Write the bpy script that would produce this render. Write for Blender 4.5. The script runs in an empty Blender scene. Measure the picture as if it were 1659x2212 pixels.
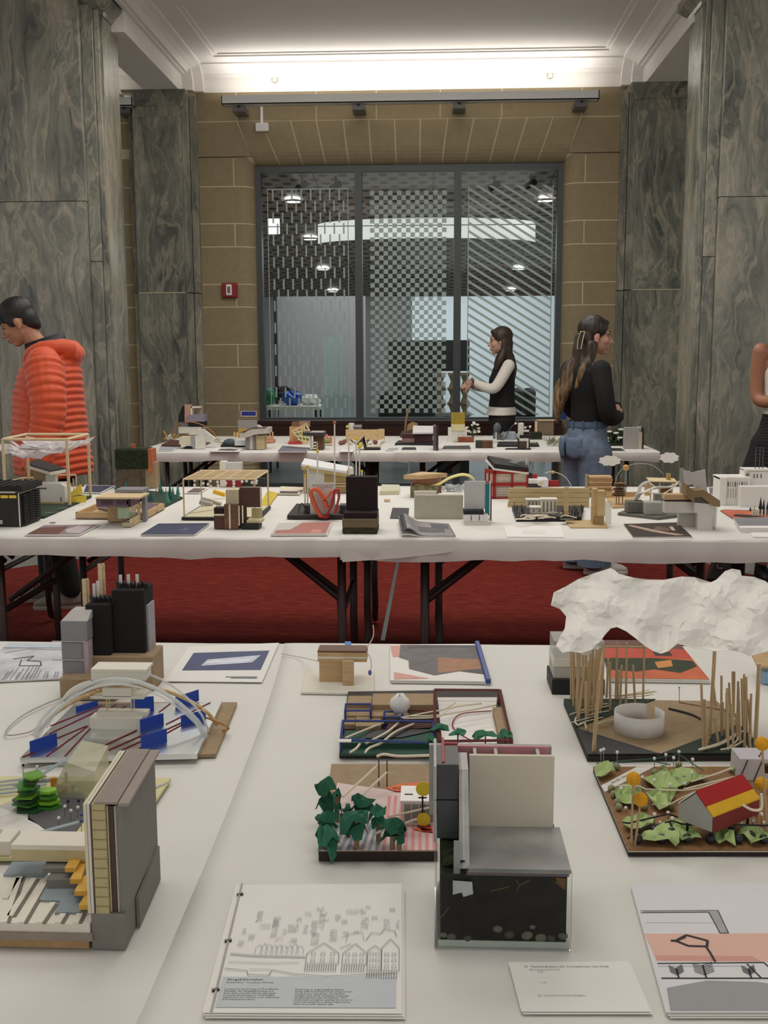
import bpy, bmesh, math, random
from mathutils import Vector, Matrix, Euler
from math import sin, cos, pi, tan, atan2, radians as R
V = Vector
rnd = random.Random(7)
sc = bpy.context.scene
col = sc.collection

# ---------------------------------------------------------------- camera
FPX, CX, CY = 2300.0, 829.5, 1106.0
CAM = V((0, 0, 1.42)); PITCH, YAW, ROLL = R(8.31), R(2.6), R(0.22)
_f = V((-sin(YAW)*cos(PITCH), cos(YAW)*cos(PITCH), -sin(PITCH)))
_r0 = V((cos(YAW), sin(YAW), 0)); _u0 = _r0.cross(_f)
_r = _r0*cos(ROLL) - _u0*sin(ROLL); _u = _u0*cos(ROLL) + _r0*sin(ROLL)
cd = bpy.data.cameras.new('camera'); cam = bpy.data.objects.new('camera', cd); col.objects.link(cam)
cd.sensor_fit = 'HORIZONTAL'; cd.sensor_width = 36; cd.lens = FPX/1659*36; cd.clip_start = 0.05; cd.clip_end = 100
m3 = Matrix((_r, _u, -_f)).transposed(); cam.matrix_world = Matrix.Translation(CAM) @ m3.to_4x4()
sc.camera = cam

def ray(px, py): return _f + _r*((px-CX)/FPX) + _u*((CY-py)/FPX)
TZ = 0.742
def W(px, py, z=TZ):                                   # point of the horizontal plane z seen at a pixel
    d = ray(px, py); return CAM + d*((z-CAM.z)/d.z)
def A(px, py, Y):                                      # point of the plane y = Y seen at a pixel
    d = ray(px, py); return CAM + d*(Y/d.y)

# ---------------------------------------------------------------- light
w = bpy.data.worlds.new('world'); sc.world = w; w.use_nodes = True
w.node_tree.nodes['Background'].inputs[0].default_value = (1.0, .97, .93, 1); w.node_tree.nodes['Background'].inputs[1].default_value = 0.62
def area(name, loc, sx, sy, power, color=(1, .96, .9), rot=(0, 0, 0)):
    l = bpy.data.lights.new(name, 'AREA'); l.shape = 'RECTANGLE'; l.size = sx; l.size_y = sy; l.energy = power; l.color = color
    o = bpy.data.objects.new(name, l); col.objects.link(o); o.location = loc; o.rotation_euler = rot; return o
area('added_overhead_fill', (-.3, 1.7, 4.1), 3.0, 1.6, 39)  # added unseen area light above the near tables, not a fitted lamp
area('added_overhead_fill', (-.3, 5.2, 4.1), 3.6, 1.8, 78)  # added the same way to light the middle tables from overhead
area('added_overhead_fill', (-.3, 7.7, 4.1), 3.4, 1.0, 62)  # added to brighten the far table and pillars, no fixture here
area('wall_washer_uplight', (-.25, 10.56, 3.885), 3.55, .06, 11.5, (1, .97, .93), (pi, 0, 0))
area('adjoining_room_light', (-.2, 14.5, 2.75), 4.0, 4.0, 88, (.97, .99, 1))
sc.view_settings.view_transform = 'Standard'; sc.view_settings.look = 'None'
sc.view_settings.gamma = 1; sc.view_settings.use_curve_mapping = False; sc.view_settings.exposure = 0.0

# ---------------------------------------------------------------- helpers: materials
def lin(c):
    if isinstance(c, str): c = tuple(int(c[i:i+2], 16) for i in (0, 2, 4))
    return tuple(((x/255)/12.92 if x/255 <= .04045 else (((x/255)+.055)/1.055)**2.4) for x in c) + (1,)
MATS = {}
def M(c, rough=.6, v=.06, s=40, b=0., metal=0, alpha=1, trans=0, emit=0, key='', spec=.5, sheen=0):
    k = (c, rough, v, s, b, metal, alpha, trans, emit, key)
    if k in MATS: return MATS[k]
    m = bpy.data.materials.new('paint_%s%s' % (c if isinstance(c, str) else 'x', key)); m.use_nodes = True; MATS[k] = m
    nt = m.node_tree; N = nt.nodes; L = nt.links; p = N['Principled BSDF']
    p.inputs['Roughness'].default_value = rough; p.inputs['Metallic'].default_value = metal
    p.inputs['Specular IOR Level'].default_value = spec
    lc = lin(c); p.inputs['Base Color'].default_value = lc
    if sheen: p.inputs['Sheen Weight'].default_value = sheen
    if alpha < 1: p.inputs['Alpha'].default_value = alpha
    if trans: p.inputs['Transmission Weight'].default_value = trans
    if emit: p.inputs['Emission Color'].default_value = lc; p.inputs['Emission Strength'].default_value = emit
    if v or b:
        tc = N.new('ShaderNodeTexCoord'); nz = N.new('ShaderNodeTexNoise'); nz.inputs['Scale'].default_value = s; nz.inputs['Detail'].default_value = 4
        L.new(tc.outputs['Object'], nz.inputs['Vector'])
        if v:
            r = N.new('ShaderNodeValToRGB'); r.color_ramp.elements[0].position = .3; r.color_ramp.elements[1].position = .7
            r.color_ramp.elements[0].color = tuple(max(0, x*(1-v)) for x in lc[:3])+(1,); r.color_ramp.elements[1].color = tuple(min(1, x*(1+v)) for x in lc[:3])+(1,)
            L.new(nz.outputs['Fac'], r.inputs['Fac']); L.new(r.outputs['Color'], p.inputs['Base Color'])
        if b:
            bp = N.new('ShaderNodeBump'); bp.inputs['Strength'].default_value = b; bp.inputs['Distance'].default_value = .004
            L.new(nz.outputs['Fac'], bp.inputs['Height']); L.new(bp.outputs['Normal'], p.inputs['Normal'])
    return m
def ramp(N, stops):
    r = N.new('ShaderNodeValToRGB'); e = r.color_ramp.elements
    while len(e) < len(stops): e.new(.5)
    for i, (t, c) in enumerate(stops): e[i].position = t; e[i].color = lin(c) if not (isinstance(c, tuple) and len(c) == 4) else c
    return r
def wood(c1, c2, sc_=(6, 60, 60), rough=.6):
    k = ('wood', c1, c2, sc_)
    if k in MATS: return MATS[k]
    m = bpy.data.materials.new('wood_'+c1); m.use_nodes = True; MATS[k] = m
    N = m.node_tree.nodes; L = m.node_tree.links; p = N['Principled BSDF']; p.inputs['Roughness'].default_value = rough
    tc = N.new('ShaderNodeTexCoord'); mp = N.new('ShaderNodeMapping'); mp.inputs['Scale'].default_value = sc_
    nz = N.new('ShaderNodeTexNoise'); nz.inputs['Scale'].default_value = 2.5; nz.inputs['Detail'].default_value = 5; nz.inputs['Distortion'].default_value = .6
    r = ramp(N, [(.3, c1), (.7, c2)])
    L.new(tc.outputs['Object'], mp.inputs['Vector']); L.new(mp.outputs['Vector'], nz.inputs['Vector']); L.new(nz.outputs['Fac'], r.inputs['Fac']); L.new(r.outputs['Color'], p.inputs['Base Color'])
    return m
def marble():
    m = bpy.data.materials.new('green_marble'); m.use_nodes = True
    N = m.node_tree.nodes; L = m.node_tree.links; p = N['Principled BSDF']; p.inputs['Roughness'].default_value = .22
    tc = N.new('ShaderNodeTexCoord'); oi = N.new('ShaderNodeObjectInfo'); mul = N.new('ShaderNodeVectorMath'); mul.operation = 'MULTIPLY_ADD'
    cmb = N.new('ShaderNodeCombineXYZ')
    for i in range(3): L.new(oi.outputs['Random'], cmb.inputs[i])
    mul.inputs[1].default_value = (37, 19, 53); L.new(cmb.outputs[0], mul.inputs[0]); L.new(tc.outputs['Object'], mul.inputs[2])
    def noise(vec, sc_, det, rough=.5, dist=0):
        n = N.new('ShaderNodeTexNoise'); n.inputs['Scale'].default_value = sc_; n.inputs['Detail'].default_value = det; n.inputs['Roughness'].default_value = rough; n.inputs['Distortion'].default_value = dist
        L.new(vec, n.inputs['Vector']); return n
    def mapv(vec, s_):
        q = N.new('ShaderNodeMapping'); q.inputs['Scale'].default_value = s_; L.new(vec, q.inputs['Vector']); return q.outputs[0]
    def warp(vec, by, amt):
        a = N.new('ShaderNodeVectorMath'); a.operation = 'SUBTRACT'; a.inputs[1].default_value = (.5, .5, .5); L.new(by, a.inputs[0])
        c = N.new('ShaderNodeVectorMath'); c.operation = 'MULTIPLY_ADD'; c.inputs[1].default_value = amt; L.new(a.outputs[0], c.inputs[0]); L.new(vec, c.inputs[2]); return c.outputs[0]
    base = mul.outputs[0]
    w1 = noise(mapv(base, (1, 1, .45)), 2.2, 3, .55, .6); v1 = warp(base, w1.outputs['Color'], (.55, .55, .3))
    w2 = noise(mapv(v1, (1, 1, .6)), 8, 2, .5, .3); v2 = warp(v1, w2.outputs['Color'], (.07, .07, .08))
    st_ = noise(mapv(v2, (9, 9, .55)), 2.2, 7, .68)                      # fine flowing streaks
    big = noise(mapv(v1, (1.3, 1.3, .5)), 2.0, 3, .5)                    # broad cloudy tone
    vn = noise(mapv(v2, (2.2, 2.2, .3)), 1.7, 4, .55)                    # thin pale veins
    mixv = N.new('ShaderNodeMath'); mixv.operation = 'MULTIPLY_ADD'; mixv.inputs[1].default_value = .55; L.new(big.outputs['Fac'], mixv.inputs[0])
    hf = N.new('ShaderNodeMath'); hf.operation = 'MULTIPLY'; hf.inputs[1].default_value = .5; L.new(st_.outputs['Fac'], hf.inputs[0]); L.new(hf.outputs[0], mixv.inputs[2])
    r1 = ramp(N, [(.36, '444744'), (.45, '666861'), (.53, '7c7c70'), (.60, '908d80'), (.70, 'a89f8c')]); L.new(mixv.outputs[0], r1.inputs['Fac'])
    r2 = ramp(N, [(.470, (0, 0, 0, 1)), (.497, (1, 1, 1, 1)), (.524, (0, 0, 0, 1))]); L.new(vn.outputs['Fac'], r2.inputs['Fac'])
    vm = N.new('ShaderNodeMath'); vm.operation = 'MULTIPLY'; vm.inputs[1].default_value = .42; L.new(r2.outputs[0], vm.inputs[0])
    mx = N.new('ShaderNodeMixRGB'); L.new(vm.outputs[0], mx.inputs[0]); L.new(r1.outputs[0], mx.inputs[1]); mx.inputs[2].default_value = lin('b8ae98')
    L.new(mx.outputs[0], p.inputs['Base Color'])
    return m
def carpet_mat():
    m = bpy.data.materials.new('red_carpet'); m.use_nodes = True
    N = m.node_tree.nodes; L = m.node_tree.links; p = N['Principled BSDF']; p.inputs['Roughness'].default_value = 1; p.inputs['Specular IOR Level'].default_value = .1
    tc = N.new('ShaderNodeTexCoord'); mp = N.new('ShaderNodeMapping'); mp.inputs['Scale'].default_value = (1, 3.2, 1); L.new(tc.outputs['Object'], mp.inputs['Vector'])
    a = N.new('ShaderNodeTexNoise'); a.inputs['Scale'].default_value = 9; a.inputs['Detail'].default_value = 8; a.inputs['Roughness'].default_value = .75; L.new(mp.outputs[0], a.inputs['Vector'])
    r = ramp(N, [(.3, '5e1f1b'), (.5, '742a24'), (.72, '8c3d32')]); L.new(a.outputs['Fac'], r.inputs['Fac']); L.new(r.outputs[0], p.inputs['Base Color'])
    n = N.new('ShaderNodeTexNoise'); n.inputs['Scale'].default_value = 220; L.new(tc.outputs['Object'], n.inputs['Vector'])
    bp = N.new('ShaderNodeBump'); bp.inputs['Strength'].default_value = .6; bp.inputs['Distance'].default_value = .01; L.new(n.outputs['Fac'], bp.inputs['Height']); L.new(bp.outputs[0], p.inputs['Normal'])
    return m
def perforated():
    m = bpy.data.materials.new('perforated_timber'); m.use_nodes = True
    N = m.node_tree.nodes; L = m.node_tree.links; p = N['Principled BSDF']; p.inputs['Roughness'].default_value = .55
    tc = N.new('ShaderNodeTexCoord'); sp = N.new('ShaderNodeSeparateXYZ'); L.new(tc.outputs['Object'], sp.inputs[0])
    def mth(op, a, b=None, c=None):
        n = N.new('ShaderNodeMath'); n.operation = op
        for i, x in enumerate((a, b, c)):
            if x is None: continue
            if hasattr(x, 'links') or hasattr(x, 'is_linked'): L.new(x, n.inputs[i])
            else: n.inputs[i].default_value = x
        return n.outputs[0]
    def el(ox, oy):
        u = mth('SUBTRACT', mth('FRACT', mth('ADD', mth('DIVIDE', sp.outputs[0], .21), ox)), .5)
        v_ = mth('SUBTRACT', mth('FRACT', mth('ADD', mth('DIVIDE', sp.outputs[1], .30), oy)), .5)
        return mth('ADD', mth('MULTIPLY', mth('POWER', mth('ABSOLUTE', u), 2), 8.5), mth('MULTIPLY', mth('POWER', mth('ABSOLUTE', v_), 2), 14))
    d = mth('MINIMUM', el(0, 0), el(.5, .5)); g = mth('GREATER_THAN', d, .48)
    j = mth('GREATER_THAN', mth('FRACT', mth('DIVIDE', sp.outputs[0], 1.26)), .012); j2 = mth('GREATER_THAN', mth('FRACT', mth('DIVIDE', sp.outputs[1], 1.5)), .012)
    g = mth('MULTIPLY', g, mth('MULTIPLY', j, j2))
    mx = N.new('ShaderNodeMixRGB'); mx.inputs[1].default_value = lin('120e0b'); mx.inputs[2].default_value = lin('a48f7f'); L.new(g, mx.inputs[0]); L.new(mx.outputs[0], p.inputs['Base Color'])
    return m
def glass_mat(name, tint=(.92, .96, .955), refl=.12):
    m = bpy.data.materials.new(name); m.use_nodes = True; N = m.node_tree.nodes; L = m.node_tree.links
    N.remove(N['Principled BSDF']); o = N['Material Output']
    t = N.new('ShaderNodeBsdfTransparent'); t.inputs[0].default_value = tint+(1,); g = N.new('ShaderNodeBsdfGlossy'); g.inputs['Roughness'].default_value = .03 if refl < .2 else .35
    fr = N.new('ShaderNodeFresnel'); fr.inputs[0].default_value = 1.2; mx = N.new('ShaderNodeMixShader'); L.new(fr.outputs[0], mx.inputs[0]); L.new(t.outputs[0], mx.inputs[1]); L.new(g.outputs[0], mx.inputs[2]); L.new(mx.outputs[0], o.inputs[0])
    return m
def sheer(c, op, name='sheer'):
    k = ('sheer', c, op)
    if k in MATS: return MATS[k]
    m = bpy.data.materials.new(name); m.use_nodes = True; N = m.node_tree.nodes; L = m.node_tree.links; p = N['Principled BSDF']; o = N['Material Output']
    p.inputs['Base Color'].default_value = lin(c); p.inputs['Roughness'].default_value = .5
    t = N.new('ShaderNodeBsdfTransparent'); mx = N.new('ShaderNodeMixShader'); mx.inputs[0].default_value = op; L.new(t.outputs[0], mx.inputs[1]); L.new(p.outputs[0], mx.inputs[2]); L.new(mx.outputs[0], o.inputs[0])
    MATS[k] = m; return m

# ---------------------------------------------------------------- helpers: objects and meshes
ORG = {}
def origin(o):
    while o is not None:
        if o.name in ORG: return ORG[o.name]
        o = o.parent
    return V((0, 0, 0))
def tag(o, label=None, cat=None, group=None, kind=None):
    if label: o['label'] = label
    if cat: o['category'] = cat
    if group: o['group'] = group
    if kind: o['kind'] = kind
    return o
def thing(name, label, cat, loc=(0, 0, 0), group=None, kind=None):
    o = bpy.data.objects.new(name, None); o.empty_display_size = .05; col.objects.link(o); o.location = loc; ORG[o.name] = V(loc)
    return tag(o, label, cat, group, kind)
class MB:
    def __init__(s): s.v = []; s.f = []; s.mi = []; s.mats = []; s.cur = 0
    def mat(s, m):
        if m not in s.mats: s.mats.append(m)
        s.cur = s.mats.index(m); return s
    def add(s, vs, fs):
        n = len(s.v); s.v += [V(p) for p in vs]; s.f += [tuple(i+n for i in f) for f in fs]; s.mi += [s.cur]*len(fs); return s
    def hexa(s, p): return s.add(p, [(3, 2, 1, 0), (4, 5, 6, 7), (0, 1, 5, 4), (1, 2, 6, 5), (2, 3, 7, 6), (3, 0, 4, 7)])
    def box(s, x0, x1, y0, y1, z0, z1, rz=0):
        p = [V((x0, y0, z0)), V((x1, y0, z0)), V((x1, y1, z0)), V((x0, y1, z0)), V((x0, y0, z1)), V((x1, y0, z1)), V((x1, y1, z1)), V((x0, y1, z1))]
        if rz:
            c = V(((x0+x1)/2, (y0+y1)/2, 0)); m = Matrix.Rotation(rz, 3, 'Z'); p = [m @ (q-c)+c for q in p]
        return s.hexa(p)
    def ob(s, c, h, rot=(0, 0, 0)):                    # centre, half sizes, euler
        m = Euler(rot).to_matrix(); c = V(c)
        return s.hexa([c+m @ V((a*h[0], b*h[1], d*h[2])) for d in (-1, 1) for a, b in ((-1, -1), (1, -1), (1, 1), (-1, 1))])
    def para(s, o, a, b, c):                           # parallelepiped corner + 3 edges
        o, a, b, c = V(o), V(a), V(b), V(c); return s.hexa([o, o+a, o+a+b, o+b, o+c, o+a+c, o+a+b+c, o+b+c])
    def prism(s, pts, up):
        n = len(pts); up = V(up); pts = [V(p) for p in pts]
        return s.add(pts+[p+up for p in pts], [tuple(range(n-1, -1, -1)), tuple(range(n, 2*n))]+[(i, (i+1) % n, n+(i+1) % n, n+i) for i in range(n)])
    def poly(s, pts): return s.add(pts, [tuple(range(len(pts)))])
    def tube(s, pts, r, n=6, r2=None, cap=True):
        pts = [V(p) for p in pts]; k = len(pts); vs = []; fs = []; nrm = None
        for i, p in enumerate(pts):
            t = (pts[min(i+1, k-1)]-pts[max(i-1, 0)]).normalized()
            if nrm is None: nrm = t.cross(V((0, 0, 1)) if abs(t.z) < .9 else V((0, 1, 0))).normalized()
            else: nrm = (nrm - t*nrm.dot(t)).normalized()
            bn = t.cross(nrm); rr = r if r2 is None else r+(r2-r)*i/(k-1)
            if isinstance(r, (list, tuple)): rr = r[i]
            vs += [p+(nrm*cos(2*pi*j/n)+bn*sin(2*pi*j/n))*rr for j in range(n)]
        for i in range(k-1): fs += [(i*n+j, i*n+(j+1) % n, (i+1)*n+(j+1) % n, (i+1)*n+j) for j in range(n)]
        if cap: fs += [tuple(range(n-1, -1, -1)), tuple((k-1)*n+j for j in range(n))]
        return s.add(vs, fs)
    def rod(s, a, b, r, n=6): return s.tube([a, b], r, n)
    def ball(s, c, r, seg=10, rings=6, rot=None):
        if not isinstance(r, (tuple, list)): r = (r, r, r)
        c = V(c); vs = []; fs = []; m = Euler(rot).to_matrix() if rot else Matrix.Identity(3)
        for i in range(1, rings):
            a = pi*i/rings
            vs += [c+m @ V((r[0]*sin(a)*cos(2*pi*j/seg), r[1]*sin(a)*sin(2*pi*j/seg), r[2]*cos(a))) for j in range(seg)]
        t = len(vs); vs += [c+m @ V((0, 0, r[2])), c-m @ V((0, 0, r[2]))]
        for i in range(rings-2): fs += [(i*seg+j, (i+1)*seg+j, (i+1)*seg+(j+1) % seg, i*seg+(j+1) % seg) for j in range(seg)]
        fs += [(t, j, (j+1) % seg) for j in range(seg)]+[(t+1, (rings-2)*seg+(j+1) % seg, (rings-2)*seg+j) for j in range(seg)]
        return s.add(vs, fs)
    def loft(s, rings, cap=True):                      # rings: lists of equal length
        n = len(rings[0]); vs = [p for r in rings for p in r]; fs = []
        for i in range(len(rings)-1): fs += [(i*n+j, i*n+(j+1) % n, (i+1)*n+(j+1) % n, (i+1)*n+j) for j in range(n)]
        if cap: fs += [tuple(range(n-1, -1, -1)), tuple((len(rings)-1)*n+j for j in range(n))]
        return s.add(vs, fs)
    def grid(s, fn, nu, nv):
        vs = [fn(i/nu, j/nv) for j in range(nv+1) for i in range(nu+1)]
        return s.add(vs, [(j*(nu+1)+i, j*(nu+1)+i+1, (j+1)*(nu+1)+i+1, (j+1)*(nu+1)+i) for j in range(nv) for i in range(nu)])
    def build(s, name, mat=None, parent=None, smooth=False, loc=None, bev=0, solid=0, fix=True):
        me = bpy.data.meshes.new(name)
        if parent is not None: O = origin(parent)
        elif loc is not None: O = V(loc)
        else: O = V((0, 0, 0))
        me.from_pydata([tuple(p-O) for p in s.v], [], s.f)
        for m in (s.mats if s.mats else [mat]): me.materials.append(m)
        if len(s.mats) > 1: me.polygons.foreach_set('material_index', s.mi)
        if fix or bev:
            bm = bmesh.new(); bm.from_mesh(me); bmesh.ops.recalc_face_normals(bm, faces=bm.faces)
            if bev: bmesh.ops.bevel(bm, geom=[e for e in bm.edges], offset=bev, segments=1, affect='EDGES', clamp_overlap=True)
            bm.to_mesh(me); bm.free()
        if smooth: me.polygons.foreach_set('use_smooth', [True]*len(me.polygons))
        o = bpy.data.objects.new(name, me); col.objects.link(o)
        if parent is not None: o.parent = parent
        else:
            o.location = O; ORG[o.name] = O
        if solid:
            md = o.modifiers.new('thickness', 'SOLIDIFY'); md.thickness = solid; md.offset = 0
        return o
def fb(x0, x1, yt, yb, dep, zb=TZ):                    # box whose front face fills a pixel rectangle and stands on plane zb
    p = W((x0+x1)/2, yb, zb); Y = p.y
    return (A(x0, yb, Y).x, A(x1, yb, Y).x, Y, Y+dep, zb, A((x0+x1)/2, yt, Y).z)
def fy(x0, x1, yt, yb, Y, dep):                        # box whose front face fills a pixel rectangle at depth Y
    xm = (x0+x1)/2; ym = (yt+yb)/2
    return (A(x0, ym, Y).x, A(x1, ym, Y).x, Y, Y+dep, A(xm, yb, Y).z, A(xm, yt, Y).z)
def B(name, b, mat, parent=None, bev=0, **k): return MB().box(*b).build(name, mat, parent, bev=bev, **k)
def lerp(a, b, t): return a+(b-a)*t
def curve(pts, n=8):                                   # smooth path through points
    pts = [V(p) for p in pts]; out = []
    for i in range(len(pts)-1):
        p0, p1, p2, p3 = pts[max(i-1, 0)], pts[i], pts[i+1], pts[min(i+2, len(pts)-1)]
        for j in range(n):
            t = j/n; out.append(.5*((2*p1)+(p2-p0)*t+(2*p0-5*p1+4*p2-p3)*t*t+(3*p1-p0-3*p2+p3)*t**3))
    return out+[pts[-1]]
def textmesh(body, size, origin_, ux, uy, mat, parent, name='lettering', spacing=1.0):
    c = bpy.data.curves.new(name, 'FONT'); c.body = body; c.size = size; c.space_line = spacing; c.resolution_u = 1
    t = bpy.data.objects.new(name, c); col.objects.link(t); dg = bpy.context.evaluated_depsgraph_get()
    me = bpy.data.meshes.new_from_object(t.evaluated_get(dg)); bpy.data.objects.remove(t)
    ux, uy = V(ux), V(uy); O = origin(parent); o0 = V(origin_)
    for v in me.vertices: v.co = o0+ux*v.co.x+uy*v.co.y-O
    me.materials.clear(); me.materials.append(mat)
    o = bpy.data.objects.new(name, me); col.objects.link(o); o.parent = parent; return o

# ---------------------------------------------------------------- shared materials
WHITE = M('e2dfd8', .75, .02); PAPER = M('dedcd6', .8, .02, 8); PAPER2 = M('e9e7e2', .8, .015, 10); CREAM = M('d8d0b8', .75, .04)
FOAM = M('e0dccf', .8, .02); BLACK = M('121213', .6, .1); CHAR = M('2a2a2a', .7, .1); GREY = M('85858a', .7, .04); DGREY = M('55565a', .7, .05); LGREY = M('b4b2ae', .7, .03)
BALSA = wood('c9ae85', 'dcc7a2'); PINE = wood('b8976a', 'cfb287'); BROWN = wood('5a3528', '744738'); DWOOD = wood('2a140e', '3c1e15', (3, 40, 40), .35); WALNUT = wood('5b3a28', '77503a')
KRAFT = M('9c8769', .85, .08, 60); CORK = M('8d6a44', .9, .18, 120); FOREST = M('22392c', .8, .12); MOSS = M('20280f', 1, .5, 90, .8)
WHITEPLASTIC = M('e9e8e6', .4, .01)
RED = M('a31d1b', .6, .05); BLUE = M('1040a8', .45, .05); YELLOW = M('e3b51f', .6, .05); ORANGE = M('d8631f', .6, .08)
PINK = M('d9a59a', .8, .05); MAUVE = M('6c5460', .7, .06); TEAL = M('12707a', .5, .04); GREENP = M('2a6b4f', .8, .1, 30); LIME = M('a9bf7d', .85, .12, 30)
STRING = M('e0d6c0', .8, .03); MORTAR = M('c9bd9c', .85, .03); STONE = M('918265', .85, .07, 18, .12); PLASTER = M('dfdbd6', .8, .015, 3)
FRAME = M('484c4d', .45, .05, metal=.3); STEEL = M('3b2c2a', .4, .08, metal=.4); CLEAR = glass_mat('clear_acrylic', (.93, .96, .95), .3); GLASS = glass_mat('window_glass')
# ================================================================ the setting
YW = 10.8
MARB = marble(); CARPET = carpet_mat()
FLOORG = M('86867f', .35, .05, 3)
def struct(o, label=None, cat=None): o['kind'] = 'structure'; return tag(o, label, cat)
struct(MB().box(-9, 9, -3, 10.95, -.1, 0).build('floor', FLOORG), 'polished grey stone floor around the red carpet', 'floor')
cp = [(-3.6, -2.6), (3.4, -2.6), (3.4, 5.3)]+[tuple(W(x, y, 0)[:2]) for x, y in ((1659, 1252), (1560, 1232), (1480, 1205), (1420, 1190), (1300, 1178))]+[tuple(W(x, y, 0)[:2]) for x, y in ((480, 1178), (360, 1192), (200, 1207), (20, 1232), (-120, 1262))]+[(-3.6, 5.2)]
tag(MB().prism([V((x, y, 0.0)) for x, y in cp], (0, 0, .012)).build('red_carpet', CARPET), 'large dark red carpet spread under the folding tables', 'carpet')
# -------- back wall: mortar bed and stone blocks
OXL, OXR = A(557, 600, 11.0).x, A(1212, 600, 11.0).x
ZTOP = A(700, 197, YW).z; ZO = A(880, 355, 10.95).z
RJ = .15; D0 = .004
PXL, PXR = A(437, 600, YW).x, A(1343, 600, YW).x
def jamb_plan(xa, xb, off, yb=11.06):
    # flat face from xa, quarter round into the reveal at xb
    s = 1 if xb > xa else -1; pts = [(xa, yb), (xa, YW+off)]; r = RJ-off; xe = xb-s*off
    for i in range(7):
        a = pi/2*i/6; pts.append((xe-s*r+s*r*sin(a), YW+off+r-r*cos(a)))
    pts.append((xe, yb)); return pts
ZB = 0.0
wb = MB()
wb.prism([V((x, y, ZB)) for x, y in jamb_plan(-2.95, OXL, D0)], (0, 0, ZO-ZB+.05)); wb.prism([V((x, y, ZB)) for x, y in jamb_plan(2.6, OXR, D0)], (0, 0, ZO-ZB+.05))
def lint_prof(off, zt):
    r = RJ-off; pts = [(YW+off, zt)]
    for i in range(7):
        a = pi/2*i/6; pts.append((YW+off+r-r*cos(a), ZO+off+r-r*sin(a)))
    return pts+[(11.06, ZO+off), (11.06, zt)]
wb.prism([V((-2.95, y, z)) for y, z in lint_prof(D0, ZTOP)], (5.55, 0, 0))
wb.box(2.5, 9, YW+D0, 11.06, 0, ZTOP)
LBX = A(40, 500, 11.0).x
wb.prism([V((x, y, ZB)) for x, y in jamb_plan(-2.9, LBX, D0)], (0, 0, ZO-ZB+.05)); wb.box(-9, -2.9, YW+D0, 11.06, ZO, ZTOP)
wall = struct(wb.build('wall_back', MORTAR), 'tan stone block wall with cream mortar joints around the window', 'wall')
JT = .0065
cz = [A(470, y, YW).z for y in (340, 403, 483, 533, 614, 663, 744, 793, 871, 921, 1000)]+[.3, 0]
def course(i): return cz[i+1]+JT, cz[i]-JT
def block(poly, z0, z1):
    o = MB().prism([V((x, y, z0)) for x, y in poly], (0, 0, z1-z0)).build('stone_block', STONE, wall); return o
def box_block(xa, xb, z0, z1): return block([(xa, YW), (xb, YW), (xb, YW+.05), (xa, YW+.05)], z0, z1)
for (xa, xb, jx, jit) in ((PXL-.02, OXL, 510, 0), (PXR+.02, OXR, 1259, 0), (-2.9, LBX, -900, 1)):
    s = 1 if xb > xa else -1
    for i in range(len(cz)-1):
        z0, z1 = course(i)
        if z1-z0 < .02: continue
        if i % 2 == 0 and not jit:
            xj = A(jx, 600, YW).x
            box_block(min(xa, xj-s*JT), max(xa, xj-s*JT), z0, z1); block(jamb_plan(xj+s*JT, xb, 0, 11.02), z0, z1)
        else: block(jamb_plan(xa, xb, 0, 11.02), z0, z1)
# voussoirs and the course above them
VT = [512, 563, 627, 683, 741, 796, 852, 908, 967, 1024, 1082, 1139, 1195, 1255]; VB = [549, 603, 653, 703, 753, 803, 856, 907, 955, 1005, 1058, 1109, 1162, 1222]
ZV = A(800, 258, YW).z
def vouss(xt0, xt1, xb0, xb1):
    prof = []
    for (y, z) in lint_prof(0, ZV-JT)[:-1]: prof.append((y, z))
    rings = []
    for y, z in prof:
        t = (ZV-z)/(ZV-ZO); t = min(1, max(0, t)); rings.append((lerp(xt0, xb0, t)+JT, lerp(xt1, xb1, t)-JT, y, z))
    vs = []; fs = []
    for a, b, y, z in rings: vs += [V((a, y, z)), V((b, y, z))]
    inn = [(a, b, y+.03, z+.03) for a, b, y, z in rings]; k = len(rings)
    for a, b, y, z in inn: vs += [V((a, y, z)), V((b, y, z))]
    for i in range(k-1):
        fs.append((2*i, 2*i+1, 2*i+3, 2*i+2)); o = 2*k
        fs += [(2*i, 2*i+2, o+2*i+2, o+2*i), (2*i+1, o+2*i+1, o+2*i+3, 2*i+3), (o+2*i, o+2*i+2, o+2*i+3, o+2*i+1)]
    fs += [(0, 2*k, 2*k+1, 1), (2*k-2, 2*k-1, 4*k-1, 4*k-2)]
    MB().add(vs, fs).build('stone_block', STONE, wall)
xt = [A(x, 258, YW).x for x in VT]; xb = [A(x, 345, YW+.05).x for x in VB]
for i in range(len(xt)-1): vouss(xt[i], xt[i+1], xb[i], xb[i+1])
zc0 = cz[0]
MB().prism([V((PXL-.02, YW, zc0+JT)), V((xb[0]-.02, YW, zc0+JT)), V((xt[0]-JT, YW, ZV-JT)), V((PXL-.02, YW, ZV-JT))], (0, .05, 0)).build('stone_block', STONE, wall)
MB().prism([V((PXR+.02, YW, zc0+JT)), V((xb[-1]+.02, YW, zc0+JT)), V((xt[-1]+JT, YW, ZV-JT)), V((PXR+.02, YW, ZV-JT))], (0, .05, 0)).build('stone_block', STONE, wall)
ts = [PXL-.02]+[A(x, 230, YW).x for x in (511, 683, 813, 951, 1084, 1257)]+[PXR+.02]
for a, b in zip(ts[:-1], ts[1:]): box_block(a+JT, b-JT, ZV+JT, ZTOP)
for a, b in ((-9, -4.2), (-4.19, -3.4), (-3.39, -2.9)): box_block(a, b, ZV+JT, ZTOP); box_block(a, b, ZO+RJ, ZV-JT)
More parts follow.
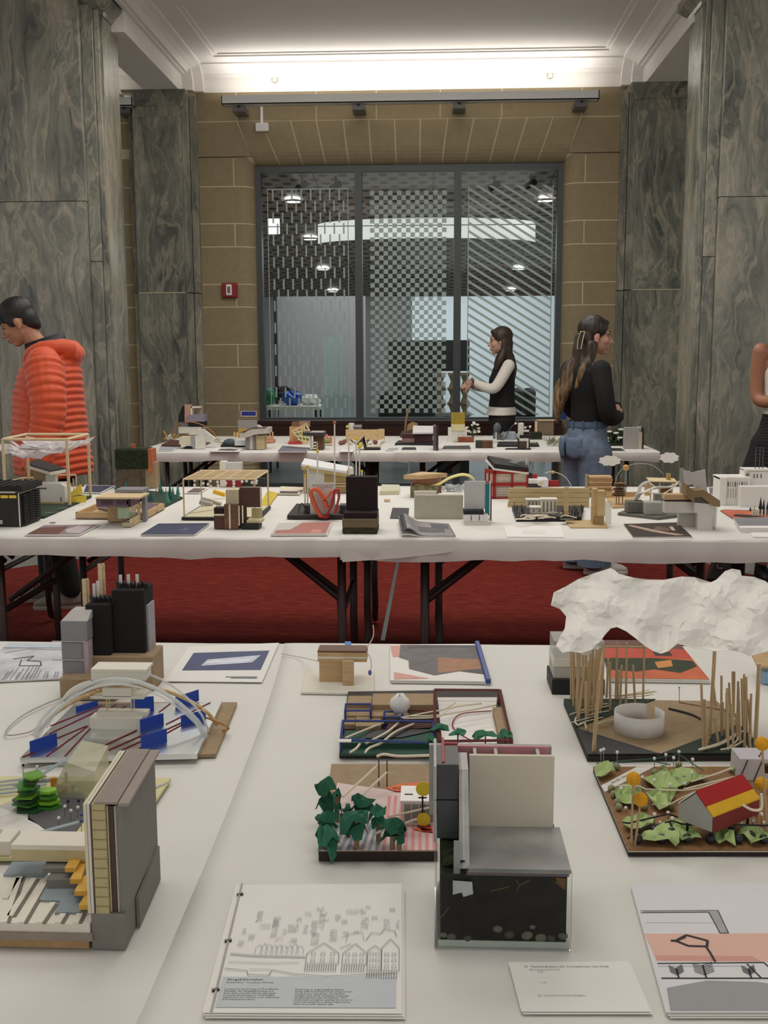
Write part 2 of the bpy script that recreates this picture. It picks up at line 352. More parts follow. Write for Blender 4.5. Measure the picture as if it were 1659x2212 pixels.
for x0_, x1_ in ((OXL-.3, OXL-.001), (OXR+.001, OXR+.3)): MB().box(x0_, x1_, 10.952, 11.06, ZO-.2, ZO+.2).build('stone_corner', STONE, wall)
# -------- wall pillars (flat marble pilasters) with stepped sides
def slab(poly, z0, z1, par, mat=None): return MB().prism([V((x, y, z0)) for x, y in poly], (0, 0, z1-z0)).build('marble_slab', mat or MARB, par, bev=.002)
def wall_pillar(xa, xb, s, label):
    # s = +1: the stepped side faces +x
    t = thing('wall_pillar', label, 'pillar', ((xa+xb)/2, YW, 0), kind='structure')
    zj = A(350, 632, 10.55).z; zt = A(350, 250, 10.55).z; ztop = A(350, 197, 10.5).z
    n0, n1 = (xa, xb)
    for z0, z1 in ((0, zj-.004), (zj+.004, zt)):
        slab([(n0, 10.58), (n1, 10.58), (n1, 10.8), (n0, 10.8)], z0, z1, t)
        e = n1 if s > 0 else n0
        slab([(e, 10.66), (e+s*.062, 10.66), (e+s*.062, 10.8), (e, 10.8)], z0, z1 if z0 == 0 else ztop, t)
        slab([(e+s*.066, 10.72), (e+s*.13, 10.72), (e+s*.13, 10.8), (e+s*.066, 10.8)], z0, z1 if z0 == 0 else ztop, t)
        e2 = n0 if s > 0 else n1
        slab([(e2, 10.66), (e2-s*.06, 10.66), (e2-s*.06, 10.8), (e2, 10.8)], z0, z1 if z0 == 0 else ztop, t)
    MB().box(n0, n1, 10.575, 10.8, zj-.004, zj+.004).build('joint', MORTAR, t)
    b = MB(); zc = [(zt, .0), (zt+.1, .0), (zt+.1, .012), (zt+.14, .03), (zt+.2, .07), (zt+.22, .08), (ztop+.02, .08)]
    b.loft([[V((n0-o, 10.58-o, z)), V((n1+o, 10.58-o, z)), V((n1+o, 10.8, z)), V((n0-o, 10.8, z))] for z, o in zc]); b.build('capital', MARB, t)
    return t
XL0, XL1 = A(298, 600, 10.58).x, A(398, 600, 10.58).x; XR0, XR1 = A(1368, 600, 10.58).x, A(1475, 600, 10.58).x
wall_pillar(XL0, XL1, 1, 'green marble pilaster on the back wall behind the raised table model')
wall_pillar(XR0, XR1, -1, 'green marble pilaster on the back wall behind the woman in jeans')
# -------- free-standing marble pillars
def big_pillar(xs, s, label, zj):
    # xs: x of the side face that looks into the bay, s: direction from it to the pillar's middle
    t = thing('marble_pillar', label, 'pillar', (xs+s*.5, 8.7, 0), kind='structure'); zt = 3.92
    for z0, z1 in ((0, zj-.002), (zj+.002, zt+.6)):
        slab([(xs+s*.15, 8.35), (xs+s*.90, 8.35), (xs+s*.90, 8.6), (xs+s*.15, 8.6)], z0, z1, t)
        slab([(xs+s*.905, 8.39), (xs+s*.97, 8.39), (xs+s*.97, 8.6), (xs+s*.905, 8.6)], z0, z1, t)
    for z0, z1 in ((0, 2.16), (2.164, zt+.6)):
        slab([(xs+s*.06, 8.40), (xs+s*.148, 8.40), (xs+s*.148, 8.6), (xs+s*.06, 8.6)], z0, z1, t)
    slab([(xs+s*.02, 8.43), (xs+s*.058, 8.43), (xs+s*.058, 8.6), (xs+s*.02, 8.6)], 0, zt+.3, t)
    slab([(xs, 8.46), (xs+s*.3, 8.46), (xs+s*.3, 8.86), (xs, 8.86)], 0, zt, t)
    slab([(xs+s*.1, 8.6), (xs+s*.97, 8.6), (xs+s*.97, 9.1), (xs+s*.1, 9.1)], 0, zt+.3, t)
    b = MB(); b.loft([[V((xs-s*o, 8.46-o, z)), V((xs+s*.3, 8.46-o, z)), V((xs+s*.3, 8.86+o, z)), V((xs-s*o, 8.86+o, z))] for z, o in ((zt, 0), (zt+.075, 0), (zt+.075, .01), (zt+.1, .02), (zt+.16, .085), (zt+.25, .085))])
    b.build('capital', MARB, t); return t
big_pillar(-2.52, -1, 'broad green marble pillar behind the person in the orange jacket', A(120, 435, 8.35).z)
big_pillar(2.0, 1, 'broad green marble pillar behind the person in the striped skirt', A(1580, 425, 8.35).z)
# -------- ceiling, beams and cornices
ZC = 4.235; ZS = 3.945
struct(MB().box(-9, 9, 8.9, 11.0, ZC, ZC+.1).build('ceiling', PLASTER), 'white plaster ceiling above the window wall', 'ceiling')
struct(MB().box(-9, 9, -3.5, 8.4, 4.62, 4.7).build('ceiling_hall', PLASTER), 'white plaster ceiling over the tables', 'ceiling')
struct(MB().box(-9, 9, 8.4, 8.9, 4.2, 4.7).build('beam', PLASTER), 'white plaster cross beam between the marble pillars', 'beam')
CORN = [(.0, -.13), (.035, -.13), (.035, -.115), (.07, -.115), (.07, -.1), (.1, -.075), (.15, -.055), (.2, -.045), (.2, -.03), (.36, -.025), (.36, -.012), (.40, -.012), (.40, 0)]
cz0 = ZC
bx0, bx1 = A(310, 190, 10.5).x, A(385, 190, 10.5).x; rx0 = A(1396, 181, 10.5).x; rx1 = rx0+(bx1-bx0)
for (a, b, nm) in ((bx0, bx1, 'the orange jacket'), (rx0, rx1, 'the woman in jeans')):
    struct(MB().box(a, b, 8.7, YW+.1, ZS, ZC).build('beam', PLASTER), 'white plaster ceiling beam on the side of '+nm, 'beam')
struct(MB().box(-9, 9, YW-.005, 11.0, ZTOP, ZC).build('wall_frieze', PLASTER), 'white plaster frieze above the stone wall', 'wall')
def cornice(path, name):
    # path: outline of the bay, clockwise seen from above; profile offset inwards
    pass
def cornice_run(p0, p1, inw, n):
    a, b, i = V(p0), V(p1), V(inw); d = (b-a).normalized(); rings = []
    for (o, z) in CORN:
        rings.append([a+i*o+d*o+V((0, 0, ZC+z)), b+i*o-d*o+V((0, 0, ZC+z))])
    vs = []; fs = []
    for r in rings: vs += r
    for k in range(len(rings)-1): fs.append((2*k, 2*k+1, 2*k+3, 2*k+2))
    return struct(MB().add(vs, fs).build('trim_%d' % n, PLASTER, fix=False), 'white plaster cornice moulding, run %s' % ('above the window', 'along the beam near the orange jacket', 'along the beam near the woman in jeans', 'in the neighbouring bay')[n-1], 'cornice')
YC = YW-.006
cornice_run((bx1, YC, 0), (rx0, YC, 0), (0, -1, 0), 1); cornice_run((bx1, 8.3, 0), (bx1, YC, 0), (1, 0, 0), 2); cornice_run((rx0, YC, 0), (rx0, 8.3, 0), (-1, 0, 0), 3)
cornice_run((-9, YC, 0), (bx0, YC, 0), (0, -1, 0), 4)
for s, x in ((1, bx1), (-1, rx0)):                     # stepped plaster brackets over the pilaster sides
    for k, (w0, w1, d) in enumerate(((0, .10, .12), (.10, .19, .06))):
        b = MB(); prof = [(YC, ZTOP), (YC-d, ZTOP), (YC-d, ZC-.19), (YC-d-.04, ZC-.12), (YC-d-.12, ZC-.06), (YC-d-.2, ZC-.03), (YC-d-.2, ZC-.005), (YC, ZC-.005)]
        b.prism([V((x+s*w0, y, z)) for y, z in prof], (s*(w1-w0), 0, 0))
        struct(b.build('trim_%d' % (5+k+(2 if s < 0 else 0)), PLASTER), 'stepped plaster bracket at the corner over the %s pilaster strip, %s' % ('first' if k == 0 else 'second', 'orange jacket side' if s > 0 else 'jeans side'), 'moulding')
for px, py in ((594, 173), (1188, 164)):
    p = A(px, py, YC); b = MB()
    for r0, r1, dy in ((.042, .032, .012), (.024, .0, .016)):
        n = 20; b.add([V((p.x+r*cos(2*pi*i/n), p.y-d, p.z+r*sin(2*pi*i/n))) for r, d in ((r0, 0), (r0, dy), (r1, dy), (r1, 0)) for i in range(n)], [(k*n+i, k*n+(i+1) % n, (k+1)*n+(i+1) % n, (k+1)*n+i) for k in range(3) for i in range(n)])
    tag(b.build('ceiling_rosette', M('cfcbc4', .7), loc=p), 'small round plaster rosette on the frieze above the %s window pane' % ('dash-patterned' if px < 800 else 'diagonal-striped'), 'rosette')
# -------- long wall light, brackets, conduit
def light_bar(x0, x1, label, brs):
    c = A((x0+x1)/2, 215, 10.55); xa, xb = A(x0, 215, 10.55).x, A(x1, 207, 10.55).x
    t = thing('wall_light_bar', label, 'light', (c.x, 10.6, c.z)); zb = 3.80
    b = MB(); b.box(xa, xb, 10.50, 10.62, zb, zb+.008).box(xa, xb, 10.50, 10.508, zb, zb+.08).box(xa, xb, 10.612, 10.62, zb, zb+.08).box(xa, xa+.008, 10.5, 10.62, zb, zb+.08).box(xb-.008, xb, 10.5, 10.62, zb, zb+.08)
    b.build('housing', M('c9c9c8', .4, .02), t)
    MB().box(xa+.02, xb-.02, 10.545, 10.575, zb+.03, zb+.06).build('lamp_tube', M('fff6e6', .5, 0, emit=6), t)
    for px in brs:
        x = A(px, 230, 10.6).x; q = MB(); q.box(x-.06, x+.06, 10.56, 10.8, zb-.055, zb-.005)
        br = q.build('bracket', M('6d6c6a', .4, .03, metal=.3), t); MB().box(x-.012, x+.012, 10.55, 10.58, zb-.02, zb+.005).build('bolt', BLACK, br)
light_bar(480, 1293, 'long grey wall light bar above the window', (517, 775, 992, 1255))
light_bar(-120, 288, 'grey wall light bar in the neighbouring bay behind the marble pillar', (270, -20))
p = A(565, 274, YW); t = thing('junction_box', 'white junction box with a thin conduit below the long light bar', 'electrical box', (p.x, YW, p.z))
B('box', fy(552, 579, 265, 283, YW-.05, .05), WHITEPLASTIC, t, bev=.004); B('conduit', fy(562.5, 567.5, 225, 265, YW-.02, .02), WHITEPLASTIC, t)
p = A(495, 626, YW); t = thing('fire_alarm', 'red fire alarm strobe mounted on the tan stone blocks', 'fire alarm', (p.x, YW, p.z))
B('backplate', fy(479, 512, 611, 643, YW-.05, .05), M('8c1a1f', .4, .02), t, bev=.008); B('strobe', fy(488, 500, 614, 638, YW-.075, .03), M('e8e2dc', .2, .02), t, bev=.005)
B('bulb', fy(491, 497, 619, 633, YW-.079, .01), M('6b6660', .3, .1), t, bev=.002)

# ================================================================ window with patterned glass
win = thing('window_1', 'tall three-bay dark framed window with frosted patterned glass', 'window', ((OXL+OXR)/2, 11.0, 0), kind='structure')
YG = 11.0; ZF0 = .08
zt = ZO; fw = .055
B('frame_post', (OXL-.02, OXL+fw, YG-.05, YG+.05, 0, zt+.02), FRAME, win); B('frame_post', (OXR-fw, OXR+.02, YG-.05, YG+.05, 0, zt+.02), FRAME, win)
B('frame_head', (OXL+fw, OXR-fw, YG-.05, YG+.05, zt-.06, zt+.02), FRAME, win); B('frame_foot', (OXL+fw, OXR-fw, YG-.045, YG+.05, 0, .12), FRAME, win)
mx = [A(775, 600, YG-.05).x, A(988, 600, YG-.05).x]
for x in mx: B('mullion', (x-.036, x+.036, YG-.06, YG+.05, 0, zt-.06), FRAME, win)
B('transom', (OXL, OXR, YG-.04, YG+.04, .5, .80), FRAME, win)
zl = A(880, 487, YG).z
xs = [OXL+fw]+mx+[OXR-fw]
PALE = sheer('b3c4c0', .72, 'frosted_film'); PALE2 = sheer('c4d6d2', .62, 'frosted_film_thin')
for i in range(3):
    a, b = xs[i]+(.036 if i else 0), xs[i+1]-(.036 if i < 2 else 0)
    for z0, z1 in ((.12, .5), (.80, zl-.004), (zl+.004, zt-.06)):
        B('pane', (a, b, YG-.004, YG+.004, z0, z1), GLASS, win)
    B('glazing_joint', (a, b, YG-.006, YG+.006, zl-.004, zl+.004), M('6e7474', .4), win)
yf = YG-.009
def film(name, quads, mat=PALE):
    b = MB()
    for q in quads: b.box(q[0], q[1], yf, yf+.002, q[2], q[3])
    o = b.build(name, mat, win, fix=False); o['kind'] = 'stuff'; return o
# dashes
xa, xb_ = A(590, 600, YG).x, A(752, 600, YG).x; za, zb_ = A(670, 905, YG).z, A(670, 410, YG).z
q = [(xa-.045, xa-.036, za, zb_), (xb_+.0, xb_+.009, za, zb_), (xa-.045, xb_+.009, zb_, zb_+.012)]
nr = 21; hh = (zb_-za)/nr
for r in range(nr):
    z1 = zb_-r*hh
    for k in range(8):
        x = xa+(k+(.5 if r % 2 else .05))*(xb_-xa)/8
        if x < xb_-.03: q.append((x, x+.017, z1-hh*.97, z1))
film('frosted_dashes', q)
# checkerboard
xa, xb_ = A(800, 600, YG).x, A(964, 600, YG).x; zb_ = A(880, 412, YG).z; n = 17; cw = (xb_-xa)/n; q = []
rows = int((zb_-.82)/cw)
for r in range(rows):
    for k in range(n):
        if (r+k) % 2 == 0: q.append((xa+k*cw, xa+(k+1)*cw, zb_-(r+1)*cw, zb_-r*cw))
film('frosted_checks', q)
# diagonal stripes
xa, xb_ = A(1012, 600, YG).x, A(1190, 600, YG).x; zb_ = A(1100, 400, YG).z; b = MB(); wz = xb_-xa; sl = .62
step = .082; z = .82+.02
while z < zb_+wz*sl:
    pts = []
    zl0 = z; zr0 = z-wz*sl; th = .028
    # clip the stripe to the film rectangle
    def xat(zz, zs): return xa+(zs-zz)/sl
    poly = [(xa, zl0), (xb_, zr0), (xb_, zr0+th), (xa, zl0+th)]
    def clip(pl, zc, keep):
        out = []
        for i in range(len(pl)):
            p, q_ = pl[i], pl[(i+1) % len(pl)]; ip, iq = (p[1] >= zc) == keep, (q_[1] >= zc) == keep
            if ip: out.append(p)
            if ip != iq: t_ = (zc-p[1])/(q_[1]-p[1]); out.append((p[0]+(q_[0]-p[0])*t_, zc))
        return out
    poly = clip(clip(poly, .82, True) or [], zb_, False) if poly else []
    if len(poly) > 2: b.prism([V((x, yf, zz)) for x, zz in poly], (0, .002, 0))
    z += step
b.box(xa-.01, xa, yf, yf+.002, .82, zb_).box(xb_, xb_+.01, yf, yf+.002, .82, zb_)
o = b.build('frosted_stripes', PALE, win); o['kind'] = 'stuff'
# sill and dark bench front
b = MB(); zs = A(880, 908, 10.72).z
struct(B('window_sill', (OXL, OXR, 10.74, YG-.05, zs-.03, zs), M('5f5c58', .12, .1, 6)), 'polished grey stone sill below the patterned window', 'sill')
t = thing('radiator_cover', 'long dark brown wooden ledge panel under the window sill', 'panel', ((OXL+OXR)/2, 10.72, .5))
B('front_board', (OXL-.0, OXR+.0, 10.70, 10.74, .52, zs-.002), DWOOD, t); B('top_rail', (OXL, OXR, 10.685, 10.70, zs-.04, zs-.002), DWOOD, t); B('bottom_rail', (OXL, OXR, 10.685, 10.70, .52, .56), DWOOD, t)
# window of the neighbouring bay (only its frame edge shows)
t = thing('window_2', 'dark framed window edge beside the orange jacket', 'window', (LBX, 11, 0), kind='structure')
B('frame_post', (LBX-.07, LBX+.02, 10.93, 11.05, 0, ZO), FRAME, t); B('frame_head', (-9, LBX, 10.95, 11.05, ZO-.07, ZO), FRAME, t); B('pane', (-9, LBX-.07, 10.995, 11.003, 0, ZO-.07), GLASS, t)
# -------- adjoining room
ARW = M('bcb9bb', .8, .02, 2); YB2 = 19.0
def zat(py, Y): return A(880, py, Y).z
zw = zat(640, YB2)
struct(B('floor_adjoining', (-9, 9, 11.06, YB2+.2, -.1, 0), M('6b6c6c', .3, .05)), 'dark floor of the room behind the glass', 'floor')
struct(B('wall_adjoining', (-9, 9, YB2, YB2+.1, 0, zw+.6), ARW), 'pale far wall of the room behind the glass', 'wall')
PERF = perforated(); z0 = 3.36
b = MB(); b.hexa([V((-9, 11.06, z0)), V((9, 11.06, z0)), V((9, YB2, zw)), V((-9, YB2, zw)), V((-9, 11.06, z0+.1)), V((9, 11.06, z0+.1)), V((9, YB2, zw+.1)), V((-9, YB2, zw+.1))])
struct(b.build('ceiling_adjoining', PERF), 'sloping brown perforated timber ceiling behind the glass', 'ceiling')
def zceil(Y): return lerp(z0, zw, (Y-11.06)/(YB2-11.06))
def onceil(px, py):
    d = ray(px, py); lo, hi = 11.1, YB2
    for _ in range(40):
        m_ = (lo+hi)/2; p = CAM+d*(m_/d.y)
        if p.z < zceil(m_): lo = m_
        else: hi = m_
    # ray rises more slowly than the ceiling drops: first crossing
    return CAM+d*(lo/d.y)
DL = M('ffffff', .5, 0, emit=9)
names = ['nearest the window head over the dashes', 'second over the dashes', 'third over the dashes', 'fourth over the dashes, by the white wall', 'nearest the window head over the stripes', 'second over the stripes', 'third over the stripes, by the white wall']
for (px, py), nm in zip(((633, 430), (670, 512), (698, 578), (719, 626), (1178, 428), (1120, 577), (1102, 624)), names):
    p = onceil(px, py); t = thing('downlight', 'round recessed downlight behind the glass, '+nm, 'downlight', p, group='downlights behind the glass')
    n = 18; r = .085
    MB().prism([V((p.x+r*cos(2*pi*i/n), p.y+r*sin(2*pi*i/n), p.z-.03)) for i in range(n)], (0, 0, .015)).build('diffuser', DL, t)
    MB().tube([V((p.x+r*1.1*cos(2*pi*i/n), p.y+r*1.1*sin(2*pi*i/n), p.z-.025)) for i in range(n+1)], .012, 5).build('trim_ring', LGREY, t)
for k, (px, py) in enumerate(((652, 378), (725, 378), (1068, 378), (1147, 374))):
    p = onceil(px, py+2); t = thing('spotlight', 'small dark track spotlight on the timber ceiling, %s from the dash-patterned pane side' % ('first', 'second', 'third', 'fourth')[k], 'spotlight', p, group='track spotlights behind the glass')
    MB().rod(p, p-V((0, 0, .08)), .012).build('stem', CHAR, t); MB().rod(p+V((-.05, 0, -.13)), p+V((.05, .03, -.07)), .035, 10).build('head', CHAR, t)
# curved luminous soffit
b = MB(); yc = 14.2; pts = []
c0 = A(930, 492, 15.2); zt0, zb0 = A(930, 470, 12.5).z, A(930, 513, 12.5).z
cx_ = A(920, 490, 12.5).x; n = 40; rr = 1.3; ring = [(cx_+rr*cos(a)*1.0, 13.1-.6*sin(a)) for a in [pi*i/n for i in range(n+1)]]
vs = [V((x, y, z)) for z in (zb0, zt0) for x, y in ring]; vs += [V((x*1, y+.06, z)) for z in (zb0, zt0) for x, y in ring]; m_ = n+1
fs = []
for i in range(n): fs += [(i, i+1, m_+i+1, m_+i), (2*m_+i, 3*m_+i, 3*m_+i+1, 2*m_+i+1), (i, 2*m_+i, 2*m_+i+1, i+1), (m_+i, m_+i+1, 3*m_+i+1, 3*m_+i)]
fs += [(0, m_, 3*m_, 2*m_), (n, 2*m_+n, 3*m_+n, m_+n)]
tag(b.add(vs, fs).build('curved_ceiling_light', M('f1efe8', .6, .02, emit=.75), loc=(cx_, 12.8, zb0), smooth=True), 'wide curved white glowing band hanging behind the glass', 'light')
p = A(588, 488, 12.3)
tag(B('wall_lamp', fy(578, 603, 472, 505, 12.3, .05), M('f6f4ee', .6, 0, emit=1.2), loc=p), 'small square white glowing lamp behind the dash-patterned pane', 'lamp')
# furniture behind the glass
t = thing('partition_screen', 'pale grey movable partition standing behind the dash-patterned pane', 'screen', A(640, 900, 16).to_2d().to_3d())
B('panel', fy(600, 790, 640, 960, 16, .05), M('a8a3a6', .8, .02), t); B('edge_post', fy(593, 600, 640, 960, 15.98, .08), CHAR, t)
tag(B('television', fy(838, 1014, 735, 802, 15.5, .07), M('0b0c0e', .25, .02), loc=A(925, 806, 15.5)), 'large black television screen behind the checkerboard glass', 'television')
o = B('glowing_wall_sheet', fy(890, 1210, 640, 1020, 17.0, .05), M('d5dde2', .8, .01, emit=.3), loc=A(1100, 1000, 17.0)); tag(o, 'bluish white stretch of wall with its brightness added as glow behind the diagonal-striped pane', 'panel')  # bright far wall: its light is put into this sheet as emission
t = thing('television_cabinet', 'dark cabinet under the black television behind the glass', 'cabinet', A(920, 1000, 15.4))
B('body', fy(848, 950, 806, 985, 15.45, .4), M('17181a', .5, .05), t); B('top', fy(846, 952, 803, 808, 15.43, .44), CHAR, t)
t = thing('room_divider', 'tan sculpted hourglass-pattern divider seen behind the mullion', 'divider', A(978, 900, 13))
for i in range(3):
    for j in range(3):
        x = A(952+i*26, 850, 13).x; zz = A(970, 888-j*32, 13).z; b = MB(); h = .105; n = 10
        b.loft([[V((x+r*cos(2*pi*k/n), 13+r*sin(2*pi*k/n), zz+q_)) for k in range(n)] for r, q_ in ((.07, -h), (.045, -h*.5), (.025, 0), (.045, h*.5), (.07, h))]); b.build('hourglass', M('a8937c', .6, .1), t, smooth=True)
B('foot_rail', fy(940, 1018, 892, 899, 12.95, .2), LGREY, t); q = fy(944, 1014, 899, 960, 12.97, .15); B('plinth', (*q[:4], 0, q[5]), CHAR, t)
def fchair(px, py, Y, c, label, grp, s=1.0):
    p = A(px, py, Y); k = thing('shell_chair', label, 'chair', (p.x, Y, 0), group=grp); m_ = c
    zt_ = p.z; w_ = .24*s
    def back(u, v_):
        a = (u-.5)*1.5; return V((p.x+w_*sin(a)*1.15, Y-.05+.18*cos(a)-.1, zt_-.42+.42*v_-(.06*(abs(u-.5)*2)**3)*v_))
    MB().grid(back, 12, 6).build('backrest', m_, k, smooth=True, solid=.012)
    b = MB(); b.prism([V((p.x+w_*.95*cos(2*pi*i/16), Y-.12+.22*sin(2*pi*i/16), zt_-.44)) for i in range(16)], (0, 0, .02)); b.build('seat', m_, k)
    for sx in (-1, 1):
        for sy in (-1, 1): MB().rod((p.x+sx*.14, Y-.12+sy*.12, zt_-.43), (p.x+sx*.2, Y-.12+sy*.2, 0), .01).build('leg', M('c8c8c8', .2, 0, metal=.9), k)
fchair(729, 848, 12.4, sheer('cfdbe2', .55), 'translucent pale shell chair behind the dash-patterned pane', 'shell chairs behind the glass')
fchair(1116, 838, 14.2, M('22282b', .4), 'dark shell chair behind the waist of the woman in the vest', 'shell chairs behind the glass', .5)
fchair(1142, 838, 14.8, M('22282b', .4), 'dark shell chair nearest the stripe-patterned pane frame', 'shell chairs behind the glass', .5)
fchair(850, 842, 13.6, M('1a1d20', .4), 'black shell chair behind the checkerboard glass', 'shell chairs behind the glass')
t = thing('side_table', 'white topped table with clutter behind the dash-patterned pane', 'table', A(636, 900, 13).to_2d().to_3d())
q = fy(572, 690, 878, 886, 13, .7); B('table_top', q, M('dcdcd2', .5), t)
for x in (q[0]+.05, q[1]-.05):
    for y in (13.05, 13.65): MB().rod((x, y, 0), (x, y, q[4]), .016).build('leg', CHAR, t)
def lump(name, label, cat, px, py, Y, r, mat, sd):
    p = A(px, py, Y); g = random.Random(sd); b = MB(); b.ball(p, r, 14, 8)
    for i, v_ in enumerate(b.v): b.v[i] = v_+(v_-p)*g.uniform(-.22, .22)
    return tag(b.build(name, mat, loc=p), label, cat)
lump('crumpled_bag', 'crumpled blue plastic bag on the table behind the glass', 'bag', 632, 860, 13.3, (.13, .1, .09), M('1c4fa8', .25, .1), 1)
lump('crumpled_cloth', 'crumpled white cloth on the table behind the glass', 'cloth', 668, 864, 13.35, (.13, .08, .07), WHITE, 2)
lump('jacket_heap', 'dark heaped jacket at the back of the table behind the glass', 'jacket', 612, 850, 13.55, (.15, .1, .09), BLACK, 3)
lump('green_bag', 'small green bag at the end of the table behind the glass', 'bag', 583, 856, 13.2, (.07, .08, .1), M('1d7a4a', .4), 4)
t = thing('glass_panel', 'tall clear acrylic panel leaning behind the dash-patterned pane', 'panel', A(712, 880, 13.8))
q = fy(700, 738, 728, 872, 13.8, .015); B('stand', (*q[:4], 0, q[4]), LGREY, t); B('sheet', q, sheer('bcd3cc', .35), t)
for a in (700, 735): B('edge', fy(a, a+4, 728, 872, 13.79, .03), M('b9cfc8', .4), t)
tag(B('blue_tape_roll', fy(1210, 1224, 890, 906, 10.6, .06), M('123f8c', .4), loc=A(1217, 906, 10.6)), 'small blue box on the ledge beside the woman in jeans', 'box')
# ================================================================ folding tables and paper cloths
def folding_table(x0, x1, y0, y1, label, grp, xl=None, xr=None, rz=0):
    t = thing('folding_table', label, 'table', ((x0+x1)/2, (y0+y1)/2, 0), group=grp); h = TZ-.006
    B('table_top', (x0+.004, x1-.004, y0+.01, y1-.004, h-.035, h), M('a39f98', .6), t, bev=.004)
    for x, s in ((x0+.2 if xl is None else xl, 1), (x1-.2 if xr is None else xr, -1)):
        for y, sy in ((y0+.1, -1), (y1-.1, 1)):
            MB().tube([(x, y, h-.035), (x, y, .25), (x+.004, y, .12), (x, y+sy*.03, .05), (x, y+sy*.06, .031)], .017, 8).build('leg', STEEL, t, smooth=True)
        MB().rod((x, y0+.1, .42), (x, y1-.1, .42), .013).build('crossbar', STEEL, t)
        for dy in (-.05, .05): MB().rod((x, (y0+y1)/2+dy-.18, .45), (x+s*.34, (y0+y1)/2+dy*.4-.1, h-.04), .012).build('brace', STEEL, t)
    return t
def wob(x, y, k=1): return sin(x*5.1+y*3.7)*.5+sin(x*11.3-y*7.9+1.3)*.3+sin(x*23+y*17)*.2
def cloth(px_l, px_r, yf, yb, drop, label, grp, z=TZ, end_l=False, end_r=False, sd=0, tilt=0):
    # paper covering: front drape, top, short back drape
    x0, x1 = px_l, px_r; g = random.Random(sd); prof = []
    for i in range(9): prof.append((-.012-.006*sin(i/8*pi), -drop*(1-i/8), 1-i/8))
    for i in range(1, 6): a = pi/2*i/5; prof.append((-.012+.012*sin(a)*1.0-.0*cos(a), -.012+.012*sin(a), 0))
    nt = 12
    for i in range(1, nt+1): prof.append(((yb-yf)*i/nt, 0, 0))
    for i in range(1, 4): prof.append((yb-yf+.012, -.05*i, 0))
    nu = max(12, int((x1-x0)/.05)); n = len(prof); vs = []
    for i in range(nu+1):
        x = lerp(x0, x1, i/nu)
        for (dy, dz, w_) in prof:
            yy = yf+dy+tilt*(x-x0)
            k = wob(x*1.3+sd, 0); vs.append(V((x, yy+w_*.012*k-(.006*w_*sin(x*37+sd)), z+dz*(1+.14*k*(w_ > .4))+(.0006*wob(x*3, yy*3+sd) if dz == 0 else 0))))
    fs = [(i*n+j, (i+1)*n+j, (i+1)*n+j+1, i*n+j+1) for i in range(nu) for j in range(n-1)]
    o = MB().add(vs, fs).build('paper_tablecloth', PAPER, smooth=True, loc=((x0+x1)/2, (yf+yb)/2, z)); return tag(o, label, 'tablecloth', grp)
# foreground table
y1b = W(800, 1390).y
folding_table(-1.4, .43, .55, y1b, 'folding table carrying the models with the blue flags and the grey wall section', 'foreground folding tables'); folding_table(.43, 2.2, .55, y1b, 'folding table carrying the white cloud model and the red roofed house model', 'foreground folding tables')
cloth(-1.4, W(590, 1500).x+.2, .56, y1b, .09, 'white paper cloth under the blue flags model on the foreground table', 'paper cloths', TZ-.0025, sd=1)
# overlapping second sheet with an oblique edge
def seam(v): return W(*((lambda t: (lerp(270, 615, t**.8), lerp(2212, 1387, t)))(v)))
b = MB(); nu, nv = 30, 14; vs = []
for j in range(nv+1):
    a = seam(j/nv); e = V((2.2, 0, 0)); yy = lerp(.56, y1b+.004, j/nv)
    ax = lerp(seam(0).x-.06, a.x, 1) if j else seam(0).x-.05
    for i in range(nu+1):
        u = (i/nu)**1.3; x = lerp(ax, 2.2, u)
        fold = .0035*math.exp(-((yy-W(700, 1642).y)/.012)**2)
        vs.append(V((x, yy, TZ+.0008*wob(x*3, yy*4)-.002+fold*(.6+.4*sin(x*9)))))
for i in range(nu+1): p = vs[nv*(nu+1)+i]; vs.append(p+V((0, .008, -.01)))
for i in range(nu+1): p = vs[nv*(nu+1)+i]; vs.append(p+V((0, .01, -.09)))
nv2 = nv+2
o = b.add(vs, [(j*(nu+1)+i, j*(nu+1)+i+1, (j+1)*(nu+1)+i+1, (j+1)*(nu+1)+i) for j in range(nv2) for i in range(nu)]).build('paper_tablecloth', PAPER, smooth=True, loc=(.8, 1.5, TZ), solid=.0006)
tag(o, 'white paper cloth under the cloud model on the foreground table', 'tablecloth', 'paper cloths')
# middle tables
y2f = W(830, 1161).y; y2b = W(830, 1050).y; ym = (y2f+y2b)/2
XL = [-3.4, -1.9, -.18, 1.262, 3.3]
wh = ('beyond the orange jacket', 'with the timber frame model on it', 'with the white and teal tower on it', 'with the white plaster building on it')
LX = [(-3.2, -2.1), (A(30, 1250, 4.2).x, A(742, 1250, 4.15).x), (A(918, 1250, 4.15).x, A(1588, 1200, 4.15).x), (A(1675, 1200, 4.15).x, 3.0)]
for i in range(4):
    folding_table(XL[i], XL[i+1], y2f, ym, 'front row folding table %s' % wh[i], 'middle row tables', *LX[i])
    folding_table(XL[i], XL[i+1], ym, y2b, 'rear row folding table behind the one %s' % wh[i], 'middle row tables', *[x+(.06 if k == 0 else .05) for k, x in enumerate(LX[i])])
tl2 = (W(1659, 1166).y-W(0, 1157).y)/(W(1659, 1166).x-W(0, 1157).x)
cloth(-3.4, W(835, 1161).x, W(0, 1157).y+tl2*(-3.4-W(0, 1157).x), y2b+.0, .075, 'white paper cloth under the timber frame model on the middle table', 'paper cloths', TZ-.003, sd=4, tilt=tl2)
cloth(W(735, 1161).x, 3.3, W(735, 1161).y, y2b+.004, .085, 'white paper cloth under the plaster building on the middle table', 'paper cloths', TZ, sd=9, tilt=tl2)
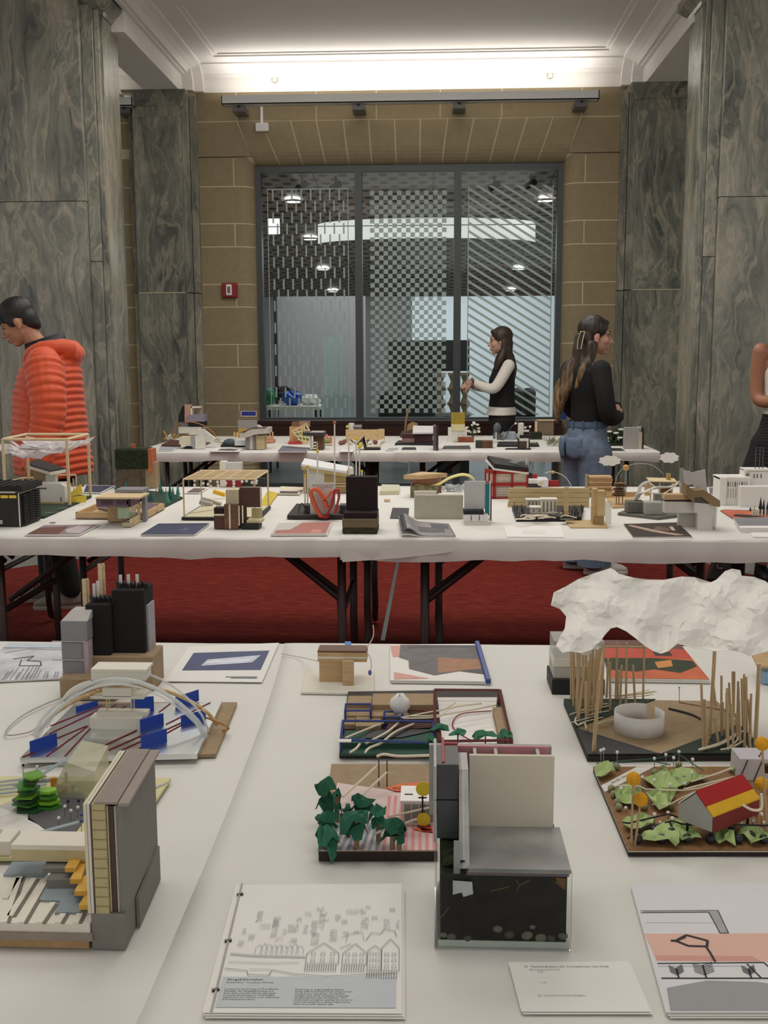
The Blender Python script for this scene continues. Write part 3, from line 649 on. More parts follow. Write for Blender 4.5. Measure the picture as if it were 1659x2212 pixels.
b = MB(); P = [A(x, y, y2f-.022) for x, y in ((733, 1182), (740, 1214), (860, 1206), (960, 1195), (1010, 1185))]
tag(MB().prism(P, (0, -.0015, 0)).build('paper_flap', PAPER, loc=P[0]), 'loose hanging flap of white paper on the middle table front', 'paper')
# far tables
y3f = W(860, 975).y; y3b = W(700, 941).y; x3l, x3r = W(303, 972).x, W(1421, 975).x; ym3 = (y3f+y3b)/2; xm = (x3l+x3r)/2
for a, b_, nm in ((x3l, xm, 'under the curved pale wood model'), (xm, x3r, 'behind the woman in jeans')):
    folding_table(a, b_, y3f, ym3, 'front folding table of the far row %s' % nm, 'far row tables'); folding_table(a, b_, ym3, y3b, 'rear folding table of the far row %s' % nm, 'far row tables')
cloth(x3l-.01, xm+.1, y3f-.01, y3b, .07, 'white paper cloth under the curved pale wood model on the far table', 'paper cloths', TZ-.003, sd=14)
cloth(xm, x3r+.01, y3f-.01, y3b, .07, 'white paper cloth beside the woman in jeans on the far table', 'paper cloths', TZ, sd=19)

# ================================================================ printed matter helpers
def bil(q, u, v): return lerp(lerp(q[0], q[1], u), lerp(q[3], q[2], u), v)
def sheet(name, label, cat, quad, th=.003, prints=(), mat=None, z=TZ, curl=0, group=None, pages=1):
    # quad: pixels bottom-left, bottom-right, top-right, top-left lying on plane z
    q = [W(x, y, z) for x, y in quad]; c = (q[0]+q[1]+q[2]+q[3])/4; t = thing(name, label, cat, c, group)
    def P(u, v, h=0): return bil(q, u, v)+V((0, 0, th+h+curl*(1-u)*math.exp(-((v-.1)*3)**2)*0+curl*max(0, .25-u)*max(0, .5-v)*8))
    n = 8
    for k in range(pages):
        b = MB(); h0 = .0006+th*k/pages; h1 = th*(k+1)/pages-.0002; off = (pages-1-k)*.0018
        top = [P(i/n, j/n, h1-th) for j in range(n+1) for i in range(n+1)]; bot = [V((p.x, p.y, z+h0)) if curl == 0 else p-V((0, 0, (h1-h0))) for p in top]
        m_ = (n+1)**2; sh = V((off, -off, 0)); b.add([p+sh for p in top+bot], [])
        F_ = [(j*(n+1)+i, j*(n+1)+i+1, (j+1)*(n+1)+i+1, (j+1)*(n+1)+i) for j in range(n) for i in range(n)]
        F_ += [tuple(m_+i for i in reversed(f)) for f in F_]
        rim = [i for i in range(n)]+[i*(n+1)+n for i in range(n)]+[n*(n+1)+n-i for i in range(n)]+[(n-i)*(n+1) for i in range(n)]
        F_ += [(rim[i], m_+rim[i], m_+rim[(i+1) % len(rim)], rim[(i+1) % len(rim)]) for i in range(len(rim))]
        b.f = F_; b.mi = [0]*len(F_)
        b.build('page', mat or PAPER2, t)
    if prints:
        b = MB()
        for k, (poly, m_) in enumerate(prints):
            b.mat(m_)
            if len(poly) == 4 and not isinstance(poly[0], tuple): u0, v0, u1, v1 = poly; poly = [(u0, v0), (u1, v0), (u1, v1), (u0, v1)]
            poly = [(min(.999, max(.001, u)), min(.999, max(.001, v))) for u, v in poly]
            b.poly([P(u, v, .0004+min(k, 25)*.00004) for u, v in poly])
        b.build('printed_picture', None, t, fix=False)
    return t, P
def ln(p0, p1, w, m):                                   # a printed line in uv space
    (a, b_), (c, d) = p0, p1; L_ = math.hypot(c-a, d-b_) or 1; nx, ny = -(d-b_)/L_*w/2, (c-a)/L_*w/2
    return ([(a+nx, b_+ny), (c+nx, d+ny), (c-nx, d-ny), (a-nx, b_-ny)], m)
def path(pts, w, m): return [ln(pts[i], pts[i+1], w, m) for i in range(len(pts)-1)]
def card(par, name, bl, br, tl, mat, z0=TZ, th=.002):   # thin upright card from pixels: base corners on plane z0, top-left corner
    a, b_ = W(*bl, z0), W(*br, z0); h = A(*tl, a.y).z-z0; d = (b_-a); nrm = V((-d.y, d.x, 0)).normalized()*th
    return MB().para(a, d, nrm, (0, 0, h)).build(name, mat, par)
INK = M('2c2c30', .8, 0); GINK = M('8c8f93', .8, 0); LINK = M('b9bdc1', .8, .03, 30)
# -------- foreground sheets
pr = [((.0, .0, 1, 1), M('c9ccd0', .8, .25, 14, key='map'))]
g = random.Random(3)
for i in range(26): x = g.uniform(.05, .95); y = .04+.3*max(0, 1-abs(x-.6)*1.2)*g.random(); pr.append(((x, .02, x+.012, y+.05), GINK))
pr += path([(.3, .55), (.55, .62), (.5, .5), (.68, .47), (.72, .35), (.45, .36), (.42, .52)], .012, INK)+path([(.1, .72), (.4, .83), (.9, .8)], .01, GINK)+[((.0, .86, 1, .99), M('c2cbd4', .8, .1, key='sky'))]
sheet('printed_map', 'grey printed map sheet beside the black tower model', 'print', [(-75, 1478), (132, 1468), (152, 1394), (18, 1392)], .003, pr)
NAVY = M('3c4670', .6, .06, 20)
pr = [((.1, .28, .93, .78), NAVY), ([(.27, .40), (.8, .47), (.86, .66), (.3, .57)], M('cfd2e0', .7, .15, 40)), ([(.3, .47), (.78, .52), (.76, .56), (.33, .52)], M('e8e9f0', .7)), ((.6, .1, .93, .12), GINK), ((.66, .075, .93, .09), GINK)]
sheet('printed_poster', 'white sheet with a navy blue printed picture near the table edge', 'print', [(357, 1473), (566, 1475), (603, 1390), (409, 1398)], .002, pr)
GB = M('6f6a6c', .7, .15, 30); pr = [([(.03, .62), (.13, .62), (.13, .95), (.0, .95)], PINK), ([(.04, .02), (.4, .05), (.04, .2)], PINK), ([(.12, .98), (.97, .95), (.97, .17), (.72, .24), (.46, .13), (.2, .29), (.2, .52), (.1, .6)], GB), ([(.52, .6), (.97, .55), (.97, .28), (.72, .24), (.5, .2)], M('a5795c', .7, .12, 40)), ([(.72, .26), (.97, .3), (.97, .17)], DGREY), ([(.2, .86), (.95, .9), (.95, .95), (.2, .95)], M('5c585c', .7, .1))]
t, P = sheet('bound_booklet', 'bound booklet with a dark blue spine clip beside the small wooden pavilion', 'booklet', [(843, 1475), (1056, 1478), (1032, 1396), (842, 1397)], .006, pr, pages=3)
a, b_, c, d = P(.965, -.01), P(1.02, -.01), P(1.02, 1.02), P(.965, 1.02); MB().prism([p-V((0, 0, .0065)) for p in (a, b_, c, d)], (0, 0, .013)).build('spine_clip', M('33478f', .35, .03), t, bev=.002)
OB = M('c45a2a', .7, .18, 25)
pr = [((0, 0, 1, 1), M('c8653a', .7, .15, 18)), ((0, .62, 1, 1), M('6d4a40', .7, .2, 20)), ([(0, .5), (1, .48), (1, .74), (0, .78)], M('c14a30', .7, .1)), ((.6, .56, .8, .68), M('3a2320', .7)), ([(0, .2), (.3, .16), (.5, .22), (.75, .14), (.98, .3), (.98, .44), (.6, .5), (0, .5)], M('2f3a22', .8, .35, 60)), ([(.55, .4), (.75, .46), (.72, .3), (.55, .25)], M('d08a45', .7, .1))]
sheet('art_book', 'open book with an orange and red landscape print behind the sticks', 'book', [(1316, 1473), (1533, 1476), (1462, 1390), (1292, 1390)], .008, pr, pages=2)
# the drawn booklet
LB = M('c3c9ce', .8, .02)
pr = [((.06, .03, .97, .235), LB)]
g = random.Random(11)
def patch(u, v, w_, h_, dens):
    nx, ny = max(2, int(w_/.0085)), max(2, int(h_/.012))
    for i in range(nx):
        for j in range(ny):
            if g.random() < .85: x = u+i*.0085+(.004 if j % 2 else 0); y = v+j*.012; pr.append((([(x-.0032, y-.002), (x+.0005, y+.004), (x+.0032, y+.001), (x, y-.004)]), GINK if dens else LINK))
for u, v, w_, h_, d in ((.17, .66, .04, .1, 1), (.27, .53, .04, .16, 1), (.27, .62, .05, .09, 1), (.36, .57, .06, .08, 1), (.4, .66, .035, .04, 1), (.33, .55, .03, .05, 1), (.38, .49, .05, .04, 1), (.5, .47, .05, .1, 1), (.49, .55, .04, .12, 1), (.53, .6, .04, .13, 1), (.51, .75, .045, .04, 1), (.53, .71, .045, .04, 1), (.45, .56, .03, .08, 1), (.56, .66, .03, .03, 1), (.6, .5, .05, .1, 1), (.62, .66, .04, .06, 1), (.66, .64, .04, .04, 1), (.67, .53, .04, .05, 1), (.73, .56, .05, .03, 1), (.77, .6, .05, .1, 1), (.76, .72, .04, .05, 1), (.79, .77, .04, .03, 1), (.83, .67, .04, .04, 1), (.9, .6, .04, .09, 1), (.93, .74, .04, .04, 1), (.97, .6, .02, .08, 1), (.11, .56, .03, .05, 1), (.15, .51, .04, .05, 1), (.1, .46, .04, .05, 1), (.2, .6, .06, .05, 0), (.44, .7, .05, .05, 0), (.68, .72, .08, .05, 0), (.3, .5, .05, .04, 0)): patch(u, v, w_, h_, d)
lw = .0035
pr += path([(.07, .4), (.2, .385), (.48, .375)], .009, LINK)+path([(.07, .34), (.3, .33), (.45, .335)], .004, LINK)+path([(.06, .29), (.18, .275), (.19, .245), (.3, .24), (.31, .28), (.43, .25), (.6, .235), (.97, .255)], .004, GINK)+path([(.19, .285), (.3, .285)], .004, LINK)
for (x0, x1, yb, ye, ya) in ((.485, .66, .325, .40, .48), (.68, .81, .32, .4, .475), (.815, .89, .28, .42, .46), (.89, .985, .275, .44, .51)):
    pr += path([(x0, yb), (x0, ye), ((x0+x1)/2, ya), (x1, ye), (x1, yb), (x0, yb)], lw, GINK)
    n = 3 if x1-x0 > .1 else 2; npile = int((x1-x0)/.0125)
    for i in range(n):
        for j in range(3 if x0 > .8 else 2):
            u = x0+(x1-x0)*(i+.7)/(n+.4); v = yb+.025+j*.045; pr += path([(u-.01, v-.01), (u+.01, v-.01), (u+.01, v+.012), (u-.01, v+.012), (u-.01, v-.01)], .0025, GINK)
    for i in range(npile): u = lerp(x0, x1, i/npile); pr.append(ln((u, yb-.055), (u+.001, yb-.005), .004, GINK))
pr += path([(.69, .49), (.7, .55), (.78, .565), (.79, .5)], lw, LINK)+path([(.8, .5), (.83, .56), (.88, .55), (.9, .59), (.96, .575), (.97, .53)], lw, GINK)+path([(.66, .44), (.72, .47)], lw, GINK)
for i in range(9):
    u = .22+i*.028; pr += path([(u-.02, .40), (u-.018, .44+.02*g.random()), (u, .46+.03*g.random()), (u+.02, .44), (u+.018, .4)], .003, LINK)
t, P = sheet('stapled_booklet', 'white stapled booklet with a line drawing of waterside houses and pixel clouds', 'booklet', [(437, 2196), (868, 2198), (868, 1916), (510, 1919)], .005, pr, pages=3)
ux = (P(.9, .1)-P(.1, .1)).normalized(); uy = (P(.1, .9)-P(.1, .1)).normalized(); up = V((0, 0, .0006))
textmesh('Skogsbiblioteket', .0060, P(.085, .208)+up, ux, uy, INK, t); textmesh('Nidelva River, Trondheim, Norway', .0036, P(.085, .190)+up, ux, uy, INK, t)
textmesh('Located in the forests of Trondheim,\nNorway, the Skogsbiblioteket is a\nsteel and concrete library that aims\nto passively facilitate a comfortable\nexperience for visitors in an ambience\nand transparent space.', .0039, P(.085, .145)+up, ux, uy, INK, t, spacing=.95)
textmesh('Featuring an angled gabled facade\nalong with hundreds of pivoting wood\ncross-louver windows, the library\nsunlight and wind ventilates naturally\nof atmosphere and circulation. The\nmulti-level complex seating its wood or\nconcrete piled for a warm experience\neven on a cold, winter day.', .0039, P(.45, .142)+up, ux, uy, INK, t, spacing=.95)
b = MB(); a, c = P(.045, .0), P(.035, 1.0)
MB().tube([a+V((0, 0, .001)), P(.04, .5, .001), c+V((0, 0, .001))], .0014, 5).build('binding_cord', M('b5b2ac', .6), t)
for v in (.14, .5, .9): p = P(.04, v, .001); MB().ob(p, (.004, .0016, .0016), (0, 0, .4)).build('staple', M('4a4642', .3, 0, metal=.8), t)
pr = [((.02, .05, .97, .97), M('dcdad8', .8, .01))]
t, P = sheet('text_sheet', 'small plain white sheet with a few tiny lines of text', 'paper', [(1126, 2190), (1405, 2190), (1358, 2081), (1098, 2083)], .003, [], pages=2)
ux = (P(.9, .5)-P(.1, .5)).normalized(); uy = (P(.3, .9)-P(.3, .1)).normalized(); up = V((0, 0, .0006))
textmesh('01  Thermal Behavior for Contemporary Case Study', .0044, P(.12, .87)+up, ux, uy, INK, t); textmesh('Bibliography and Text', .0038, P(.155, .81)+up, ux, uy, GINK, t)
textmesh('1.200\n\n-\n\n-\n\n1.200', .0034, P(.21, .765)+up, ux, uy, GINK, t); textmesh('02  General Sectional Analysis', .0042, P(.16, .28)+up, ux, uy, GINK, t)
PK = M('dfb6a6', .8, .03, 10); PK2 = M('d19c8e', .8, .02); GR = M('9c9c9c', .8, .02)
pr = [((.0, .0, 1, 1), M('dbdbdd', .8, .01)), ([(.02, .35), (1, .33), (1, .56), (-.0, .56)], PK), ([(.02, .35), (.44, .345), (.41, .385), (.02, .39)], PK2), ([(.02, .01), (.98, .01), (.98, .2), (.8, .14), (.6, .15), (.4, .2), (.2, .21), (.03, .16)], GR)]
pr += [([(.02, .735), (.33, .735), (.33, .75), (.02, .75)], M('a2a3a6', .8, .15, 60)), ([(.31, .56), (.345, .56), (.33, .75), (.29, .75)], M('a2a3a6', .8, .15, 60))]+path([(.01, .75), (.33, .752), (.345, .56), (.31, .56), (.29, .735), (.01, .733)], .004, INK)+path([(.02, .65), (.3, .645)], .0025, LINK)
pr += path([(.02, .225), (.99, .222)], .008, INK)+path([(.02, .33), (.45, .335), (.5, .225)], .006, INK)+path([(.38, .325), (.42, .225)], .006, INK)+path([(.02, .31), (.38, .31)], .003, LINK)
pr += path([(.12, .5), (.17, .545), (.25, .5), (.24, .455), (.165, .46), (.12, .5), (.165, .53)], .011, INK)+path([(.235, .46), (.245, .41), (.255, .34)], .009, INK)+path([(.1, .5), (.135, .5)], .012, INK)
for u, s in ((.09, .7), (.2, 1), (.38, .65)):
    pr += path([(u, .226), (u, .226+.09*s)], .007, INK)
    for k in range(5): v = .245+.015*k*s; pr += path([(u, v), (u-.04*s, v+.025)], .004, INK)+path([(u, v+.005), (u+.04*s, v+.03)], .004, INK)
sheet('section_print', 'large white print with a pink band, grey hill and small black trees', 'print', [(1438, 2196), (1985, 2196), (1880, 1913), (1361, 1916)], .004, pr, pages=3)
# ================================================================ models on the foreground table
MG = 'architecture models on the foreground table'
def model(label, px, py, group=MG, name='architecture_model'): return thing(name, label, 'model', W(px, py), group)
def pin(par, px, py_top, py_base, z0, head, r=.0035, rod=.0007, px2=None, name='pin'):
    a = W(px2 if px2 is not None else px, py_base, z0); t_ = A(px, py_top, a.y)
    o = MB().rod(a, t_, rod, 5).build(name, M('9a9a98', .3, 0, metal=.7), par); MB().ball(t_, r, 8, 6).build('pin_head', head, o, smooth=True); return t_
def crumple(outline, fn, step, amp, seed, name, mat, par, thick=.0008, inner=None):
    # crumpled sheet: outline in 2d, fn maps 2d point + relief to 3d
    from mathutils.geometry import delaunay_2d_cdt
    g = random.Random(seed); n = len(outline); xs_ = [p[0] for p in outline]; ys_ = [p[1] for p in outline]
    pts = [V(p) for p in outline]
    x = min(xs_)
    while x < max(xs_):
        y = min(ys_)
        while y < max(ys_):
            pts.append(V((x+g.uniform(-.45, .45)*step, y+g.uniform(-.45, .45)*step))); y += step
        x += step
    r = delaunay_2d_cdt(pts, [], [list(range(n))], 1, 1e-6); vs = [fn(p.x, p.y, g.uniform(-1, 1)*amp) for p in r[0]]
    return MB().add(vs, [tuple(f) for f in r[2]]).build(name, mat, par, solid=thick)

# -------- black tower with grey blocks
t = model('black foam tower model with grey blocks and upright dowels on a cardboard base', 230, 1512, name='tower_model')
Yt = W(230, 1512).y
B('cardboard_base', fb(130, 250, 1466, 1513, .09), KRAFT, t, bev=.002); q = fy(192, 330, 1418, 1498, Yt+.06, .09); B('cardboard_plinth', (q[0], q[1], q[2], q[3], TZ, q[5]), KRAFT, t, bev=.002)
zb = q[5]; SF = M('161617', .95, .1, 200, .3)
x0, x1, x2 = A(187, 1350, Yt+.07).x, A(238, 1350, Yt+.07).x, A(308, 1350, Yt+.07).x
h1, h2 = A(210, 1305, Yt+.07).z, A(270, 1274, Yt+.09).z
MB().box(x0, x1, Yt+.065, Yt+.14, zb, h1).build('foam_block', SF, t, bev=.002); MB().box(x1, x2, Yt+.085, Yt+.16, zb, h2).build('foam_block', SF, t, bev=.002)
def comb(xa, xb_, y, z):
    for i in range(5): x = lerp(xa, xb_, (i+.5)/5); MB().ob((x, y, z+.004), (.0025, .02, .005), (0, 0, .5)).build('foam_tooth', SF, t)
comb(x0, x1, Yt+.1, h1); comb(x1, x2, Yt+.12, h2)
for (xa, xb_, ya, yb) in ((131, 188, 1342, 1385), (133, 177, 1388, 1425), (135, 179, 1428, 1465)):
    q = fy(xa, xb_, ya, yb, Yt+.03, .06); MB().box(*q).build('grey_block', GREY, t, bev=.001)
q = fy(131, 188, 1322, 1342, Yt+.03, .06); b = MB(); b.hexa([V((q[0], q[2], q[4])), V((q[1], q[2], q[4])), V((q[1], q[3], q[4])), V((q[0], q[3], q[4])), V((q[0]+.012, q[2]+.03, q[4]+.016)), V((q[1], q[2]+.03, q[4]+.016)), V((q[1], q[3], q[4]+.016)), V((q[0]+.012, q[3], q[4]+.016))]); b.build('sloped_cap', LGREY, t)
B('lilac_strip', fy(177, 191, 1385, 1465, Yt+.035, .05), M('b9a9b0', .7), t)
for y in (1386, 1426): q = fy(112, 185, y-1, y+1, Yt+.028, .002); B('wire', q, LGREY, t)
def cross(px, yt_, yb_, Y):
    c = A(px, yb_, Y); zt_ = A(px, yt_, Y).z; d = .0068
    for dx, dy in ((d, .0032), (.0032, d)): MB().box(c.x-dx, c.x+dx, Y-dy, Y+dy, min(c.z, h1-.01), zt_).build('cross_post', BALSA, t)
cross(187, 1251, 1308, Yt+.155); cross(222, 1218, 1300, Yt+.155)
for px, ya, yb in ((203, 1261, 1307), (211, 1255, 1303), (260, 1242, 1272), (277, 1241, 1272), (296, 1241, 1272)):
    Y = Yt+.1 if px < 240 else Yt+.12; a = A(px, yb, Y); c = A(px, ya, Y); MB().rod((c.x, Y, a.z-.01), (c.x, Y, c.z), .0035, 8).build('grey_dowel', LGREY, t, smooth=True)
q = fy(306, 322, 1308, 1432, Yt+.1, .05); B('side_panel', q, M('a5a0a5', .7), t)
for y in (1345, 1378): a = A(318, y+8, Yt+.1); MB().rod(a, A(324, y, Yt+.1), .0008).build('wire', LGREY, t)

# -------- mirror base with blue flags and arches
t = model('mirror based model with blue flags, red threads and clear arching tubes', 260, 1638, name='mirror_model')
kb = [W(x, y) for x, y in ((60, 1647), (466, 1636), (512, 1523), (180, 1523))]; MB().prism(kb, (0, 0, .006)).build('cardboard_base', KRAFT, t)
zm = TZ+.016; mq = [W(x, y, zm) for x, y in ((43, 1637), (426, 1628), (479, 1516), (160, 1522))]
MB().prism([p-V((0, 0, .0095)) for p in mq], (0, 0, .0095)).build('mirror_plate', M('dfe4e4', .28, .03, 8, metal=1), t)
for (a, b_, c) in (((66, 1629), (124, 1609), (63.5, 1602)), ((165, 1539), (212, 1524), (164, 1527)), ((285, 1540), (333, 1536), (284, 1508)), ((380, 1531), (430, 1514), (378, 1506)), ((392, 1568), (445, 1555), (392, 1546)), ((304, 1581), (354, 1566), (303, 1555)), ((306, 1618.5), (361, 1602), (304.5, 1590))): card(t, 'blue_flag', a, b_, c, BLUE, zm, .0015)
q = fb(195, 306, 1551, 1575, .03, zm); B('white_block', q, FOAM, t); B('white_block', (q[0]+.01, q[1]+.008, q[2]+.01, q[3], q[5], q[5]+.008), FOAM, t)
Ym = (q[2]+q[3])/2
for px in (228, 282): a = A(px, 1470, Ym); MB().rod((a.x, Ym, zm+.02), a, .0012, 5).build('stick', BALSA, t); MB().rod((a.x, Ym+.016, zm+.02), a+V((0, .016, 0)), .0012, 5).build('stick', BALSA, t)
for r_ in ((195, 310, 1504, 1510), (221, 283, 1487, 1505), (197, 314, 1450, 1470)): q = fy(*r_, Ym-.012, .04); B('white_beam', q, FOAM, t)
q = fy(196, 316, 1446, 1451, Ym-.016, .046); B('white_lid', q, FOAM, t)
def arch(p0, pk, p1, r, mat, dy0=0, name='arched_tube', n=20):
    a, c = W(*p0, zm), W(*p1, zm); m_ = A(*pk, (a.y+c.y)/2+dy0); pts = []
    for i in range(n+1):
        u = i/n; base = lerp(a, c, u); s = sin(pi*u)**.7; pts.append(V((base.x, base.y+dy0*s, base.z+(m_.z-zm)*s)))
    return MB().tube(pts, r, 6).build(name, mat, t, smooth=True)
TUBE = sheer('dfe3e3', .5); RAT = wood('b58a50', 'dcc59a', (40, 40, 40))
arch((72, 1590), (285, 1467), (448, 1592), .0035, TUBE); arch((80, 1596), (292, 1472), (440, 1590), .003, TUBE, .02); arch((84, 1580), (300, 1482), (470, 1566), .0034, RAT, .01); arch((100, 1572), (330, 1452), (452, 1580), .0022, TUBE, .04)
arch((70, 1612), (230, 1478), (444, 1596), .0022, TUBE, -.02)
pts = curve([A(133, 1516, Yt-.02), A(150, 1495, Yt-.02), A(175, 1480, Yt-.02), A(197, 1471, Yt-.02)]); MB().tube(pts, [.001+.004*sin(pi*(i+1)/(len(pts)+1)) for i in range(len(pts))], 6).build('curved_strip', FOAM, t, smooth=True)
pts = curve([W(x, y, TZ+.004) for x, y in ((132, 1508), (100, 1520), (50, 1545), (15, 1575), (18, 1588), (60, 1582), (80, 1572))]); MB().tube(pts, .0016, 5).build('wire_loop', M('b7b3b8', .4), t, smooth=True)
MB().tube(curve([W(445, 1550, zm+.01), W(470, 1560, zm+.02), W(494, 1573, TZ+.01), W(480, 1578, TZ+.01)]), .002, 5).build('brown_cord', M('a9742e', .6), t)
b = 0
for (a, c) in (((270, 1160), (510, 985)), ((375, 1160), (520, 1000)), ((290, 985), (590, 865)), ((285, 1030), (560, 900)), ((520, 1135), (790, 1010)), ((590, 1140), (840, 1030)), ((690, 1130), (1050, 965)), ((770, 1135), (1190, 900)), ((920, 905), (985, 855)), ((960, 975), (1215, 850)), ((620, 890), (670, 862)), ((680, 890), (730, 870)), ((330, 1055), (500, 985)), ((130, 1165), (260, 1110))):
    MB().rod(W(a[0]/2.676, 1200+a[1]/2.676, zm+.001), W(c[0]/2.676, 1200+c[1]/2.676, zm+.001), .0011, 5).build('red_thread', M('7c1822', .6), t)

# -------- layered wall section model
t = model('grey wall section model with layered insulation and white grooved floor plate', 200, 2052, name='wall_section_model')
f0, f1 = W(272, 2051), W(339, 1900); d = f1-f0; Yf = f0.y; xl = A(200, 2052, Yf).x; ztop = A(253, 1738, Yf).z; zs = A(268, 1974, Yf).z; zp0 = A(100, 2027.5, Yf).z; zp1 = A(100, 2006, Yf).z; zp2 = A(100, 1993, Yf).z
GB1 = M('7d7b75', .8, .04, 60); nx = V((d.y, -d.x, 0)).normalized()
MB().para((xl, Yf, TZ), (f0.x-xl, 0, 0), d, (0, 0, zs-TZ)).build('foundation_block', GB1, t)
layers = [(184.5, 192, CREAM), (192, 199, M('d8d2c6', .7)), (199, 202, M('5b4b40', .7)), (202, 232, M('b8ab80', .85, .06, 90)), (232, 236, M('d0c4a0', .8)), (236, 248, M('4b3a31', .7, .08)), (248, 252, LGREY), (252, 254, M('c9bf9a', .8)), (254, 268, GB1)]
cols = []
for a, b_, m_ in layers:
    xa, xb_ = A(a, 1850, Yf).x, A(b_, 1850, Yf).x; k = 1 if m_ is not GB1 else 0
    zz = ztop if a < 232 else ztop-.004 if a < 254 else ztop-.002
    MB().para((xa, Yf+(.0 if a < 230 else .004), zs), (xb_-xa-.0006, 0, 0), d, (0, 0, zz-zs)).build('wall_layer', m_, t)
xa, xb_ = A(202.5, 1738, Yf).x, A(253, 1738, Yf).x; MB().para((xa, Yf, ztop), (xb_-xa, 0, 0), d, (0, 0, .0025)).build('top_cap', M('92877f', .8, .04), t); MB().para((xb_+.001, Yf, ztop-.002), (.012, 0, 0), d, (0, 0, .0035)).build('top_cap', M('9a8f87', .8, .04), t)
for i in range(11): z = lerp(zs, ztop, (i+.7)/11.4); xa, xb_ = A(203, 1850, Yf).x, A(231, 1850, Yf).x; MB().box(xa, xb_, Yf-.0006, Yf, z, z+.0008).build('insulation_line', M('8e8262', .8), t)
ob = W(281, 2030).x; p0 = f0+d*.3+nx*.001; MB().prism([p0+V((0, 0, .0)), f1+nx*.001, f1+nx*.001+V((0, 0, A(335, 1827, f1.y).z-TZ)), p0+V((0, 0, A(281, 1940, p0.y).z-TZ))], nx*.004).build('side_board', GB1, t)
xw = A(186, 2000, Yf).x; X_ = -1.05; yb2 = W(100, 1890, zp2).y
MB().box(X_, A(192, 2040, Yf).x, Yf, yb2, TZ, zp0).build('base_board', M('a98a62', .8, .1, 60), t); MB().box(X_, A(201, 2020, Yf).x, Yf-.004, yb2, zp0, zp1-.003).build('slab_layer', M('94887c', .8, .06), t); MB().box(X_, A(195, 2000, Yf).x, Yf-.002, yb2, zp1-.003, zp2).build('floor_plate', FOAM, t)
def onp(x, y, z): return W(x/4.1475, 1620+y/4.1475, z)
zq = zp2
for a, c in (((5, 1560), (150, 1150)), ((160, 1560), (410, 1140)), ((20, 1340), (130, 1160)), ((325, 1560), (450, 1380)), ((490, 1560), (540, 1480)), ((650, 1560), (690, 1480)), ((60, 1500), (280, 1160))):
    p, q = onp(*a, zq), onp(*c, zq); dd = (q-p); nn = V((dd.y, -dd.x, 0)).normalized(); MB().para(p, dd, nn*.007, (0, 0, .0025)).build('plank_strip', FOAM, t); MB().para(p+nn*.007, dd, nn*.004, (0, 0, .0008)).build('groove', M('77726a', .8), t)
def slabp(pts, z, h, m_, nm): return MB().prism([onp(x, y, z+h)-V((0, 0, h)) for x, y in pts], (0, 0, h)).build(nm, m_, t)
BG = M('8d9aa0', .85, .05)
slabp([(30, 1115), (400, 1125), (500, 1000), (110, 1000)], zq, .003, BG, 'insulation_board'); slabp([(490, 1455), (760, 1450), (790, 1225), (420, 1210), (350, 1340), (545, 1350)], zq, .003, BG, 'insulation_board')
slabp([(415, 1165), (725, 1160), (790, 960), (480, 1060)], zq, .014, GB1, 'dark_block'); slabp([(380, 1065), (480, 1060), (640, 1060), (650, 960), (440, 960)], zq+.0145, .006, GB1, 'dark_block')
YEL = M('dcab4a', .75, .12, 70)
for pts, z in (([(580, 1055), (680, 1055), (740, 950), (640, 950)], zq+.021), ([(625, 1158), (725, 1158), (785, 960), (740, 955)], zq+.016), ([(665, 1265), (775, 1265), (790, 1100), (730, 1150)], zq+.011), ([(705, 1390), (790, 1390), (795, 1262), (770, 1280)], zq+.006)):
    slabp(pts, z, .006, YEL, 'yellow_strip')
slabp([(665, 1265), (775, 1265), (790, 1150), (740, 1150)], zq+.003, .008, GB1, 'dark_block'); slabp([(705, 1390), (790, 1390), (795, 1300), (770, 1300)], zq+.001, .005, GB1, 'dark_block')
q = fy(25, 186, 1836, 1861, lerp(Yf, f1.y, .62), .03); B('upper_floor', q, M('c0b58c', .85, .06, 80), t); B('upper_floor_top', (q[0], q[1], q[2], q[3]+.01, q[5], q[5]+.006), FOAM, t)
# -------- site model with green stack and ribbons
t = model('pale yellow site model with a green layered tree, ribbons and pins', 60, 1856, name='site_model')
MB().prism([W(x, y) for x, y in ((-160, 1860), (258, 1852), (368, 1684), (-30, 1680))], (0, 0, .003)).build('dark_edge', BLACK, t)
zq = TZ+.008; MB().prism([W(x, y, zq)-V((0, 0, .005)) for x, y in ((-160, 1856), (258, 1848), (369, 1680), (-30, 1676))], (0, 0, .005)).build('base_board', M('d5cf9f', .8, .06, 20), t)
for pts, m_ in (([(-60, 1760), (40, 1725), (105, 1818), (45, 1818), (-20, 1790)], LGREY), ([(60, 1715), (180, 1712), (190, 1760), (150, 1815), (60, 1770)], DGREY), ([(0, 1745), (60, 1765), (130, 1816), (60, 1818), (0, 1790)], WHITE), ([(330, 1700), (362, 1688), (356, 1694), (332, 1704)], LGREY)): MB().prism([W(x, y, zq+.0015)-V((0, 0, .0015)) for x, y in pts], (0, 0, .0015)).build('ground_patch', m_, t)
c = W(70, 1745, zq); g = random.Random(19)
for k in range(8): r = .036-.0022*k+g.uniform(-.004, .004); c2 = c+V((g.uniform(-.008, .008), g.uniform(-.006, .006), 0)); MB().prism([c2+V((r*cos(a+k*.7)*(.75+.25*sin(2*a+k)), r*.8*sin(a+k*.7), .001+k*.007)) for a in [2*pi*i/6 for i in range(6)]], (0, 0, .003)).build('green_layer', sheer(('1f5a2c', '3f8a25', '24502c', '6aa51f')[k % 4], .75), t)
c = W(106, 1745, zq)
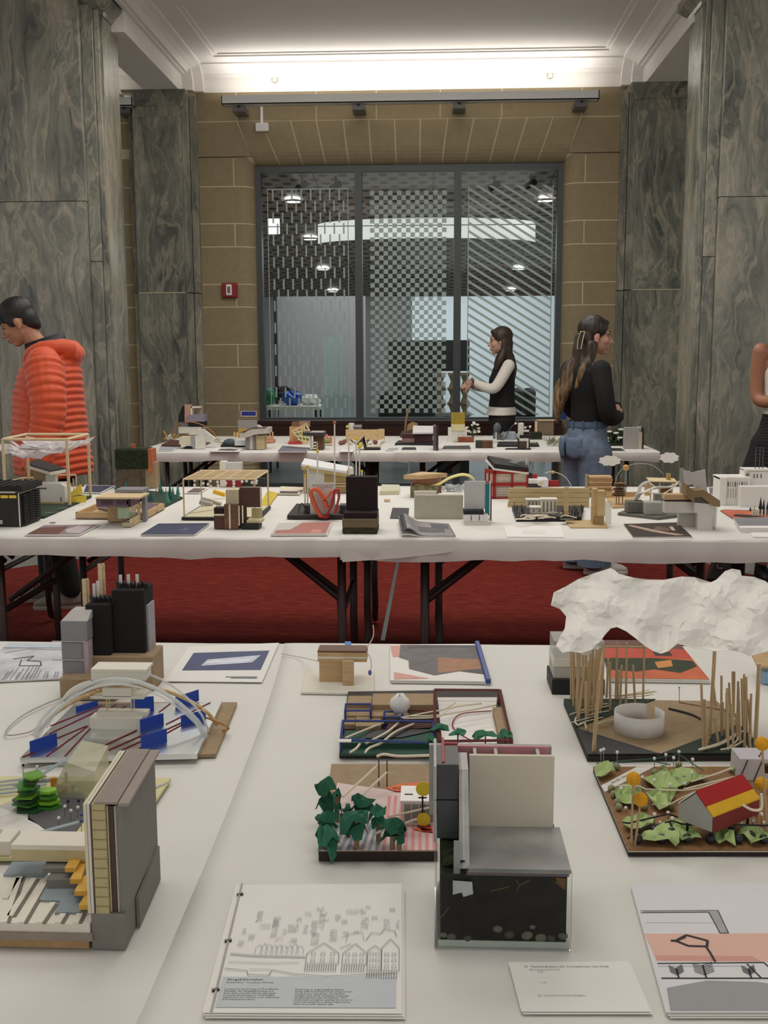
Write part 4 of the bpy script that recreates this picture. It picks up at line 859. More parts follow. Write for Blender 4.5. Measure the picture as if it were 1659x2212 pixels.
for k in range(4): r = .02-.002*k; MB().prism([c+V((r*cos(a+k), r*.8*sin(a+k), .001+k*.008)) for a in [2*pi*i/6 for i in range(6)]], (0, 0, .004)).build('green_layer', M(('3f8a25', '7fbb20')[k % 2], .5, .15), t)
RIB = sheer('a9b8bb', .7); RIB2 = M('9aa2a5', .5)
def ribbon(pts, w_, m_, n=10):
    cv = curve(pts, n); vs = [];
    for i, p in enumerate(cv): d_ = (cv[min(i+1, len(cv)-1)]-cv[max(0, i-1)]).normalized(); n_ = V((-d_.y, d_.x, .3)).normalized(); vs += [p-n_*w_, p+n_*w_]
    return MB().add(vs, [(2*i, 2*i+2, 2*i+3, 2*i+1) for i in range(len(cv)-1)]).build('curved_ribbon', m_, t, solid=.0008, smooth=True)
YR = W(70, 1700, zq).y
ribbon([A(-40, 1810, YR-.1), A(15, 1770, YR-.06), A(50, 1715, YR), A(95, 1670, YR+.02), A(150, 1640, YR+.04), A(180, 1636, YR+.05)], .004, RIB); ribbon([A(-40, 1770, YR-.05), A(30, 1700, YR), A(90, 1660, YR+.03), A(190, 1648, YR+.05)], .003, RIB); ribbon([A(-30, 1730, YR-.05), A(20, 1720, YR-.03), A(60, 1700, YR), A(120, 1680, YR+.03)], .003, RIB2); ribbon([W(20, 1820, zq+.005), W(80, 1800, zq+.03), W(172, 1775, zq+.02)], .003, RIB)
for y in (1680, 1688, 1697, 1705): ribbon([W(-40, y+14, zq+.003), W(40, y+4, zq+.006), W(100, y-4, zq+.004)], .0025, RIB2)
OR_ = M('c98a3a', .7)
for a, b_, c in (((110, 1708), (125, 1706), (110, 1682)), ((125, 1711), (145, 1711), (125, 1695)), ((140, 1692), (147, 1691), (140, 1669))): card(t, 'orange_wall', a, b_, c, OR_, zq, .003)
b = MB(); c = W(168, 1715, zq); b.hexa([c+V(p) for p in ((-.04, -.02, 0), (.035, -.02, 0), (.035, .05, 0), (-.04, .05, 0), (-.012, -.01, .055), (.035, -.02, .045), (.035, .05, .06), (-.005, .045, .07))]); b.build('acrylic_volume', sheer('cfcdb0', .55), t)
B('white_house', fb(-14, 22, 1818, 1850, .04, zq), FOAM, t, bev=.001)
for px, yt_, yb_, cm in ((50, 1653, 1690, BLACK), (157, 1700, 1725, BLACK), (147, 1731, 1745, BLACK), (170, 1730, 1748, BLACK), (165, 1707, 1725, WHITE), (140, 1742, 1765, WHITE), (168, 1744, 1765, WHITE), (153, 1751, 1772, WHITE), (127, 1767, 1790, WHITE), (176, 1760, 1800, M('2d3f72', .3)), (176, 1774, 1806, M('2d3f72', .3)), (80, 1656, 1690, WHITE)): pin(t, px, yt_, yb_, zq, cm, .0025)

# -------- small wooden pavilion
t = model('small wooden T-shaped pavilion on a white base with a white thread', 728, 1500, name='pavilion_model')
MB().prism([W(x, y) for x, y in ((650, 1500), (808, 1502), (808, 1449), (661, 1448))], (0, 0, .005)).build('white_base', FOAM, t, bev=.001); z5 = TZ+.005
q = fb(690, 741, 1428, 1473, .035, z5); B('body', q, PINE, t); q2 = fb(740, 764, 1428, 1481, .012, z5); B('post', q2, PINE, t, bev=.001)
zt_ = q[5]; Yr = q[2]-.006; q = fy(686, 792, 1410, 1427, Yr, .045); MB().box(q[0], q[1], Yr, Yr+.045, zt_+.0003, q[5]).build('roof_beam', PINE, t); MB().box(q[0], q[1], Yr-.0006, Yr, q[4]+.004, q[4]+.008).build('white_stripe', FOAM, t); MB().box(q[0], q[1], Yr, Yr+.045, q[5], q[5]+.004).build('roof_top', WALNUT, t)
for px in (748, 752, 756): MB().rod(A(px, 1478, q2[2]-.001), A(px, 1488, q2[2]-.001), .0004).build('nail', GREY, t)
MB().tube(curve([W(608, 1412, TZ+.004), W(650, 1420, TZ+.006), A(686, 1428, Yr)]), .0011, 5).build('white_thread', M('c9c5bd', .6), t); MB().tube(curve([A(806, 1350, Yr+.05), A(806, 1375, Yr+.05), A(790, 1400, Yr+.03), A(765, 1407, Yr+.02), A(740, 1409, Yr+.01)]), .0011, 5).build('white_thread', STRING, t); MB().tube(curve([A(792, 1408, Yr), A(801, 1425, Yr-.01), A(801, 1450, Yr-.02)]), .001, 5).build('white_thread', M('b8bccb', .6), t)
MB().ball(A(799, 1453, Yr-.02), (.004, .004, .006), 8, 6).build('blue_bead', M('5a6fae', .5), t)
a, b_, c, d = W(745, 1411, TZ+.004), W(761, 1411, TZ+.004), W(758, 1386, TZ+.004), W(745, 1386, TZ+.004)
o = MB().prism([a, b_, c, d], (0, 0, .0006)); o.prism([d, c, c-V((0, -.012, .12)), d-V((0, -.012, .12))], (0, -.0006, 0)); tag(o.build('blue_tape', M('1274b8', .5), loc=a), 'strip of blue tape hanging over the table edge behind the pavilion', 'tape')
p0 = A(745, 1300, 4.2); tag(MB().hexa([p0+V(v) for v in ((-.014, -.04, -.3), (.014, -.04, -.3), (.014, -.038, -.3), (-.014, -.038, -.3), (-.03, -.04, .02), (-.002, -.04, .02), (-.002, -.038, .02), (-.03, -.038, .02))]).build('blue_tape_strip', M('14285e', .5), loc=p0), 'dark blue tape strip stuck down a middle table leg', 'tape')

# -------- relief courtyard model
t = model('courtyard relief model with blue and red frames, green floor and cotton puff', 830, 1638, name='courtyard_model')
def K(x, y): return (600+x/3.072, 1350+y/3.072)
def Kw(x, y, z): return W(*K(x, y), z)
BQ = [W(*p) for p in ((733, 1638), (1112, 1636), (1083, 1497), (752, 1502))]
MB().prism(BQ, (0, 0, .008)).build('base_board', M('2c221e', .7), t)
def terr(pts, z, h, m_, nm='terrace'): return MB().prism([Kw(x, y, z)-V((0, 0, h)) for x, y in pts], (0, 0, h)).build(nm, m_, t)
zA = TZ+.010; GRN = M('2f5246', .85, .08, 50)
terr([(415, 855), (1028, 860), (1028, 795), (415, 792)], zA, .004, GRN, 'green_floor'); terr([(418, 783), (1030, 786), (1032, 705), (450, 700)], zA+.010, .012, GRN, 'green_floor'); terr([(580, 750), (820, 745), (1030, 700), (1030, 680), (600, 700)], zA+.012, .002, BLACK, 'dark_patch'); terr([(720, 690), (1030, 690), (1030, 650), (740, 650)], zA+.012, .002, M('4b1518', .7), 'red_floor')
for pts, z in (([(460, 525), (620, 525), (628, 470), (470, 470)], TZ+.030), ([(625, 530), (1040, 530), (1040, 455), (632, 455)], TZ+.034), ([(620, 605), (870, 605), (870, 560), (622, 560)], TZ+.024), ([(440, 600), (618, 602), (620, 535), (445, 535)], TZ+.022), ([(440, 660), (513, 660), (517, 600), (443, 600)], TZ+.018), ([(515, 670), (684, 672), (686, 608), (520, 606)], TZ+.020), ([(1425, 545), (1490, 545), (1530, 722), (1465, 722)], TZ+.026)): terr(pts, z, z-TZ-.009, M('a08a6a', .85, .06, 50))
terr([(870, 590), (1050, 590), (1050, 535), (875, 535)], TZ+.014, .004, BLACK, 'dark_patch')
MIR = M('eceae6', .12, 0); terr([(1060, 480), (1455, 480), (1448, 560), (1455, 785), (1092, 785)], zA+.003, .003, MIR, 'white_floor')
def frame(pts, z, th, m_, nm):
    P_ = [Kw(x, y, z) for x, y in pts]
    for i in range(len(P_)): a, c = P_[i], P_[(i+1) % len(P_)]; MB().tube([a, c], th, 4).build(nm, m_, t)
    for p in P_: MB().tube([V((p.x, p.y, TZ+.008)), p], th, 4).build(nm, m_, t)
BF = M('2e3f86', .6); RF = M('5e1c20', .6)
frame([(418, 760), (1030, 782), (1035, 640), (432, 636)], TZ+.032, .0022, BF, 'blue_frame_bar'); frame([(447, 568), (617, 568), (620, 525), (452, 525)], TZ+.036, .002, BF, 'blue_frame_bar'); frame([(705, 612), (828, 612), (830, 575), (708, 575)], TZ+.03, .002, BF, 'blue_frame_bar')
frame([(1042, 620), (1082, 772), (1552, 765), (1470, 433), (1042, 430)], TZ+.036, .0026, RF, 'red_frame_bar'); frame([(865, 560), (1050, 575), (1050, 512), (868, 512)], TZ+.03, .002, M('6b2b26', .6), 'red_frame_bar')
p = Kw(812, 560, TZ+.036); b = MB(); b.ball(A(864, 1521, p.y), (.018, .018, .019), 16, 10); b.ball(A(866, 1540, p.y), (.01, .012, .014), 12, 8); g = random.Random(5)
for i, v_ in enumerate(b.v): b.v[i] = v_+V((g.uniform(-1, 1), g.uniform(-1, 1), g.uniform(-1, 1)))*.0022
b.build('cotton_puff', M('e6e6e4', 1, .02), t, smooth=True)
for pts in ([(450, 750), (560, 705), (700, 650)], [(585, 785), (720, 715), (800, 650)], [(480, 845), (520, 820), (545, 790)], [(580, 848), (610, 815), (690, 780), (780, 710), (905, 655)]): MB().tube(curve([Kw(x, y, TZ+.027) for x, y in pts]), .0022, 5).build('white_cord', STRING, t, smooth=True)
for pts in ([(820, 615), (1000, 580), (1100, 560), (1180, 515)], [(830, 620), (1060, 610), (1150, 550), (1350, 520)], [(880, 605), (1050, 600), (1300, 560), (1450, 530)]): MB().tube(curve([Kw(x, y, TZ+.034) for x, y in pts]), .0018, 5).build('white_cord', STRING, t, smooth=True)
MB().tube(curve([Kw(x, y, TZ+.016) for x, y in ((1420, 570), (1220, 590), (1160, 650), (1190, 710), (1290, 770))]), .0012, 5).build('red_thread', M('8c3a44', .6), t)
g = random.Random(21)
for k, (x, y, w_, h_) in enumerate(((1075, 720, 65, 28), (1195, 752, 55, 22), (1378, 762, 68, 28), (1510, 762, 50, 24), (1015, 792, 35, 16))):
    p = Kw(x, y, TZ+.03); out = [(cos(a)*(1+.25*g.uniform(-1, 1)), sin(a)*(1+.25*g.uniform(-1, 1))) for a in [2*pi*i/8 for i in range(8)]]; rx, ry = w_/3.072*.00092, .016
    crumple(out, lambda u, v, h, p=p, rx=rx, ry=ry: p+V((u*rx, v*ry, .004+h+.008*(1-u*u))), .5, .005, k, 'green_paper_leaf', GREENP, t)
    MB().rod((p.x, p.y, TZ+.008), p+V((0, 0, .006)), .0012).build('twig', BLACK, t)
MB().ob(Kw(445, 768, TZ+.034), (.011, .006, .0008)).build('white_label', WHITE, t)

# -------- pink striped model with paper trees
def J(x, y): return (660+x/2.765, 1560+y/2.765)
def Jw(x, y, z): return W(*J(x, y), z)
t = model('pink striped model with crumpled green paper trees and yellow discs', 810, 1860, name='paper_tree_model')
zq = A(800, 1838, W(800, 1860).y).z; q = [W(x, y, zq) for x, y in ((688, 1838), (945, 1838), (934, 1650), (716, 1650))]
MB().prism([p-V((0, 0, zq-TZ)) for p in q], (0, 0, zq-TZ-.001)).build('dark_base', M('2a1c17', .7, .1), t); MB().prism([p-V((0, 0, .001)) for p in q], (0, 0, .001)).build('cardboard_top', KRAFT, t)
MB().prism([Jw(x, y, zq) for x, y in ((82, 768), (775, 768), (765, 420), (560, 415), (360, 390), (190, 365), (150, 520))], (0, 0, .0012)).build('pink_sheet', M('d3c0bb', .8, .12, 30), t)
for i in range(16):
    u = i/15; c_ = M('8496a4', .8) if i < 8 else M('d98f92', .8); a, b_ = Jw(110+u*650, 765, zq+.0014), Jw(200+u*550, 600 if i < 8 else 440, zq+.0014); MB().para(a, V((.0045, 0, 0)), b_-a, (0, 0, .0003)).build('painted_stripe', c_, t)
for pts, c_ in (([(480, 395), (560, 370), (680, 362), (745, 362), (745, 410), (540, 415)], ORANGE), ([(520, 395), (745, 385), (745, 420), (530, 415)], RED), ([(665, 620), (745, 615), (760, 660), (700, 655)], RED), ([(640, 640), (745, 632), (752, 652), (690, 652)], ORANGE)): MB().prism([Jw(x, y, zq+.002) for x, y in pts], (0, 0, .001)).build('red_paper', c_, t)
yb_ = Jw(650, 620, zq).y; hb = (A(*J(570, 620), yb_).x, A(*J(760, 620), yb_).x, yb_, yb_+.05, zq, A(*J(650, 475), yb_).z); B('white_house', hb, WHITE, t); B('house_roof', (hb[0]-.001, hb[1], hb[2]-.002, hb[3]+.002, hb[5], hb[5]+.002), M('f0eeea', .6), t)
for i in range(4): w_ = (hb[1]-hb[0])/5; x = hb[0]+.005+i*w_*1.18; MB().box(x, x+w_, yb_-.0008, yb_, zq+.006, hb[5]-.004).build('window_pane', M('8f8b86', .4), t)
MB().ob(((hb[0]+hb[1])/2-.012, hb[2]+.02, hb[5]+.0024), (.006, .001, .0006)).build('roof_slot', BLACK, t)
for (x, y, r) in ((703, 400, 46), (705, 582, 42)):
    Yd = yb_-.012; p = A(*J(x, y), Yd); n = 24; rr = r/2.765*.00063; MB().prism([p+V((rr*cos(2*pi*i/n), 0, rr*sin(2*pi*i/n))) for i in range(n)], (0, .001, 0)).build('yellow_disc', M('ddc52c', .6, .03), t)
a = A(*J(699, 440), yb_-.01); c = A(*J(699, 640), yb_-.01); MB().box(a.x-.0012, a.x+.0012, a.y, a.y+.001, zq, a.z+.02).build('black_post', BLACK, t); MB().box(a.x-.006, a.x+.006, a.y, a.y+.001, a.z-.004, a.z-.002).build('post_crossbar', BLACK, t)
g = random.Random(8)
for k, (x, y, w_, h_, yb) in enumerate(((125, 420, 78, 90, 560), (190, 465, 30, 70, 600), (130, 580, 68, 48, 700), (130, 680, 70, 70, 755), (335, 475, 72, 42, 640), (255, 540, 32, 38, 690), (305, 590, 85, 75, 760), (435, 555, 55, 52, 715), (520, 640, 78, 55, 760), (560, 655, 35, 45, 765))):
    base = Jw(x, yb, zq); p = A(*J(x, y), base.y); s = (p.y*.99+.1)/2300/2.765; tr = MB().rod(base, (p.x, base.y, p.z+h_*s*.4), .0035, 7).build('tree_trunk', M('8a7358', .8), t)
    rx, rz = w_*s*1.1, h_*s*1.1; gm = M(('1d5a42', '2a6b4f', '24624a', '2f7456')[k % 4], .85, .12, 40)
    for j in range(2):
        n = 11; out = [(cos(2*pi*i/n)*g.uniform(.7, 1.15), sin(2*pi*i/n)*g.uniform(.7, 1.15)) for i in range(n)]; ph = g.uniform(0, 6)
        crumple(out, lambda u, v, h: p+V((u*rx*(1-.12*j), v*rx*.8, rz*(.95-.9*j-(1.05+.5*sin(3*math.atan2(v, u)+ph))*(u*u+v*v))+h)), .42, .006, 70+k*2+j, 'paper_crown', gm, t, .0006)
for a, b_, za, zb_ in (((225, 445), (440, 250), .01, .05), ((340, 435), (485, 300), .01, .045), ((490, 565), (745, 508), .02, .035), ((590, 605), (660, 580), .01, .03), ((410, 670), (460, 645), .01, .02)): Y1, Y2 = Jw(a[0], a[1]+60, zq).y, Jw(b_[0], b_[1]+120, zq).y; MB().rod(A(*J(*a), Y1), A(*J(*b_), Y2), .0018, 5).build('white_cord', STRING, t)
for x, y0_, y1_ in ((438, 215, 380), (487, 225, 385)): p = Jw(x, y1_, zq); q_ = A(*J(x, y0_), p.y); MB().rod(p, q_, .0011, 5).build('thin_post', M('5d3b33', .6), t)
p1, p2, p3 = A(*J(425, 205), Jw(438, 380, zq).y), A(*J(470, 192), Jw(460, 380, zq).y), A(*J(755, 198), Jw(600, 380, zq).y); MB().tube(curve([p1, p2, A(*J(560, 203), p2.y), p3]), .0022, 6).build('white_cord', STRING, t, smooth=True)

# -------- soil section model
t = model('concrete and soil section model in clear acrylic with a tall cream wall', 1088, 2048, name='soil_section_model')
Y0 = W(1088, 2048).y; XA, XB = A(946, 2048, Y0).x, A(1230, 2048, Y0).x; zs1 = A(1100, 1878, Y0).z; zpu = A(1100, 1893, Y0).z; zb0 = A(1088, 2034, Y0).z
Y1 = W(1100, 1787, zs1).y; xw0 = A(1013, 1786, Y1).x; xw1 = A(1195, 1786, Y1).x; zw = A(1100, 1633, Y1).z; Y2 = W(1100, 1607, zw).y
SOIL = M('2b2520', 1, .35, 45, .8)
B('white_foot', (XA, XB, Y0+.001, Y1+.03, TZ, zb0), M('d2d2cc', .6, .04), t); B('soil', (XA+.003, XB-.004, Y0+.002, Y1+.03, zb0, zpu), SOIL, t)
B('acrylic_front', (XA-.002, XB+.001, Y0-.003, Y0, TZ, zs1), CLEAR, t); B('acrylic_side', (XA-.004, XA-.002, Y0-.003, Y1+.03, TZ, zs1), CLEAR, t)
xs0 = A(1012, 1880, Y0).x
B('purple_insulation', (xs0-.002, XB-.002, Y0+.001, Y1, zpu, zs1-.004), M('7b6470', .8, .06), t)
CONC = M('92928f', .5, .28, 14); B('concrete_slab', (xs0, XB, Y0-.001, Y1, zs1-.004, zs1+.001), CONC, t)
B('cream_wall', (xw0, xw1, Y1, Y1+.006, zs1+.001, zw), M('cfc7b5', .7, .03, 10), t)
B('back_wall', (xw0-.05, xw1, Y2-.008, Y2, zs1, zw), M('a09d98', .6, .1), t); B('pink_layer', (xw0-.04, xw1-.004, Y2-.012, Y2-.008, zs1, zw+.001), M('c98b93', .7), t)
B('wall_core', (xw0, xw1, Y1+.006, Y2-.012, zs1, zw-.012), M('8d8a85', .7, .15), t)
for u in (.05, .3, .8): x = lerp(xw0, xw1, u); B('wall_rib', (x, x+.004, Y1+.006, Y2-.012, zw-.012, zw-.001), M('b2aeaa', .6), t)
xc0, xc1 = A(993, 1850, Y0+.01).x, A(1014, 1850, Y0+.01).x
zc = A(1003, 1655, Y0+.09).z
for i, (m_, w_) in enumerate(((M('a2a2a0', .6, .1), .35), (M('c9bdb9', .7), .15), (M('b3b3b1', .6, .1), .5))):
    a = xc0+(xc1-xc0)*sum((.35, .15, .5)[:i]); b = MB(); b.hexa([V((a, Y0+.004, zs1-.002)), V((a+(xc1-xc0)*w_, Y0+.004, zs1-.002)), V((a+(xc1-xc0)*w_, Y1+.01, zs1-.002)), V((a, Y1+.01, zs1-.002)), V((a, Y1-.045, zw)), V((a+(xc1-xc0)*w_, Y1-.045, zw)), V((a+(xc1-xc0)*w_, Y1+.01, zw)), V((a, Y1+.01, zw))]); b.build('wall_layer', m_, t)
xd0, xd1 = A(944, 1750, Y1-.05).x, A(991, 1750, Y1-.05).x; zd = A(965, 1811, Y1-.05).z; zd2 = A(965, 1652, Y1-.05).z; zmid = A(965, 1728, Y1-.05).z
DP = M('3c3e40', .55, .25, 30); B('dark_cladding_panel', (xd0, xd1-.001, Y1-.05, Y1-.046, zd, zmid-.0008), DP, t); B('dark_cladding_panel', (xd0, xd1-.001, Y1-.05, Y1-.046, zmid+.0008, zd2), DP, t); B('cladding_core', (xd0, xd1, Y1-.045, Y1+.02, zd, zd2-.002), M('6f6d6c', .7), t)
B('side_cladding', (xd0-.004, xd0-.0005, Y1-.052, Y2, zd-.004, zmid), M('a9aaa9', .5), t); B('side_cladding', (xd0-.004, xd0-.0005, Y1-.052, Y2, zmid+.001, zw+.006), M('a9aaa9', .5), t); B('red_trim', (xd0+.006, xd0+.009, Y1-.04, Y2, zd2, zw+.001), M('a04040', .6), t); B('red_trim', (xd0+.009, xd1, Y2-.02, Y2-.016, zd2, zw+.001), M('a04040', .6), t)
b = MB(); g = random.Random(4); out = [(XA+.004, Y0+.006), (xs0-.004, Y0+.006), (xs0-.004, Y1-.03), (XA+.004, Y1-.03)]
crumple(out, lambda u, v, h: V((u, v, zpu+.006+abs(h))), .008, .009, 2, 'moss', MOSS, t)
for px, py, s in ((975, 2022, 9), (1010, 2026, 8), (1075, 2005, 9), (1100, 2018, 10), (1138, 2019, 11), (1168, 2024, 11), (1190, 2025, 8), (1215, 2021, 9), (958, 2018, 7), (1150, 2001, 6)):
    p = A(px, py, Y0+.004); MB().ball(p, (s*.00072, .004, s*.00055), 10, 7, (0, g.uniform(-.4, .4), 0)).build('pebble', M(('6d655a', '857a6a', '58534c')[px % 3], .7, .15, 60), t, smooth=True)
crumple([(0, 0), (1, .1), (1.05, .9), (.55, 1.1), (.45, .8), (0, .95)], lambda u, v, h: A(978+u*42, 1902+v*32, Y0-.004+h*.2), .5, .002, 6, 'paper_patch', M('a9adae', .7, .1), t)
q = fy(980, 994, 1818, 1900, Y0+.004, .003); B('grey_strip', q, M('8f9394', .6, .1), t)
for pts in ([(1115, 1900), (1122, 1912), (1116, 1925)], [(1122, 1912), (1145, 1900)], [(1060, 1925), (1100, 1915)], [(950, 1985), (970, 1960)], [(1198, 1905), (1222, 1920)]): MB().tube([A(x, y, Y0+.001) for x, y in pts], .0009, 5).build('root', M('6e5136', .8), t)
crumple([(1200, 1895), (1224, 1898), (1220, 1922), (1206, 1912)], lambda u, v, h: A(u, v, Y0+.001), 10, 0, 6, 'dry_leaf', M('7a5230', .8, .2), t)

# -------- cloud canopy model
def L3(x, y): return (1160+x/3.325, 1210+y/3.325)
def Lw(x, y, z): return W(*L3(x, y), z)
t = model('forest model with bundles of thin sticks carrying a crumpled white paper cloud', 1440, 1638, name='cloud_canopy_model')
zq = TZ+.011; bq = [Lw(x, y, zq) for x, y in ((362, 1400), (1615, 1395), (1560, 1290), (1295, 1015), (850, 1005), (192, 1003))]
MB().prism([p-V((0, 0, .0105)) for p in bq], (0, 0, .009)).build('dark_base', M('221a17', .7), t)
DGN = M('26362b', .85, .1, 50)
for pts, m_, k in (([(192, 1003), (850, 1005), (282, 1210)], DGN, 3), ([(282, 1210), (850, 1008), (1295, 1015), (1400, 1120), (1190, 1190), (740, 1360)], KRAFT, 1), ([(740, 1360), (1190, 1190), (1400, 1120), (1450, 1185), (900, 1392)], M('a8916f', .85, .06), 1), ([(282, 1210), (880, 1395), (362, 1398)], M('3a3a3a', .8, .08), 2), ([(900, 1394), (1450, 1185), (1560, 1290), (1615, 1393)], DGN, 3)): MB().prism([Lw(x, y, zq) for x, y in pts], (0, 0, .0008*k)).build('ground_panel', m_, t)
c = Lw(738, 1225, zq); rr = .0475; hh = .036; n = 30; vs = []
for i in range(n+1): a = pi*.36+2*pi*.93*i/n; rr2 = rr*(1-.14*i/n); vs += [c+V((rr2*cos(a), rr2*sin(a), 0.001)), c+V((rr2*cos(a), rr2*sin(a), hh))]
MB().add(vs, [(2*i, 2*i+2, 2*i+3, 2*i+1) for i in range(n)]).build('paper_ring', M('f0eeeb', .7), t, solid=.0008, smooth=True)
STK = wood('b0956e', 'cdb48c', (40, 40, 4)); g = random.Random(17)
def stick(x0, y0, x1, y1, r=.0022, nm='stick'):
    a = Lw(x0, y0, zq); MB().tube([a, A(*L3(x1, y1), a.y+g.uniform(-.004, .004))], r, 4).build(nm, STK, t)
for x0, y0, x1, y1 in ((245, 1010, 243, 640), (262, 1060, 258, 640), (280, 1090, 300, 640), (290, 1150, 310, 650), (298, 1160, 340, 760), (320, 1060, 300, 690), (330, 1000, 330, 680), (345, 1100, 345, 760), (352, 1165, 352, 870), (362, 1150, 375, 720), (375, 1110, 400, 640), (385, 1060, 385, 670), (398, 1120, 415, 720), (410, 1080, 400, 640), (430, 1050, 440, 640), (440, 1000, 455, 630), (452, 1110, 470, 630), (465, 1060, 480, 620), (310, 1110, 290, 660), (270, 1000, 262, 650), (355, 1020, 350, 680), (420, 1010, 430, 640), (525, 1085, 525, 735), (500, 990, 512, 705), (565, 990, 577, 590), (595, 1080, 608, 755), (580, 1010, 585, 790), (638, 1060, 645, 590), (705, 1035, 690, 755), (762, 1005, 770, 620), (415, 1000, 420, 700)): stick(x0, y0, x1, y1)
for x0, y0, x1, y1 in ((400, 1380, 440, 870), (412, 1380, 452, 870)): stick(x0, y0, x1, y1, .002)
a, b_ = A(*L3(446, 870), Lw(405, 1380, zq).y), A(*L3(478, 615), Lw(405, 1380, zq).y+.05); MB().tube([a, b_], .002, 4).build('stick', STK, t)
MB().rod(A(*L3(470, 620), Lw(470, 1040, zq).y), A(*L3(775, 622), Lw(762, 1005, zq).y), .0016).build('cross_stick', STK, t)
for x0, y0, x1, y1 in ((1195, 1375, 1180, 880), (1205, 1200, 1200, 1000), (1215, 1370, 1205, 1000), (1240, 1290, 1265, 870), (1262, 1020, 1282, 640), (1250, 1020, 1272, 640), (1285, 1050, 1265, 870), (1305, 1330, 1275, 1130), (1325, 1250, 1325, 830), (1330, 1270, 1335, 1020), (1375, 1380, 1365, 920), (1395, 1230, 1380, 880), (1410, 1130, 1405, 800), (1415, 1130, 1418, 800), (1412, 1380, 1397, 1030), (1438, 1200, 1445, 870), (1455, 1250, 1447, 910), (1480, 1200, 1470, 850), (1495, 1240, 1488, 820), (1510, 1250, 1503, 840), (1490, 1370, 1495, 1010), (1530, 1300, 1538, 960), (1535, 1380, 1525, 1250), (1560, 1360, 1590, 750), (1572, 1365, 1602, 750), (1440, 1300, 1430, 1100), (1460, 1330, 1452, 1000), (1360, 1300, 1362, 950), (1225, 1340, 1232, 1270), (1540, 1290, 1515, 1000)): stick(x0, y0, x1, y1)
g = random.Random(2)
for k in range(10): x, y = g.uniform(230, 420), g.uniform(1040, 1190); MB().tube(curve([Lw(x, y, zq+.006), Lw(x+70, y-22+g.uniform(-8, 8), zq+.010), Lw(x+170, y-45, zq+.004)]), .0011, 5).build('fibre', STRING, t)
for k in range(7): x, y = 500+g.uniform(0, 100), 1000-g.uniform(0, 25); MB().tube(curve([Lw(x, y, zq+.006), Lw(x+120, y-12, zq+.01), Lw(x+270, y-25-k*3, zq+.004)]), .0008, 5).build('fibre', M('c4b391', .8), t)
for pts in ([(1160, 1362), (1300, 1330), (1400, 1280), (1480, 1225)], [(1165, 1358), (1320, 1310), (1440, 1240)], [(1320, 1360), (1400, 1345), (1480, 1300)], [(1480, 1300), (1510, 1350), (1540, 1380)], [(1430, 1230), (1440, 1290), (1370, 1350)], [(280, 1130), (275, 1165), (295, 1185)], [(340, 1165), (300, 1185)], [(345, 1170), (355, 1210)]): MB().tube(curve([Lw(x, y, zq+.008) for x, y in pts]), .0016, 5).build('white_root', STRING, t, smooth=True)
MB().tube(curve([Lw(945, 1065, zq+.003), Lw(1100, 1105, zq+.003), Lw(1195, 1150, zq+.003)]), .002, 4).build('black_wire', BLACK, t); MB().rod(Lw(1020, 1020, zq+.002), Lw(1380, 1085, zq+.002), .0008).build('red_thread', M('8f4a3c', .6), t); pin(t, L3(1022, 0)[0], L3(0, 915)[1], L3(0, 1020)[1], zq, GREY, .0018)
Yc = Lw(740, 1250, zq).y
out = [(100, 325), (120, 232), (205, 190), (290, 140), (400, 98), (530, 58), (560, 72), (585, 98), (690, 125), (800, 140), (910, 142), (1040, 118), (1130, 122), (1250, 160), (1290, 140), (1350, 80), (1400, 62), (1460, 72), (1470, 112), (1560, 120), (1640, 150), (1690, 190), (1780, 240), (1830, 330), (1800, 460), (1830, 560), (1760, 640), (1650, 655), (1530, 690), (1460, 660), (1380, 645), (1280, 655), (1130, 632), (1010, 600), (940, 655), (890, 672), (840, 655), (780, 620), (720, 570), (640, 510), (575, 480), (530, 490), (490, 535), (450, 590), (400, 640), (320, 668), (240, 655), (180, 665), (135, 615), (160, 560), (200, 490), (210, 405), (165, 350)]
def cl(u, v, h):
    s = (v-60)/620; e = sin(u*.007)*.022+sin(u*.016+v*.012)*.009+sin(v*.024-u*.006)*.006
    return A(*L3(u, v), Yc+.11-.2*s+e+h)
o = crumple(out, cl, 40, .0042, 31, 'paper_cloud', M('e9e6df', .75, .01), t, .0006)

# -------- stacked box behind the sticks
t = model('stacked grey and white box model with a clear top behind the sticks', 1250, 1500, name='box_model')
q = fb(1192, 1306, 1468, 1500, .1); B('black_base', q, BLACK, t, bev=.001); Yb = q[2]; q2 = fy(1196, 1300, 1442, 1466, Yb+.006, .085); B('grey_tier', (q2[0], q2[1], q2[2], q2[3], q[5], q2[5]), LGREY, t, bev=.001); q3 = fy(1196, 1300, 1424, 1440, Yb+.006, .085); B('white_tier', (*q3[:4], q2[5]+.001, q3[5]), FOAM, t); q4 = fy(1197, 1305, 1386, 1422, Yb+.008, .08); B('clear_case', (*q4[:4], q3[5]+.001, q4[5]), sheer('cfcfca', .5), t)

